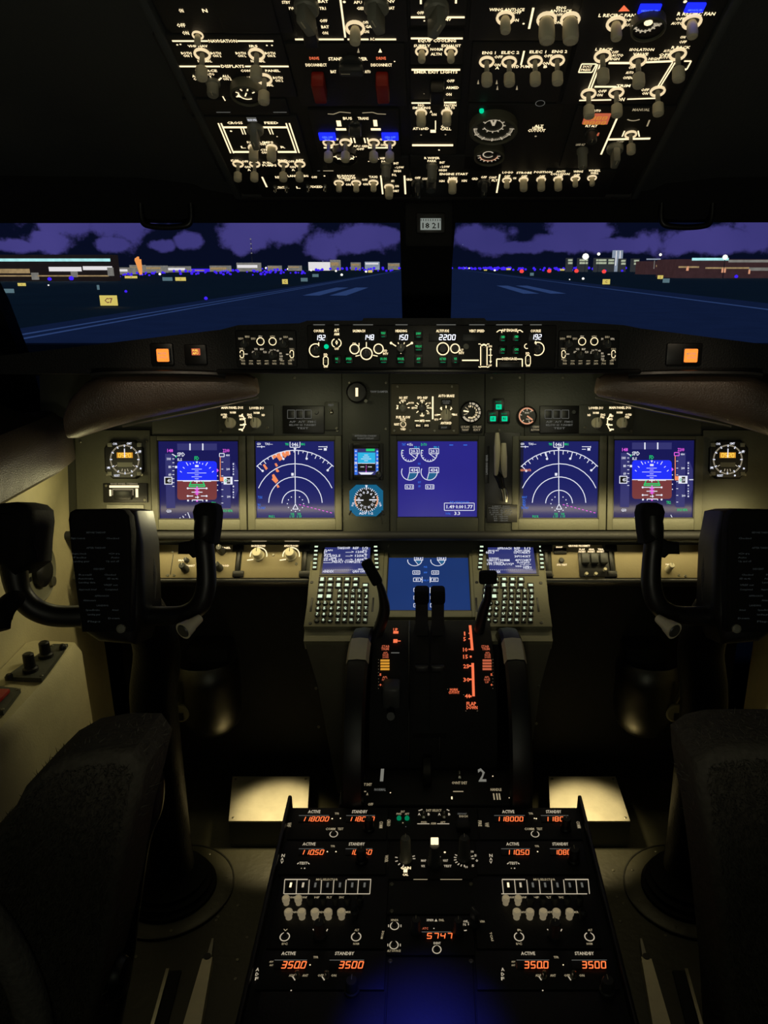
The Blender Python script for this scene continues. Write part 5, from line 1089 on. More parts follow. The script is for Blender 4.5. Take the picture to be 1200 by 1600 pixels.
# ------------------------------------------------------------------ lower strip of tan panels
rt = thing('instrument_rail', 'dark lower panel rail under the main instrument panel', 'panel', FL.M.copy())
a0_ = FL.loc(120, 850)[0]; a1_ = FL.loc(1230, 850)[0]
MB('panel_dark').box(a0_, a1_, FL.loc(670, 904)[1], FL.loc(670, 838)[1], -.03, -.006, .002).build('backing', rt)
for (x0, x1) in ((120, 483), (852, 1215)): MB('black').box(FL.loc(x0, 904)[0], FL.loc(x1, 904)[0], FL.loc(670, 911)[1], FL.loc(670, 904.5)[1], -.03, .004, .003).build('front_edge', rt)
def lower(name, x0, x1, label):
    q = Mod(FL, name, label, 'control panel', (x0 + x1) / 2, 876, 'tan lower panels'); q.plate(x0, 851, x1, 903, 'panel_tan', .01, .0012, z=.0); return q
q = lower('light_control_panel', 238, 368, 'tan panel with four dark knobs behind the captain yoke grip')
for (x, y, r) in ((347, 860, 6), (290, 888, 6.2), (343, 886, 6), (292, 874, 4)): q.knob(x, y + 2, r, .030 if r > 5 else .012, 'knob_dark', 'round')
for (st, x, y, wd) in (('PANEL', 352, 856, 17), ('FLOOD', 350, 884, 16), ('MAP', 285, 875.5, 12), ('CHART', 297, 884, 15)): q.txt(st, x, y, wd, 2.8)
q.screw((270, 862), (262, 899), (272, 899)); q.ln(271, 866, 266, 898, 1, 'black'); q.done()
q = lower('brightness_control_panel', 377, 471, 'tan panel with two pale pointed knobs and lit arcs beside the takeoff keyboard unit')
for (x, st) in ((404, 'BACKGROUND'), (455, 'AFDS FLOOD')):
    q.arc(x, 868, 13, -10, 190, 1.6); q.ln(x - 18, 875.5, x - 8, 874, 1.6); q.knob(x, 868, 9.5, .024, 'cream', 'round'); q.txt(st, x, 853, 22, 2.8); q.bar(x - 10, 845.5, x + 13, 846.6, 'txtdim', .002)
q.screw((427, 867), (463, 881)); q.done()
q = lower('proximity_switch_panel', 862, 943, 'tan ground proximity panel with three dark guarded switches')
q.txt('GROUND PROXIMITY', 905, 853, 34, 3); q.block('lamp', 865, 857, 885, 866, 0, .004, 'black', .001); q.txt('INOP', 874, 855, 10, 2.4); q.dome(877, 876, 4, .006, 'knob_dark'); q.txt('SYS TEST', 878, 882.5, 16, 2.8)
q.block('switch_bed', 904, 864, 951, 902, -.001, .003, 'black', .002)
for i, (t1, t2) in enumerate((('FLAP', 'INHIBIT'), ('GEAR', 'INHIBIT'), ('TERR', 'INHIBIT'))):
    x = 913 + 14.5 * i; q.txt(t1, x - 3.5, 858.5, 9, 2.6); q.txt(t2, x - 3.5, 862, 11, 2.6); q.block('switch_guard', x - 6, 867, x + 6, 883, .003, .016, 'knob_dark', .003)
    if i != 1 or True: q.put('toggle_switch', MB('cream').lathe([(.003, 0), (.004, .012), (.003, .014)], 10), x + 2, 899 if i < 2 else 892)
q.screw((862, 853), (863, 899)); q.done()
q = lower('lower_blank_panel', 961, 1096, 'tan nearly blank panel behind the first officer yoke grip'); q.knob(1009, 896, 5, .028, 'knob_dark', 'round'); q.knob(1044, 890, 5.6, .03, 'cream', 'round'); q.txt('MAP', 1009, 882, 10, 2.6); q.txt('PANEL', 1045, 882, 10, 2.6); q.screw((1061, 899), (1071, 900)); q.done()
for (x0, x1, lab) in ((368.5, 376, 'dark fastener strip between the two tan captain panels'), (472, 480, 'dark fastener strip between the tan panel and the takeoff keyboard unit'), (850, 858, 'dark fastener strip beside the approach keyboard unit'), (951, 959, 'dark fastener strip beside the three guarded switches')):
    q = Mod(FL, 'fastener_strip', lab, 'fastener strip', (x0 + x1) / 2, 876, 'dark fastener strips'); 
    for y in (857, 897): q.block('fastener', x0 - 5, y - 5, x1 + 5, y + 5, -.004, .003, 'black', .002); q.screw((x0 - 1.5, y), (x1 + 1.5, y))
    q.block('strip', (x0 + x1) / 2 - 2.4, 861, (x0 + x1) / 2 + 2.4, 893, -.004, .0015, 'black', .001)
# ------------------------------------------------------------------ overhead panel
rt = thing('overhead_panel', 'black overhead panel frame that holds the lit switch modules above the windshield', 'overhead panel', FO.M @ T(0, .2, 0))
EL = FO.loc(374, 300)[0]; ER = FO.loc(990, 300)[0]; EB = FO.loc(670, 309)[1]; ET = .46
MB('panel_black').box(EL, ER, EB - .2, ET - .2, -.045, -.004, .004).build('backing', rt)
for s, x in ((-1, EL), (1, ER)): MB('lining_dark').box(min(x, x + s * .012), max(x, x + s * .012), EB - .2, ET - .2, -.05, .004, .004).build('side_frame', rt)
MB('glare').tube([(EL - .01, EB - .208, -.012), (ER + .01, EB - .208, -.012)], .014, 12, 1).build('front_edge', rt)
def over(name, x0, y0, x1, y1, label, mat='panel_black'):
    q = Mod(FO, name, label, 'overhead module', (x0 + x1) / 2, (y0 + y1) / 2, 'overhead panel modules'); q.plate(x0, y0, x1, y1, mat, .008, .0012); return q
H = 3.6
# --- first column
q = over('recorder_module', 250, -22, 450, 52, 'dark overhead module with only four small lit captions in the upper corner')
for (st, x, y, wd) in (('ON', 283, 16, 7), ('N', 320, 16, 8), ('OFF', 283, 39, 13), ('ON', 290, 51, 10)): q.txt(st, x, y, wd, 5.5)
q.block('cover', 340, -15, 430, 46, 0, .006, 'panel_black', .002); q.done()
q = over('navigation_module', 262, 55, 452, 152, 'overhead module with long bright lines above and between three long toggles')
for (a, y, b_) in ((269, 63.6, 325), (371, 63.6, 427), (275, 103.3, 344), (383, 103.3, 451)): q.ln(a, y, b_, y, 2.4)
q.txt('NAVIGATION', 348, 63.5, 44, 4.6); q.txt('DISPLAYS', 363.5, 103, 36, 4.4)
for (st, x, y, wd) in (('VHF NAV', 309, 71.5, 31), ('IRS', 396, 71.5, 13), ('BOTH', 291, 82.5, 16), ('ON 1', 293, 86.8, 13), ('BOTH', 337, 82.5, 16), ('ON 2', 339, 86.8, 13), ('NORMAL', 320, 95, 22), ('BOTH', 376, 82.5, 16), ('ON L', 378, 86.8, 13), ('BOTH', 422, 82.5, 16), ('ON R', 424, 86.8, 13), ('NORMAL', 403, 95, 22),
                        ('SOURCE', 322, 110, 34), ('AUTO', 328, 115.6, 14), ('ALL', 306, 118.5, 12), ('ON 1', 309, 123, 13), ('ALL', 353, 118.5, 12), ('ON 2', 355, 123, 13), ('CONTROL', 392, 110, 32), ('PANEL', 426, 110, 23), ('BOTH', 389, 121, 15), ('ON 1', 391, 125.5, 12), ('BOTH', 434, 121, 15), ('ON 2', 436, 125.5, 12), ('NORMAL', 416, 132.5, 22)): q.txt(st, x, y, wd, H)
for (a, b_, c_, e_) in ((316, 121.5, 322, 125.5), (328, 118, 331, 123), (346, 121, 341, 125.5), (348, 150, 352, 157)): q.ln(a, b_, c_, e_, 1.8)
q.dot(417, 70.5); q.dot(425, 70.5); q.dot(277, 69.5); q.dot(282, 68.8)
for (x, y) in ((316, 83), (401, 83), (413, 122)): q.toggle(x, y, 1.2)
q.knob(333, 128, 11.5, .020, 'knob_grey', 'round'); q.toggle(309, 54, .8, 'short'); q.done()
q = over('fuel_temperature_module', 290, 156, 450, 180, 'overhead module with one round temperature dial below the long toggles')
dial(q, 385, 151, 22, .014, name='dial_face', rim='panel_grey'); q.h = .0124; q.arc(385, 147, 12, 170, 300, 2, 'txt'); q.ticks(385, 149, 12, 17, [150, 110, 70, 30, 190], 2, 'txt'); q.ln(376, 151, 371, 148.5, 2.4); q.ln(383, 150, 385, 145, 2); q.h = 0
for (a, b_) in ((338, 360), (427, 448)): q.ln(a, 175, b_, 175, 1, 'txtgrey')
q.done('dial_marking')
q = over('fuel_module', 325, 183, 478, 284, 'overhead fuel module with a bright double lined box and six toggles')
for (a, b_, c_, e_) in ((341, 192, 360.5, 239), (345.5, 192, 365, 239), (447, 192, 463, 238.5), (452, 192, 467.5, 238.5)): q.ln(a, b_, c_, e_, 2.2)
for (a, y, b_) in ((347, 198.5, 389), (409, 198.5, 450), (364, 237, 391), (434, 237, 462)): q.ln(a, y, b_, y, 2.8)
for (a, b_, c_, e_) in ((376, 199, 380, 209.5), (380, 199, 384, 209.5), (418.5, 199, 423, 209.5), (423, 199, 427, 209.5)): q.ln(a, b_, c_, e_, 1.6)
q.txt('CROSS', 367, 191.5, 24, H); q.txt('FEED', 424, 191.5, 22, H); q.bar(386, 183, 401, 190, 'txtgrey'); q.txt('VALVE OPEN', 393.5, 186.5, 14, 2.6, 'white', z=.001)
q.knob(399, 199, 13, .03, 'knob_grey', 'bar', 0)
for (st, x, y, wd) in (('L', 380, 229.5, 7), ('R', 442, 229.5, 7), ('FUEL', 391, 222, 10), ('PUMPS', 414, 222, 26), ('OFF', 411, 225, 10), ('CTR', 413, 234, 12), ('ON', 413, 238, 9), ('AFT 1 FWD', 367, 250.5, 13), ('OFF', 383, 252, 10), ('ON', 386.5, 260.5, 9), ('A', 389, 265, 5), ('FUEL', 418, 254, 14), ('PUMPS', 421, 258, 22), ('FWD', 442, 250.5, 15), ('OFF', 455, 252, 10), ('AFT', 468, 250, 13), ('ON', 457, 260.5, 9), ('A', 458, 265, 5)): q.txt(st, x, y, wd, 3.2)
q.dot(361, 204.5, 1.8); q.dot(433, 213, 1)
for (x, y) in ((396.5, 229.5), (424.5, 229.5)): q.toggle(x, y, 1.0, 'fat')
for (x, y) in ((372, 255), (398, 255), (443, 255), (468.5, 255)): q.toggle(x, y, 1.0)
q.done()
q = over('landing_light_module', 402, 273, 518, 308, 'overhead landing light module at the front edge below the fuel toggles')
q.ln(409.5, 276, 417, 292, 2.6)
for (st, x, y, wd) in (('RET', 435, 276.5, 10), ('LANDING', 463, 274.5, 27), ('ON', 478, 274.5, 7), ('OFF', 491, 276.5, 9), ('RETRACTABLE', 441, 292.5, 20), ('L', 466, 292.5, 6), ('FIXED', 494, 291.5, 21)): q.txt(st, x, y, wd, 3.2)
q.dot(507, 274.5); 
for (x, y) in ((481, 290), (508, 290), (430, 291), (448, 291)): q.toggle(x, y, .75, 'plain')
q.done()
# --- second column
q = over('electrical_meter_module', 456, -26, 636, 66, 'overhead electrical module with two big dark knobs and a lone galley toggle')
for (st, x, y, wd) in (('STBY', 447, 3, 13), ('PWR', 458, 12.5, 13), ('BAT', 505, 1.5, 16), ('TR1', 504, 12.5, 10), ('APU', 559, 3, 13), ('GEN', 564.5, 12.5, 14), ('INV', 610, 1.5, 14), ('BAT', 611.5, 12, 10), ('OFF', 505.5, 32, 12), ('BAT', 508, 41.5, 12), ('ON', 508, 51, 9), ('OFF', 571.5, 34.5, 10), ('GALLEY', 583, 41, 24), ('ON', 572.5, 49, 8), ('AC', 581.5, 60.5, 7)): q.txt(st, x, y, wd, 4.4)
for (a, y, b_) in ((461, 61, 477.5), (497, 61, 537), (543, 61, 576), (586, 61, 619)): q.ln(a, y, b_, y, 2.6)
q.ln(531, -8, 539.5, 58, 3); q.dot(538, 2.5, 2.4); q.toggle(555, 42, 1.35, 'short'); q.arc(555, 42, 11.5, 200, 260, 3); q.arc(555, 42, 11.5, 280, 340, 3)
q.knob(479, 8, 20, .03, 'knob_grey', 'bar', 20); q.knob(588, 6, 20, .03, 'knob_grey', 'bar', 20); q.block('battery_guard', 474, 24, 496, 54, 0, .02, 'black', .003); q.done()
q = over('standby_power_module', 458, 69, 634, 166, 'overhead module with red captions and two dark red guarded switches')
for (a, b_) in ((491, 7.4), (595.5, 7.4)): q.txt('DRIVE', a, 90.5, 15, 4.2, 'orange_txt')
q.txt('DISCONNECT', 494, 101, 33, 4.4); q.txt('DISCONNECT', 596, 101, 33, 4.4); q.txt('STANDBY', 529, 91.5, 32, 4.8); q.txt('POWER', 561, 91.5, 26, 4.8); q.txt('BAT', 521, 111.5, 9, 4.4); q.txt('AUTO', 574.5, 111.5, 9, 4.4)
q.quad([(558, 82), (562, 82), (560, 74.5)], 'txtdim'); q.quad([(591, 81.5), (597, 81.5), (594, 75.5)], 'txt'); q.dot(616.5, 95.5, 1.2)
q.knob(549, 100, 20, .014, 'knob_dark', 'bar', 90)
for x in (499, 598): q.block('switch_guard', x - 10, 110, x + 10, 140, 0, .022, 'red_guard', .003, 'dark red guard')
q.done()
q = over('generator_module', 490, 172, 625, 247, 'overhead generator module with two blue lit captions over four toggles')
q.txt('BUS', 543, 184.5, 14, 4); q.txt('TRANS', 567.5, 184.5, 17, 4)
for (a, b_, c_, e_) in ((512, 177.5, 521, 178), (521, 178, 531, 174.5), (531, 174.5, 548, 176), (566, 176, 582, 175), (582, 175, 590, 177.5), (590, 177.5, 603, 178)): q.ln(a, b_, c_, e_, 1.1, 'txtdim')
q.bar(526, 188, 533, 197, 'txt'); q.bar(583.5, 187, 589.5, 197, 'txt'); q.bar(525, 200, 541, 203.5, 'txt'); q.bar(579.5, 200, 595, 203.5, 'txt')
for x in (511.5, 609.5): q.block('annunciator_cap', x - 13, 206.5, x + 13, 216, 0, .004, 'blue', .0008); q.txt('GEN OFF', x, 210, 17, 3, 'bluetxt', z=.0046); q.txt('BUS', x, 213.4, 8, 2.4, 'bluetxt', z=.0046)
for (a, b_) in ((548, 0), (553, 0), (569, 0), (574, 0)): q.ln(a, 215, a + 2, 223, 2.2)
for (st, x, y, wd) in (('OFF', 524, 217.5, 10), ('ON', 526, 226, 7), ('OFF', 598, 217.5, 10), ('ON', 598, 226, 7), ('APU GEN', 564, 228, 25), ('OFF', 563, 232.5, 12), ('1', 512, 216, 3), ('2', 609, 216, 3), ('GEN', 516, 229.5, 9), ('GEN', 606, 229.5, 9)): q.txt(st, x, y, wd, 3.2)
for (a, b_) in ((506, 545), (575, 613)): q.ln(a, 230.5, b_, 230.5, 2)
q.knob(555, 193, 10, .02, 'knob_dark', 'bar', 90)
for x in (513.5, 540, 584, 609): q.toggle(x, 221.5, 1.05)
q.done()
q = over('apu_module', 515, 246, 640, 308, 'overhead module with a dark dial, three short light toggles and a wiper knob')
q.h = .012; q.arc(538, 240, 17, 205, 335, 1.8, 'txt'); q.ticks(538, 240, 14, 20, [205, 232, 260, 285, 310, 335], 1.8, 'txt'); q.dot(534, 246.5, 2, 'txt'); q.h = 0
dial(q, 538, 248, 18, .012, name='dial_face')
q.ln(496, 266.5, 500, 266.5, 1, 'txtgrey'); q.ln(505, 266.5, 521, 266.5, 1.2, 'txtdim'); q.dot(576, 251.8, 1.1)
for (st, x, y, wd) in (('RUNWAY', 541, 274.5, 28), ('TURNOFF', 542, 278, 28), ('OFF', 543, 281, 9), ('ON', 544, 288, 8), ('OFF', 570, 280.5, 9), ('ON', 571, 287.5, 8), ('TAXI', 583, 276, 13), ('L WIPER', 598.5, 247, 16), ('PARK', 603, 252, 14), ('INT', 619, 254.8, 8), ('- LOW', 624, 261, 14), ('HIGH', 621, 266.8, 11), ('FUL', 616, 273, 7), ('APU', 613.5, 282.5, 5), ('ON', 620, 290.5, 6), ('START', 617.5, 298, 12)): q.txt(st, x, y, wd, 3.2)
for (x, y) in ((529.5, 285), (556.5, 285), (583.5, 284.5)): q.toggle(x, y, .95, 'short', 12)
q.ln(595, 274, 598, 303, 2.4); q.ln(632, 274, 633.5, 303, 2.6); q.knob(603, 257, 8.6, .024, 'knob_grey', 'round'); q.toggle(608, 291, .95, 'fat'); q.done()
# --- third column
q = over('dome_light_module', 640, -28, 730, 40, 'overhead module with one big pale knob over a broken bright line')
q.txt('OFF', 657, 19.5, 11, 4.4); q.ln(642, 26.5, 664, 26.5, 3); q.ln(696, 26.5, 726, 26.5, 3); q.txt('MV', 700, 30, 10, 4); q.bar(656, -4, 659, 6, 'txt'); q.bar(711, -4, 714, 5, 'txt'); q.dot(663, 32, 1.4); q.knob(682, 10, 20, .032, 'knob_grey', 'bar', -25); q.done()
q = over('equipment_cooling_module', 640, 50, 724, 101, 'overhead equipment cooling module with two short pale toggles')
q.ln(642, 59.5, 723, 59.5, 2.8); q.txt('EQUIP COOLING', 683, 63, 59, 4.4)
for (st, x, y, wd) in (('SUPPLY', 659.5, 71, 26), ('EXHAUST', 705, 71, 30), ('NORM', 682, 76.5, 19), ('ALTN', 681.5, 84, 17)): q.txt(st, x, y, wd, 4)
for x in (659, 704.5): q.toggle(x, 79, .95, 'short'); q.arc(x, 79, 9.5, 190, 240, 2.4); q.arc(x, 79, 9.5, 300, 350, 2.4)
q.done()
q = over('exit_light_module', 641, 105, 721, 156, 'overhead emergency exit light module with a guarded dark switch')
q.ln(643, 108.5, 719, 108.5, 2.8); q.txt('EMER EXIT LIGHTS', 681, 112, 68, 4.2)
for (st, x, y, wd) in (('OFF', 704, 126, 12), ('ARMED', 707, 136.5, 20), ('ON', 701, 147, 9)): q.txt(st, x, y, wd, 4)
q.dot(673, 127, .8, 'txtdim'); q.dot(662.5, 146, .8, 'txtdim'); q.block('switch_guard', 672, 122, 694, 144, 0, .02, 'black', .003); q.done()
q = over('passenger_sign_module', 641, 158, 716, 242, 'overhead no smoking sign module with two dim toggles and a slot lamp')
q.ln(643, 160.5, 677, 160.5, 2.2); q.ln(694, 159.8, 713, 159.8, 2.4); q.txt('NO', 658, 164, 10, 3.4); q.txt('SMOKING', 658.5, 168, 28, 3.6); q.txt('FASTEN', 703.5, 164, 19, 3.4); q.txt('BELTS', 703, 168, 15, 3.2)
for (st, x, y, wd) in (('A', 673.5, 174, 4), ('ON', 678, 178.5, 8), ('ATTEND', 657.5, 200.5, 25), ('GRD', 695.5, 197, 13), ('CALL', 696.5, 201, 17)): q.txt(st, x, y, wd, 3.8)
q.ln(680.5, 188, 680.5, 202, 1.6); q.bar(672.5, 202.5, 681, 207, 'txt'); q.dot(658, 210.5, 1.4, 'txtdim'); q.dot(696, 210, 1.4, 'txtdim'); q.ln(644, 226.5, 708, 226.5, 3); q.dot(686, 234, 1.5)
q.toggle(658, 175, .95, 'fat'); q.arc(658, 175, 8.6, 185, 245, 2.2); q.arc(658, 175, 8.6, 295, 355, 2.2); q.toggle(698, 175, .9, 'fat'); q.arc(698, 175, 8.2, 290, 355, 2.2); q.done()
q = over('engine_start_module', 642, 244, 782, 308, 'overhead engine start module at the front edge with knobs either side of one toggle')
for (st, x, y, wd) in (('R WIPER', 675, 246.5, 24), ('PARK', 675, 251, 14), ('INT', 691, 253.5, 8), ('- LOW', 695, 260, 15), ('HIGH', 692, 265.5, 12), ('ENGINE START', 709, 271.5, 44), ('BOTH', 707.5, 278, 13), ('IGN', 690.5, 282.5, 8), ('IGN', 725.5, 282, 8), ('GRD', 639.5, 280, 10), ('OFF', 652.5, 277.5, 9), ('CONT', 664.5, 279, 10), ('GRD', 742, 279, 10), ('OFF', 756, 276.5, 9), ('CONT', 770, 277, 12), ('FLT', 773, 281.5, 9)): q.txt(st, x, y, wd, 3.2)
for (a, b_, c_, e_) in ((646, 281, 649, 284), (652.7, 280, 652.7, 283), (659, 281, 656.5, 284), (748, 281, 751, 284), (756, 279, 756, 282), (764, 280, 760.5, 283)): q.ln(a, b_, c_, e_, 1.5)
q.ln(781, 272, 776, 301, 2.4); q.knob(675, 258, 9, .026, 'knob_grey', 'round'); q.knob(653, 284.5, 10, .024, 'knob_dark', 'bar'); q.knob(756, 284, 10.5, .024, 'knob_dark', 'bar'); q.toggle(707, 282, .95, 'fat', 8)
q.put('rotary_knob', MB('knob_dark').lathe([(.009, 0), (.009, .016), (.007, .018)], 20), 673, 283); q.done()
# --- fourth column
q = over('ice_protection_module', 735, -28, 893, 64, 'overhead anti-ice module with one thin and two fat toggles and a slanted line')
q.txt('WING ANTI-ICE', 792, 14.5, 55, 4.4); q.txt('ENG', 877, 11.5, 15, 4); q.txt('ANTI-ICE', 876, 16.5, 34, 4.2)
for (st, x, y, wd) in (('OFF', 808, 19, 13), ('ON', 805, 31, 11), ('OFF', 873.5, 22.5, 11), ('ON', 871, 34.5, 10)): q.txt(st, x, y, wd, 4.2)
q.ln(833.5, 11.5, 826.5, 44.5, 3.4); q.dot(818, 36.5, 1.8); q.toggle(789.5, 26, 1.25, 'short'); q.arc(789.5, 26, 11, 190, 240, 3); q.arc(789.5, 26, 11, 300, 350, 3)
for x in (854, 891): q.toggle(x, 28.5, 1.35, 'fat')
for x in (738, 760, 785, 880): q.block('annunciator_cap', x - 9, -18, x + 9, -8, 0, .004, 'bezel', .001)
q.done()
q = over('hydraulic_pump_module', 735, 67, 892, 160, 'overhead hydraulic pump module with four long toggles in a row')
for (st, x, y, wd) in (('ENG 1', 764, 82, 21), ('ELEC 2', 797.5, 81.5, 28), ('ELEC 1', 840.5, 80.5, 26), ('ENG 2', 874.5, 80, 24), ('OFF', 779, 88.5, 13), ('ON', 777, 101, 10), ('A', 777, 105.5, 6), ('HYD PUMPS', 815.5, 103.5, 36), ('OFF', 856.5, 87, 13), ('ON', 853, 98.5, 11), ('B', 852.5, 103.5, 6)): q.txt(st, x, y, wd, 4.2)
q.ln(819, 79, 814, 101, 2.8)
for (x, y) in ((760.5, 95), (795.5, 95), (836, 94), (870.5, 93)): q.toggle(x, y, 1.12)
for (a, b_) in ((747, 127), (776, 127), (777, 136), (807.5, 136)): q.quad([(a - 1.6, b_ + 4), (a + 1.6, b_ + 4), (a + .4, b_ - 3)], 'txtdim')
q.arc(844, 161, 7, 0, 360, .9, 'txtgrey'); q.done()
q = over('pressure_gauge_module', 728, 163, 868, 268, 'overhead module with two round cabin pressure dials, the larger on top')
dial(q, 771, 206, 33, .012, name='dial_face', rim='panel_grey', case='panel_dark'); q.h = .0105
q.arc(771, 196, 15, -160, 160, 1.3, 'dialtxt'); q.ticks(771, 196, 14, 19, list(range(-150, 170, 30)), 1.8, 'dialtxt'); q.arc(771, 201, 30, 180, 360, 1.1, 'dialtxt'); q.ticks(771, 201, 26, 31, list(range(185, 360, 6)), .9, 'dialtxt'); q.ticks(771, 201, 25, 33, list(range(180, 361, 30)), 2, 'dialtxt'); q.ln(771, 196, 766, 184, 3.4, 'dialtxt'); q.ln(771, 196, 776, 184, 3.4, 'dialtxt'); q.h = 0
dial(q, 764.5, 247, 21, .012, name='dial_face', rim='panel_grey', case='bezel'); q.h = .0105
q.arc(764, 243, 14, 190, 350, 1.6, 'salmon'); q.ticks(764, 243, 13, 18, list(range(180, 361, 22)), 1.7, 'dialtxt'); q.arc(763, 241, 8, 30, 330, 2, 'dialtxt'); q.h = 0
q.dome(752.5, 171.5, 3.6, .004, 'green', 'indicator_lamp', 'green lamp')
q.txt('ALT', 842, 196.5, 14, 3.8); q.txt('HORN', 840, 199.5, 16, 3.8); q.txt('CUTOUT', 838.5, 203.5, 27, 4); q.dot(837, 212.5, 1.8, 'txtdim'); q.done('dial_marking')
q = over('position_light_module', 780, 267, 955, 308, 'overhead module with a row of six short light toggles near the first officer side')
for (st, x, y, wd) in (('LOGO', 793.5, 269, 17), ('STROBE', 819, 269.5, 24), ('POSITION', 848.5, 268.5, 28), ('ANTI', 876, 267.5, 14), ('COLLISION', 875, 271.5, 30), ('WING', 903.5, 267.5, 15), ('WHEEL', 929, 266, 19), ('WELL', 929, 270, 13), ('OFF', 792.5, 275, 9), ('OFF', 819, 275, 9), ('OFF', 847, 275, 9), ('OFF', 875, 275, 9), ('OFF', 901, 273, 9), ('ON', 804, 278, 5)): q.txt(st, x, y, wd, 3.1)
for i, (x, y, kd) in enumerate(((792, 280.5, 'short'), (818, 280, 'fat'), (845.5, 279.5, 'fat'), (872, 279, 'fat'), (899, 278, 'short'), (925, 277, 'short'))): q.toggle(x, y, .9, kd, 10 if i in (0, 4) else 0)
q.done()
# --- fifth column
q = over('air_conditioning_module', 893, -26, 1102, 163, 'overhead air conditioning module with a big dial, blue captions and a bright tilted box')
q.txt('L RECIRC FAN', 964, 23.5, 57, 5); q.txt('R RECIRC FAN', 1088, 21, 59, 5); q.quad([(966, 17.5), (984, 17), (975, 7.5)], 'orange_txt')
q.block('annunciator_cap', 998, 5, 1032, 19, 0, .003, 'blue', .001); q.block('annunciator_cap', 1071, 3, 1101, 17, 0, .003, 'blue', .001); q.txt('RAM DOOR FULL OPEN', 1015, 12, 26, 3, 'bluetxt', z=.004); q.txt('RAM DOOR FULL OPEN', 1086, 11, 22, 3, 'bluetxt', z=.004); q.dot(1070.5, 2, 3)
for (st, x, y, wd) in (('OFF', 982.5, 31, 14), ('AUTO', 983, 38.5, 18), ('OFF', 1063, 29, 14), ('AUTO', 1058, 36, 18), ('ON', 1067, 57.5, 8), ('OFF', 1067, 65, 11), ('L PACK', 944, 76.5, 27), ('OFF', 961, 81, 10), ('AUTO', 965, 86, 18), ('HIGH', 959, 91.5, 18), ('ISOLATION', 1003, 77, 38), ('VALVE', 1001, 84, 24), ('AUTO', 1043, 79, 12), ('OFF', 1039, 85, 18), ('HIGH', 1022, 91.5, 17), ('R PACK', 1064, 73.5, 29), ('AUTO', 1037, 89, 15), ('OFF', 987, 105, 9), ('AUTO', 984, 113, 12), ('OPEN', 981, 121, 15), ('OFF', 941, 142, 13), ('ON', 937, 148, 9), ('OFF', 1008, 140, 12), ('ON', 1008, 145.5, 9), ('TRIM', 974, 133.5, 22)): q.txt(st, x, y, wd, 4)
dial(q, 1013, 47, 24, .012, name='dial_face', rim='panel_grey'); q.h = .0102; q.arc(1009, 36, 17, 195, 345, 2.4, 'dialtxt'); q.ticks(1009, 36, 14, 21, list(range(195, 350, 22)), 2.6, 'dialtxt'); q.dot(1013, 35, 7, 'txt'); q.txt('TEMP', 1027, 38, 14, 5, 'dialtxt'); q.dot(1024, 27, 2.4); q.h = 0
q.toggle(962.5, 35, 1.35, 'short'); q.toggle(1081, 32, 1.35, 'short')
for (x, y) in ((941.5, 86, ), (997, 93), (1059, 83)): q.toggle(x, y, 1.25, 'paddle')
for (a, b_, c_, e_, wd) in ((951, 98, 984, 98, 3.4), (1004, 97, 1052, 95, 3), (934, 100, 919, 139, 2.2), (938, 100, 923, 139, 2.2), (1055, 97, 1031, 136, 2.2), (1051, 97, 1027, 136, 2.2), (929, 135, 962, 135, 2.6), (905, 156.5, 955, 155.5, 2), (980, 154.5, 1025, 153, 2), (1069, 95, 1080, 95, 2.2), (1080, 95, 1073, 108, 2.2), (1073, 108, 1068, 108, 3), (1053, 107, 1058, 107, 3), (963, 134, 961, 139, 2), (967, 134, 966, 139, 2)): q.ln(a, b_, c_, e_, wd)
for (a, b_, c_, e_) in ((909, 99.5, 932, 99.5), (904, 112.5, 925, 112.5), (909, 99.5, 904, 112.5), (932, 99.5, 925, 112.5)): q.ln(a, b_, c_, e_, 1.8)
q.txt('DUCT', 918, 103.5, 14, 3.4); q.txt('PRESS', 915.5, 108.5, 15, 3.4)
q.txt('ON', 970, 154.8, 12, 5)
for (x, y) in ((919.5, 145), (963, 143), (1027.5, 141)): q.toggle(x, y, 1.2)
q.done()
q = over('pressurization_module', 888, 167, 1045, 262, 'overhead pressurization module with an orange number window and a slanted bright line')
q.txt('AUTO', 932, 172.5, 14, 3.4); q.txt('FLT ALT', 924, 196.5, 18, 3.2); q.txt('LAND ALT', 907, 225.5, 14, 3, 'txtdim'); q.txt('MANUAL', 1002, 171, 27, 4, 'txtdim')
q.block('display_window', 912, 177, 952, 193, -.001, .002, 'orange_dim', .001); q.seg('8888', 931, 182, 36, 4.6, 'amberwin', z=.0026); q.seg('8888', 929, 189.5, 36, 4.6, 'amberwin', z=.0026)
q.ln(969, 173, 939, 241, 2.8); q.ln(951, 217.5, 1016, 216, 2.8); q.arc(993, 179, 15, 230, 310, 2.2, 'txtdim'); q.ln(1015, 187, 1011, 197, 2.4, 'txtdim')
for (a, b_, c_, e_) in ((976, 204, 972, 213), (997, 204, 999, 213)): q.ln(a, b_, c_, e_, 2)
q.txt('OFF', 969, 221, 11, 2.8, 'txtdim'); q.knob(924, 205, 10, .018, 'knob_dark', 'round'); q.bar(930, 207, 936, 212, 'orange_dim'); q.knob(910, 234, 9, .03, 'knob_grey', 'round'); q.knob(961, 229, 13, .03, 'knob_grey', 'bar', 0); q.toggle(985.5, 209, 1.05); q.done()
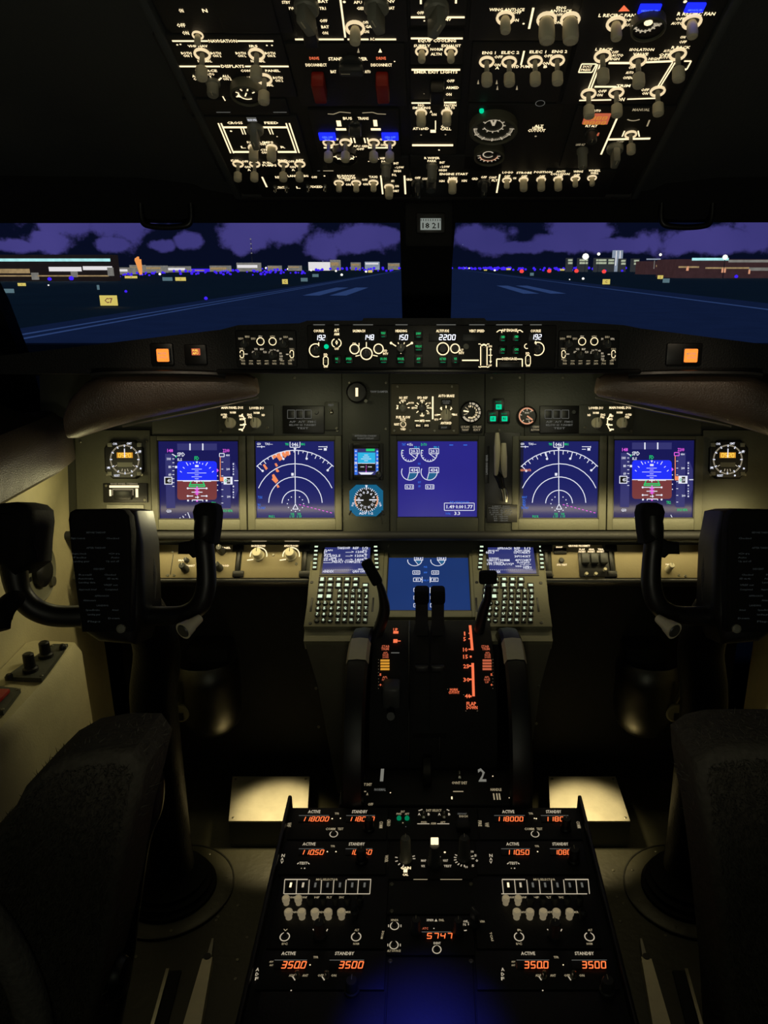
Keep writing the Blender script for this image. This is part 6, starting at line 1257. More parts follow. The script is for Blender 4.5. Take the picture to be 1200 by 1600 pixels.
# ------------------------------------------------------------------ forward pedestal bay with keyboard units
rt = thing('forward_pedestal', 'olive forward pedestal housing that carries the lower display and two keyboard units', 'pedestal', FC.M.copy())
def fc(x, y): return FC.loc(x, y)
pl = [fc(x, y) for x, y in ((488, 843), (848, 843), (864, 1000), (474, 1000))]
MB('cdu_grey').prism(pl, -.03, -.004).build('top_deck', rt)
pA = [fpt(FC, x, y, -.006) for x, y in ((474, 1000), (864, 1000))]; Yb = pA[0].y
Mi = FC.M.inverted()
m = MB('bulk'); f = lambda x, y: at_y(x, y, Yb)
fr_ = [f(475, 1000), f(548, 1000), f(548, 1240), f(528, 1240), f(496, 1070)]; fr2 = [f(864, 1000), f(790, 1000), f(790, 1240), f(820, 1240), f(845, 1070)]
for q_, lab in ((fr_, 0), (fr2, 1)):
    back = [p + Vector((0, .25, -.0)) for p in q_]; back[0].z = q_[0].z
    a = [tuple(Mi @ p) for p in q_]; b_ = [tuple(Mi @ p) for p in back]
    if lab: a, b_ = a[::-1], b_[::-1]
    mm = MB('bulk'); mm.rings([a, b_], smooth=False); mm.build('side_cheek', rt)
    for (x, y) in ((494, 1075), (498, 1135)) if not lab else ((842, 1072), (838, 1130)): p = Mi @ (f(x, y) - Vector((0, .001, 0))); link('screw', SCREW, rt, None, Matrix.Translation(p) @ Matrix.Rotation(R(63), 4, 'X'))
mm = MB('matte'); q_ = [f(548, 1000), f(790, 1000), f(790, 1240), f(548, 1240)]; mm.rings([[tuple(Mi @ p) for p in q_], [tuple(Mi @ (p + Vector((0, .2, 0)))) for p in q_]], smooth=False); mm.build('centre_web', rt)
def keyboard(s, label):
    fx = (lambda x: x) if s < 0 else (lambda x: x + 255)
    q = Mod(FC, 'keyboard_unit', label, 'keyboard display unit', fx(541), 915, 'flight management keyboards')
    # housing, slightly wider at the base as the photo shows by perspective: a true rectangle in its own plane
    A = q.rect(fx(484.5), 845, fx(598), 982); m = MB('cdu_grey'); m.box(A[0], A[1], A[2], A[3], -.012, .006, .002); m.build('housing', q.root); q.h = .006
    x_off = 0 if s < 0 else 3
    X = lambda v: fx(v) + x_off
    q.block('screen_bezel', X(502), 847.5, X(581), 900, -.002, .0015, 'bezel', .001)
    q.block('screen', X(505.5), 854, X(577.5), 897, .0, .0022, 'scr_cdu', .0006); q.h = .0083
    def t(st, x, y, wd, h=3.4): q.txt(st, X(x), y, wd, h, 'white')
    if s < 0:
        for a in (('TAKEOFF', 537, 856.5, 20), ('REF', 556, 856.5, 9), ('1/2', 571, 856.5, 9), ('FLAPS', 513.5, 860, 13, 2.4), ('V1', 569, 860, 6, 2.4), ('5*', 508.5, 863, 5), ('----> 120KT', 557, 862.5, 34), ('N1 26K', 512, 866, 10, 2.4), ('VR', 571, 866, 4, 2.4), ('92.5/92.5', 519, 868.5, 26), ('---> 125KT', 557, 868.5, 34), ('CG   TRIM', 516, 872, 18, 2.4), ('V2', 571, 872, 4, 2.4), ('22.0% 5.10', 520, 874.5, 29), ('---> 140KT', 557, 874.5, 34), ('-----', 512, 878, 13), ('PRE-FLT COMPLETE', 541, 878, 44), ('-----', 570, 878, 12), ('<INDEX', 513, 893, 17), ('SELECT', 565, 889.5, 11, 2.2), ('QRH OFF>', 562, 893, 23)): t(*a)
    else:
        for a in (('APPROACH', 530, 857, 22), ('REF', 550, 857, 9), ('1/1', 566, 857, 9), ('GROSS WT', 513, 860.5, 17, 2.4), ('FLAPS VREF', 558, 860.5, 24, 2.4), ('050.7', 508, 863.5, 14), ('15*/145KT', 558, 863.5, 26), ('30*/141KT', 558.5, 869.5, 25), ('RUNWAY', 514, 872.5, 15, 2.4), ('10801FT3048M', 520.5, 875.5, 35), ('40*/134KT', 559.5, 875.5, 25), ('ILS 19R/CRS', 517, 879, 24, 2.4), ('FLAP/SPD', 560, 879, 20, 2.4), ('109.10ISLA/192*', 524, 881.5, 42), ('--/---', 563, 881.5, 17), ('WIND CORR', 558, 885, 22, 2.4), ('+05KT', 566, 887.5, 14), ('<INDEX', 516, 893.5, 16)): t(*a)
    for i in range(22): q.dot(X(508 + i * 3.1), 890.6, .6, 'white')
    q.h = .006
    # line select keys
    for side, x in ((0, 494.5), (1, 587)):
        for i in range(6):
            y = 856 + i * 6.4; xx = X(x) + (-.9 * i * .6 if side == 0 else .4 * i)
            o_ = q.block('select_key', xx - 3.6, y - 2.4, xx + 3.6, y + 2.4, 0, .0035, 'black', .0008); q.bar(xx - 2.6, y - 1.3, xx + 2.6, y + 1.1, 'keyglow', .0038)
    def key(x, y, st, wd=None, w2=3.6, h2=3.6, hh=3.6, glow='keyglow'):
        q.block('key', x - w2, y - h2, x + w2, y + h2, 0, .0036, 'black', .0009); q.txt(st, x, y - .2, wd, hh, glow, z=.0041)
    fk = ((('INIT', 503.5), ('RTE', 516.5), ('CLB', 529.5), ('CRZ', 542.8), ('DES', 556)), (('LEGS', 502.5), ('DEP', 515.8), ('HOLD', 529), ('PROG', 542), ('N1', 555.5)))
    for r_, row in enumerate(fk):
        for c_, (st, x) in enumerate(row):
            y = 906.6 + r_ * 9
            sq = (r_, c_) in ((0, 0), (1, 2)); q.block('function_key', X(x) - 5.4, y - 3.8, X(x) + 5.4, y + 3.8, 0, .0034, 'black', .0009)
            q.bar(X(x) - (2.6 if sq else 2.8), y - (2.6 if sq else 1.8), X(x) + (2.6 if sq else 2.8), y + (2.6 if sq else 1.6), 'keyglow', .0038)
    q.block('function_key', X(571) - 5, 912, X(571) + 5, 919.6, 0, .0034, 'black', .0009); q.bar(X(571) - 3.4, 914.2, X(571) + 3.4, 917.4, 'keyglow', .0038)
    for (st, x, y, wd) in (('NAV', 501.5, 924, 6), ('FIX', 515, 924, 4.5), ('PREV', 500.5, 933.2, 7), ('NEXT', 514, 933.2, 7)):
        q.block('function_key', X(x) - 5.2, y - 3.8, X(x) + 5.2, y + 3.8, 0, .0034, 'black', .0009)
        if st in ('PREV', 'NEXT'): q.bar(X(x) - 3.3, y - 2.6, X(x) + 3.3, y + 2.4, 'keyglow', .0038)
        else: q.txt(st, X(x), y, wd, 4, 'keyglow', z=.0038)
    rows = (('ABCDE', 531, 924.6, 10.3), ('FGHIJ', 530.6, 933.6, 10.4), ('KLMNO', 529.8, 942.8, 10.6), ('PQRST', 529.3, 951.8, 10.6), ('UVWXY', 528.4, 960.8, 10.7), ('Z', 527.7, 970.2, 10.8))
    for st, x0, y, sp in rows:
        for i, ch in enumerate(st): key(X(x0 + i * sp), y, ch, 3.8 if ch not in 'I' else 1.2, 3.9, 3.9)
    for i, st in enumerate(('SP', 'DEL', '/', 'CLR')): key(X(527.7 + 10.7 * (i + 1)), 970.2, st, 4.6 if len(st) > 1 else 2.5, 3.9, 3.9, 3.2)
    for r_, st in enumerate(('123', '456', '789', '.0-')):
        for i, ch in enumerate(st): y = 943 + 9.1 * r_; q.dome(X(497.6 - r_ * .9 + i * 10.4), y, 4.3, .0036, 'black', 'key'); q.txt(ch, X(497.6 - r_ * .9 + i * 10.4), y - .2, 1.4 if ch in '1.' else 3.4, 3.8 if ch != '.' else 1.2, 'keyglow', z=.0041)
    for x in (486.5, 582.5): q.block('grip_slot', X(x) - 1.6, 934, X(x) + 1.6, 956, -.002, .0006, 'black', .0004)
    for (x, y) in ((494, 848.5), (590, 849), (487, 910), (587, 911), (482.5 + 2, 974), (588, 973)): q.dome(X(x), y, 2.6, .001, 'black', 'fastener')
    q.done()
keyboard(-1, 'keyboard unit with takeoff reference page beside the blue lower display'); keyboard(1, 'keyboard unit with approach reference page beside the blue lower display')
d = display('lower_display', 'blue lower engine display between the two keyboard units', 'display', FC, 604.5, 856, 734.5, 956, 594, 841, 741, 966, 'scr_low', 'cdu_grey', .004, .005)
for cx_ in (648, 684):
    d.arc(cx_, 876, 11, -190, 0, 1.1, 'white'); d.ticks(cx_, 876, 0, 10.5, [-58], .9, 'white'); k = d.hx(cx_, 876); c_ = d.P(cx_, 876); d.lt.use('teal').poly([c_] + [(c_[0] + 10 * k * math.cos(R(a)), c_[1] + 10 * k * math.sin(R(a))) for a in range(0, -60, -12)], d.h + .0004); d.bar(cx_ - 1, 870, cx_ + 13, 876, 'white', .0006); d.bar(cx_, 871, cx_ + 12, 875, 'scr_low', .0008); d.txt('58.8', cx_ + 6, 873, 9, 3.2, 'white', z=.001)
for (y, st, a, b_) in ((894.8, '0.31', 650.5, 680), (906, '81', 651.5, 679), (922, '100', 652, 678), (934, '44', 652, 678), (946, '0.5', 652, 678)):
    for x in (a, b_):
        for (p, q_, r_, s_) in ((x - 5.5, y - 2.7, x + 5.5, y - 2.7), (x - 5.5, y + 2.7, x + 5.5, y + 2.7), (x - 5.5, y - 2.7, x - 5.5, y + 2.7), (x + 5.5, y - 2.7, x + 5.5, y + 2.7)): d.ln(p, q_, r_, s_, .8, 'white')
        d.txt(st, x, y, 7 if len(st) > 2 else 4.5, 3.2, 'white')
for (st, y) in (('N2', 886), ('FF', 895), ('OIL P', 907), ('OIL T', 921), ('VIB', 946)): d.txt(st, 665, y, 2 + 1.5 * len(st), 2.4, 'lblue')
for y0 in (901.5, 918): d.ln(659.5, y0, 659.5, y0 + 9, 1, 'white'); d.ln(672, y0, 672, y0 + 9, 1, 'white'); d.ln(657, y0 + 4, 659.5, y0 + 4, 1, 'white'); d.ln(672, y0 + 4, 674.5, y0 + 4, 1, 'white')
d.put('knob', MB('cream').lathe([(.004, 0), (.005, .006), (.003, .008)], 14), 606.5, 844); d.screw((711, 846), (734, 846)); d.done('symbology')

# ------------------------------------------------------------------ throttle quadrant
QP = [(1.120, .41), (1.130, .47), (1.155, .522), (1.205, .56), (1.28, .588), (1.345, .600), (1.352, .42)]
QC = -.0
def qhit(px, py, lift=0.0):
    r = ray(px, py); best = None
    for (a, b_) in zip(QP[:-2], QP[1:-1]):
        A = Vector((0, *a)); B = Vector((0, *b_)); d_ = (B - A).normalized(); n_ = Vector((0, -d_.z, d_.y))
        k = (A + n_ * lift - EYE).dot(n_) / r.dot(n_); p = EYE + r * k; u = (p - A).dot(d_) / (B - A).length
        if -.02 <= u <= 1.02 and (best is None or k < best[0]): best = (k, p, d_, n_)
    if best is None: return None
    k, p, d_, n_ = best; M = Matrix((Vector((1, 0, 0)), d_, n_)).transposed().to_4x4(); M.translation = p; return M, k
qx0 = qhit(578, 1100)[0].translation.x; qx1 = qhit(776, 1100)[0].translation.x
QO = Vector(((qx0 + qx1) / 2, 1.2, .42)); rq = thing('throttle_quadrant', 'black throttle quadrant with orange lit flap scale and levers in front of the lower display', 'throttle quadrant', Matrix.Translation(QO))
def qbuild(name, m, label=None):
    m.v = [tuple(Vector(v) - QO) for v in m.v]; return m.build(name, rq, label)
m = MB('matte'); secs = []
# finer drum profile
fine = []
for i in range(len(QP) - 1):
    for k in range(4 if i < 5 else 1): u = k / 4 if i < 5 else 0; fine.append((QP[i][0] * (1 - u) + QP[i + 1][0] * u, QP[i][1] * (1 - u) + QP[i + 1][1] * u))
fine.append(QP[-1])
m.rings([[(x, y, z - .001) for y, z in fine] for x in (qx0, qx1)], smooth=True); qbuild('housing', m)
# slot strips along the drum for the levers
for (xa, xb) in ((637, 642), (685, 690)):
    m = MB('darksteel'); pts = []
    for py in range(1190, 968, -10):
        h = qhit((xa + xb) / 2, py, .001)
        if h: pts.append(tuple(h[0].translation))
    if len(pts) > 3: m.tube(pts, .0016, 6, 1); qbuild('slot_edge', m)
ql = MB()
def qt(st, px, py, wd, h, mat='orange_txt'):
    r_ = qhit(px, py, .0012)
    if not r_: return
    M_q, k = r_; ql.X = M_q; kx = k / F; ky = abs((qhit(px, py - 2, .0012) or r_)[0].translation.y - M_q.translation.y) / 2
    v1 = qhit(px, py - 3, .0012); v0 = qhit(px, py + 3, .0012)
    ky = (v1[0].translation - v0[0].translation).length / 6 if v1 and v0 else kx * 1.3
    ql.use(mat).text(st, (0, 0), h * ky, wd * kx if wd else None); ql.X = Matrix()
def qline(pts, wd, mat='orange_txt', n=10):
    for (x0, y0), (x1, y1) in zip(pts[:-1], pts[1:]):
        for i in range(n):
            a = qhit(x0 + (x1 - x0) * i / n, y0 + (y1 - y0) * i / n, .0012); b_ = qhit(x0 + (x1 - x0) * (i + 1) / n, y0 + (y1 - y0) * (i + 1) / n, .0012)
            if not a or not b_: continue
            A, B = a[0].translation, b_[0].translation; kx = a[1] / F * wd / 2
            if abs(x1 - x0) < abs(y1 - y0): o_ = Vector((kx, 0, 0))
            else: o_ = (a[0].to_3x3() @ Vector((0, kx * 1.3, 0)))
            ql.use(mat).add([tuple(A - o_), tuple(A + o_), tuple(B + o_), tuple(B - o_)], [(0, 1, 2, 3)])
qline([(734.5, 977), (738, 1016)], 4); qline([(738.5, 1036), (740, 1088)], 4); qline([(734.5, 978), (734.5, 978.5)], 3)
for (st, x, y, wd) in (('1', 726, 990, 2), ('5', 726, 998.5, 4), ('10', 727, 1015, 7), ('15', 727.5, 1026, 7.5), ('25', 728.5, 1041, 9), ('30', 729, 1062, 10), ('40', 731, 1087.5, 9)): qt(st, x, y, wd, 6)
for y in (989.5, 998, 1014.5, 1040.5, 1061.5, 1088): qline([(732, y), (737, y)], 2, n=1)
qline([(734, 1026), (737, 1026)], 3, n=1)
qt('FLAP', 736.5, 1099.5, 15, 5.5); qt('DOWN', 737.5, 1105.5, 17, 5); qt('HORN', 709, 1077.5, 12, 4); qt('CUTOUT', 709.5, 1082, 17, 4)
for (x, y) in ((728, 1110), (746, 1110), (699.5, 1076), (724.5, 1085)): qt('.', x, y, 2, 2, 'txtdim')
qt('UP', 618, 984, 7, 5); qline([(614.5, 988), (622.5, 988)], 5, n=1); qline([(614.5, 1001.5), (621, 1001.5)], 7, n=1); qline([(620, 1001.5), (626, 1001.5)], 1.6, n=1); qline([(611, 1020), (624, 1020)], 1.5, 'txtgrey', 3)
for s, xa in ((-1, 601.5), (1, 761)):
    qt('STAB', xa + (1 if s < 0 else -3), 1010, 12, 3.6, 'orange_dim'); qt('TRIM', xa + (0 if s < 0 else -2), 1014, 12, 3.6, 'orange_dim'); qt('APL', xa + 1, 1020, 8, 3, 'orange_dim'); qt('NOSE', xa + 1, 1023.5, 9, 3, 'orange_dim'); qt('DOWN', xa + 1, 1027, 9, 3, 'orange_dim')
    for i, y in enumerate((1032, 1036.5, 1041, 1045.5)): qline([(xa - 7, y), (xa + 7, y)], 3.2, 'amberwin' if s < 0 else 'orange_dim', 1)
    for y in range(1030, 1076, 5): qt('.', xa + (-10 if s < 0 else 9), y, 1.6, 1.6, 'txtdim')
    qt('APL', xa, 1058, 8, 3, 'orange_dim'); qt('NOSE', xa, 1062, 9, 3, 'orange_dim'); qt('UP', xa, 1066, 6, 3, 'orange_dim'); qt('5', xa - 7 * s * -1, 1054, 3, 3, 'orange_txt'); qt('0', xa - 7 * s * -1, 1070, 3, 3, 'orange_txt')
ql.v = [tuple(Vector(v) - QO) for v in ql.v]; ql.build('lettering', rq)
def qworld(px, py, lift): return qhit(px, py, lift)[0].translation
# thrust levers
for s in (-1, 1):
    x = 671.5 + s * 12.5
    base = qworld(x, 1000, -.01); top = at_y(x, 935, 1.295); lv = MB('black')
    k = .0012
    lv.rings([[(base.x + a * .011, base.y + b_ * .018, base.z + c_) for a, b_ in ((-1, -1), (1, -1), (1, 1), (-1, 1))] for c_ in (0,)] + [[(top.x + a * .0115, top.y + b_ * .012, top.z + c_) for a, b_ in ((-1, -1), (1, -1), (1, 1), (-1, 1))] for c_ in (-.03, .0)], smooth=False)
    o = qbuild('thrust_lever', lv)
    g_ = MB('rubber'); tp = at_y(x, 929, 1.29); 
    g_.box(tp.x - .0135, tp.x + .0135, tp.y - .018, tp.y + .018, tp.z - .014, tp.z + .012, .006, 3); g_.v = [tuple(Vector(v) - QO) for v in g_.v]; g_.build('hand_grip', o)
    rv = MB('black'); a = qworld(x, 1058, .0); b_ = qworld(x, 1042, .018); rv.box(a.x - .0125, a.x + .0125, min(a.y, b_.y), max(a.y, b_.y) + .012, a.z - .005, b_.z, .004); qbuild('reverse_lever', rv)
# long housings beneath the thrust levers
for s in (-1, 1):
    x = 671.5 + s * 13; m = MB('matte'); pts = [qworld(x, y, .002) for y in (1150, 1120, 1090, 1060, 1030, 1000, 980)]
    m.rings([[tuple(p + Vector((a * .0135, b_[0], b_[1]))) for a, b_ in ((-1, (0, -.004)), (1, (0, -.004)), (1, (-.004, .008)), (-1, (-.004, .008)))] for p in pts][::-1], smooth=False); qbuild('lever_shroud', m)
# speed brake lever and flap lever
def lever(name, path, rads, grip_px, gw, gh, Yg, mat='black', rot=0):
    m = MB(mat); m.tube([tuple(p) for p in path], rads, 10, 5); o = qbuild(name, m)
    c_ = at_y(*grip_px, Yg); k = (c_ - EYE).length / F; gm = MB('rubber'); gm.X = Matrix.Translation(c_) @ Matrix.Rotation(R(rot), 4, 'Y')
    gm.box(-gw * k, gw * k, -.008, .008, -gh * k, gh * k, .005, 3); gm.X = Matrix(); gm.v = [tuple(Vector(v) - QO) for v in gm.v]; gm.build('grip', o)
lever('speed_brake_lever', [at_y(586, 1000, 1.30), at_y(600, 958, 1.30), at_y(598, 930, 1.295), at_y(590, 905, 1.29)], [.011, .011, .008, .005], (581, 894), 8.5, 22, 1.285, rot=-26)
lever('flap_lever', [at_y(748, 990, 1.31), at_y(755, 955, 1.31), at_y(762, 935, 1.305), at_y(763, 915, 1.30)], [.010, .010, .008, .006], (762.5, 902), 14, 10.5, 1.295)
# parking brake and start levers at the aft foot
for x in (612, 640): m = MB('knob_dark'); a = qworld(x, 1085, 0.0); m.box(a.x - .016, a.x + .016, a.y - .02, a.y + .02, a.z - .02, a.z + .022, .006); qbuild('detent_block', m) if x == 612 else None
m = MB('knob_dark'); a = qworld(612, 1120, 0); m.tube([tuple(a), tuple(a + Vector((0, -.03, .02)))], [.006, .007], 10, 1); qbuild('brake_lever', m)
# trim wheels
for (px, xx, lab) in ((561.5, 0, 'black trim wheel with a tan band, captain side of the throttle quadrant'), (801.5, 1, 'black trim wheel with a tan band, first officer side of the throttle quadrant')):
    cw = at_y(px, 1080, 1.19); cw = Vector((cw.x, 1.225, .42)); 
    rt = thing('trim_wheel', lab, 'trim wheel', Matrix.Translation(cw) @ Matrix.Rotation(pi / 2, 4, 'Y'), 'pitch trim wheels')
    m = MB('black'); m.lathe([(.165, -.010), (.192, -.0185), (.199, -.014), (.201, 0), (.199, .014), (.192, .0185), (.165, .010)], 64, cap0=True, cap1=True); m.build('rim', rt)
    m = MB('cream'); rs = []
    for a in range(147, 166, 1):
        # angle measured in the wheel plane; local x points down in the world
        q_ = []
        for r_, z_ in ((.190, -.0195), (.2005, -.0148), (.2022, 0), (.2005, .0148), (.190, .0195)): q_.append((-r_ * math.sin(R(a - 90 + 32)) , r_ * math.cos(R(a - 90 + 32)), z_))
        rs.append(q_)
    m.rings(rs, False, False, closed=False); m.build('white_mark', rt, 'tan painted band')
    m = MB('black'); m.tube([(.03, .185, .012 if xx == 0 else -.012), (.03, .185, .045 if xx else -.045)], .008, 12, 1); m.build('fold_handle', rt)

# ------------------------------------------------------------------ aft pedestal
rt = thing('aft_pedestal', 'long black aft pedestal box that holds the radio panels between the seats', 'pedestal', FP.M.copy())
EL = FP.loc(452, 1258)[0]; ER = FP.loc(907, 1258)[0]; yt = FP.loc(670, 1200)[1]; yb = -.75
def fp(x, y): return FP.loc(x, y)
ysh = fp(670, 1258)[1]
MB('panel_black').box(EL, ER, yb, ysh, -.40, -.004, .003).build('body', rt)
for x in (EL, ER): MB('black').box(x - .003, x + .003, yb, ysh + .012, -.05, .010, .002).build('edge_rail', rt)
NL = fp(532, 1230)[0]; NR = fp(828, 1230)[0]
MB('panel_black').box(NL, NR, ysh, yt, -.40, -.005, .003).build('forward_body', rt)
q = Mod(FP, 'start_lever_panel', 'black panel with pale numerals 1 and 2 behind the throttle quadrant', 'control panel', 680, 1232)
q.plate(534, 1203, 827, 1257, 'panel_black', .01, .001); q.txt('1', 597, 1211, 5, 19, 'txtnum'); q.txt('2', 753, 1211, 12, 20, 'txtnum')
for (st, x, y, wd, m_) in (('OVHT DET', 570, 1226, 22, 'txtdim'), ('NORMAL', 594, 1234, 18, 'txtgrey'), ('A', 574, 1241, 3, 'txtdim'), ('STA', 553, 1257, 8, 'txtdim'), ('OFF', 579, 1257, 8, 'txtdim'), ('OVHT DET', 718, 1223.5, 24, 'txtdim'), ('HANDLE', 775, 1234, 17, 'txtdim'), ('1', 706, 1247, 2, 'txt')): q.txt(st, x, y, wd, 4, m_)
for x in (771, 776, 780): q.ln(x, 1240, x + 1.5, 1250, 2, 'txtdim')
for x in (566, 718): q.toggle(x, 1215, .8, 'plain'); q.ln(x - 10, 1237, x + 6, 1237, 1.4, 'txtdim')
for (x, y) in ((610, 1239), (770, 1213), (796, 1247)): q.dot(x, y, 1, 'txt')
q.ln(541, 1206, 536, 1250, 1.2, 'txtgrey'); q.ln(823, 1206, 828, 1250, 1.2, 'txtgrey')
q.block('fire_handle', 660, 1205, 674, 1232, 0, .03, 'black', .004); q.done()
def ped(name, x0, y0, x1, y1, label, cat='radio panel', grp='pedestal radio panels'):
    q = Mod(FP, name, label, cat, (x0 + x1) / 2, (y0 + y1) / 2, grp); q.plate(x0, y0, x1, y1, 'panel_black', .012, .001); return q
def window(q, x0, y0, x1, y1, st, sx, sw, sh, sl=.16):
    q.block('display_window', x0, y0, x1, y1, -.001, .0012, 'bezel', .0005); q.ln(x0, y0 + .6, x1, y0 + .6, .9, 'txtgrey', .0018); q.seg(st, sx, (y0 + y1) / 2 + 1, sw, sh, 'red', sl, .0018)
for s in (-1, 1):
    dx = 0 if s < 0 else 303
    X = lambda v: v + dx
    side = 'captain' if s < 0 else 'first officer'
    o5 = 5 if s > 0 else 0
    q = ped('radio_tuner', X(453) if s < 0 else 748, 1262, X(605) if s < 0 else 905, 1311, 'radio tuning panel with red 118000 digits nearest the throttle on the %s side' % side)
    q.txt('ACTIVE', 491 if s < 0 else 794, 1268.5, 19, 4.6, 'dialtxt'); q.txt('STANDBY', 562 if s < 0 else 865, 1268.5, 24, 4.6, 'dialtxt'); q.txt('TFR', 526.5 if s < 0 else 829.5, 1271.5, 7, 3, 'txtdim')
    window(q, 467 if s < 0 else 772, 1275, 514 if s < 0 else 820, 1285, '118000', 492 if s < 0 else 795.5, 44, 6.6); window(q, 541 if s < 0 else 845, 1275, 586 if s < 0 else 888, 1285, '118000' if s < 0 else '118C', 564 if s < 0 else 865, 42 if s < 0 else 32, 6.6)
    q.dot(519 if s < 0 else 838, 1279.5, 1.2, 'txt'); q.dot(532 if s < 0 else 835, 1279, 1, 'txt'); q.txt('COMM', 516.5 if s < 0 else 827, 1295.5, 15, 3.6, 'txtdim'); q.txt('TEST', 532 if s < 0 else 843, 1295.5, 9, 3.6, 'txtdim')
    xc = 521.5 if s < 0 else 836; q.arc(xc, 1303.5, 6, 0, 360, 1.3, 'dialtxt'); q.dome(xc, 1303.5, 4.2, .004, 'black'); q.txt('VHF', 452 if s < 0 else 761, 1289, 9, 4.5, 'txtdim', rot=-90); q.txt('COMM', 595.5 if s < 0 else 904, 1289, 14, 4, 'txtdim', rot=-90)
    q.knob(577 if s < 0 else 884, 1296, 9, .022, 'black', 'round'); q.done()
    q = ped('nav_panel', 440 if s < 0 else 744, 1314, 604 if s < 0 else 916, 1366, 'navigation tuning panel with red 110.50 digits on the %s side' % side)
    q.txt('ACTIVE', 483 if s < 0 else 801, 1319, 20, 4.6, 'dialtxt'); q.txt('STANDBY', 557.5 if s < 0 else 875.5, 1319, 25, 4.6, 'dialtxt'); q.txt('TFR', 520 if s < 0 else 839, 1322.5, 7, 3, 'txtdim')
    window(q, 467 if s < 0 else 783, 1327, 506 if s < 0 else 828, 1337, '110.50', 487 if s < 0 else 808, 38, 7); window(q, 540 if s < 0 else 859, 1327, 582 if s < 0 else 896, 1337, '10 50' if s < 0 else '108C', 563 if s < 0 else 878, 36 if s < 0 else 28, 7)
    for x in (511.5, 525): q.dot(X(x) + (12 if s > 0 else 0), 1331, 1.1, 'txt')
    xt = 474 if s < 0 else 802; q.txt('TEST', xt, 1349, 13, 4, 'dialtxt'); q.ln(xt - 9.5, 1350.5, xt - 7, 1348.5, 1.3, 'dialtxt'); q.ln(xt + 9.5, 1350.5, xt + 7, 1348.5, 1.3, 'dialtxt'); q.dot(xt + 2, 1357, 1.2, 'dialtxt'); q.dot(xt - 3, 1357, 1, 'txtdim')
    q.txt('N', 442.5 if s < 0 else 767, 1337, 5, 4.5, 'dialtxt'); q.txt('A', 441 if s < 0 else 767, 1342.5, 4.6, 4, 'dialtxt'); q.txt('V', 440.5 if s < 0 else 767, 1347.5, 4.6, 4, 'dialtxt'); q.knob(565 if s < 0 else 896, 1346, 10, .024, 'black', 'round'); q.done()
    # audio control panel
    bx = 441 if s < 0 else 780.5
    q = ped('audio_panel', 428 if s < 0 else 742, 1369, 604 if s < 0 else 928, 1482, 'audio panel with square mic keys and pale knobs, %s side' % side, 'audio panel')
    q.ln(bx + 4, 1374.5, bx + 40, 1374.5, 1.7, 'dialtxt'); q.ln(bx + 102, 1374.5, bx + 139, 1374.5, 1.7, 'dialtxt'); q.txt('MIC SELECTOR', bx + 70, 1374.5, 34, 3, 'txtdim')
    for i in range(8):
        x = bx + 4 + i * 19.2; q.ln(x, 1375, x + (-1.6 if s < 0 else 2.2), 1397, 1.2, 'dialtxt')
    q.ln(bx + 3, 1397, bx + 137, 1397, 1.3, 'dialtxt')
    for i in range(7):
        x = bx + 13.5 + i * 19.2; q.block('mic_key', x - 7, 1378, x + 7, 1394.5, 0, .0028, 'black', .001); q.bar(x - 1.6, 1381.5, x + 1.6, 1389, 'txt' if i == 0 else ('dialtxt' if i == 1 else 'txtgrey'), .0032)
    for i in range(7):
        x = bx + 6.5 + i * 19.2 + (3 if s > 0 else 0); big = i < 2
        q.put('volume_knob', MB('clear_knob' if big else 'knob_dark').lathe([(.0040, 0), (.0040, .005), (.0052, .006), (.0054, .011), (.0042, .0125), (.0028, .009)], 16), x, 1412)
        if i < 5: q.txt(('VHF', 'VHF', 'HF', 'FLT', 'SVC')[i], x + 9.5, 1402.5, 8, 3, 'txtdim')
    for i in range(6):
        x = bx + 10.5 + i * 20.6 + (16 if s > 0 else 0)
        q.put('volume_knob', MB('clear_knob' if i < 5 else 'knob_dark').lathe([(.0044, 0), (.0044, .006), (.0056, .007), (.0058, .012), (.0044, .0135), (.003, .010)], 16), x, 1434)
        if i % 2 == 0: q.txt(('NAV', '', 'ADF', '', 'MKR')[i] if i < 5 else 'SPKR', x + 10, 1425.5, 9, 3, 'txtdim')
    for (x, t1, t2) in ((445 if s < 0 else 811, 'V' if s < 0 else 'R', 'I/C'), (556.5 if s < 0 else 921, 'ALT', 'NORM')):
        q.arc(x, 1464, 7.2, 110, 430, 1.6, 'dialtxt'); q.dome(x, 1464, 4.6, .004, 'black', 'switch_base'); q.txt(t1, x + 1, 1453.5, 7, 3.2, 'txtdim'); q.txt(t2, x, 1475, 9, 3.2, 'txtdim')
    xk = 500 if s < 0 else 866; q.ln(xk - 11, 1452, xk - 8, 1455.5, 1.5, 'dialtxt'); q.ln(xk + 12, 1452, xk + 10, 1455.5, 1.5, 'dialtxt'); q.knob(xk, 1463, 11, .026, 'knob_dark', 'round'); q.done()
    q = ped('adf_panel', 404 if s < 0 else 744, 1485, 602 if s < 0 else 962, 1546, 'radio compass panel with large red 350.0 digits on the %s side' % side)
    q.txt('ACTIVE', 451 if s < 0 else 825, 1490, 22, 5, 'dialtxt'); q.txt('STANDBY', 538.5 if s < 0 else 913, 1490, 30, 5, 'dialtxt'); q.txt('TFR', 493.5 if s < 0 else 869, 1496, 8, 3.4, 'txtdim')
    window(q, 429 if s < 0 else 807, 1501, 480 if s < 0 else 858, 1515, '350.0', 458.5 if s < 0 else 837, 40, 10); window(q, 515 if s < 0 else 893, 1501, 569 if s < 0 else 948, 1515, '3500', 548 if s < 0 else 927, 40, 10)
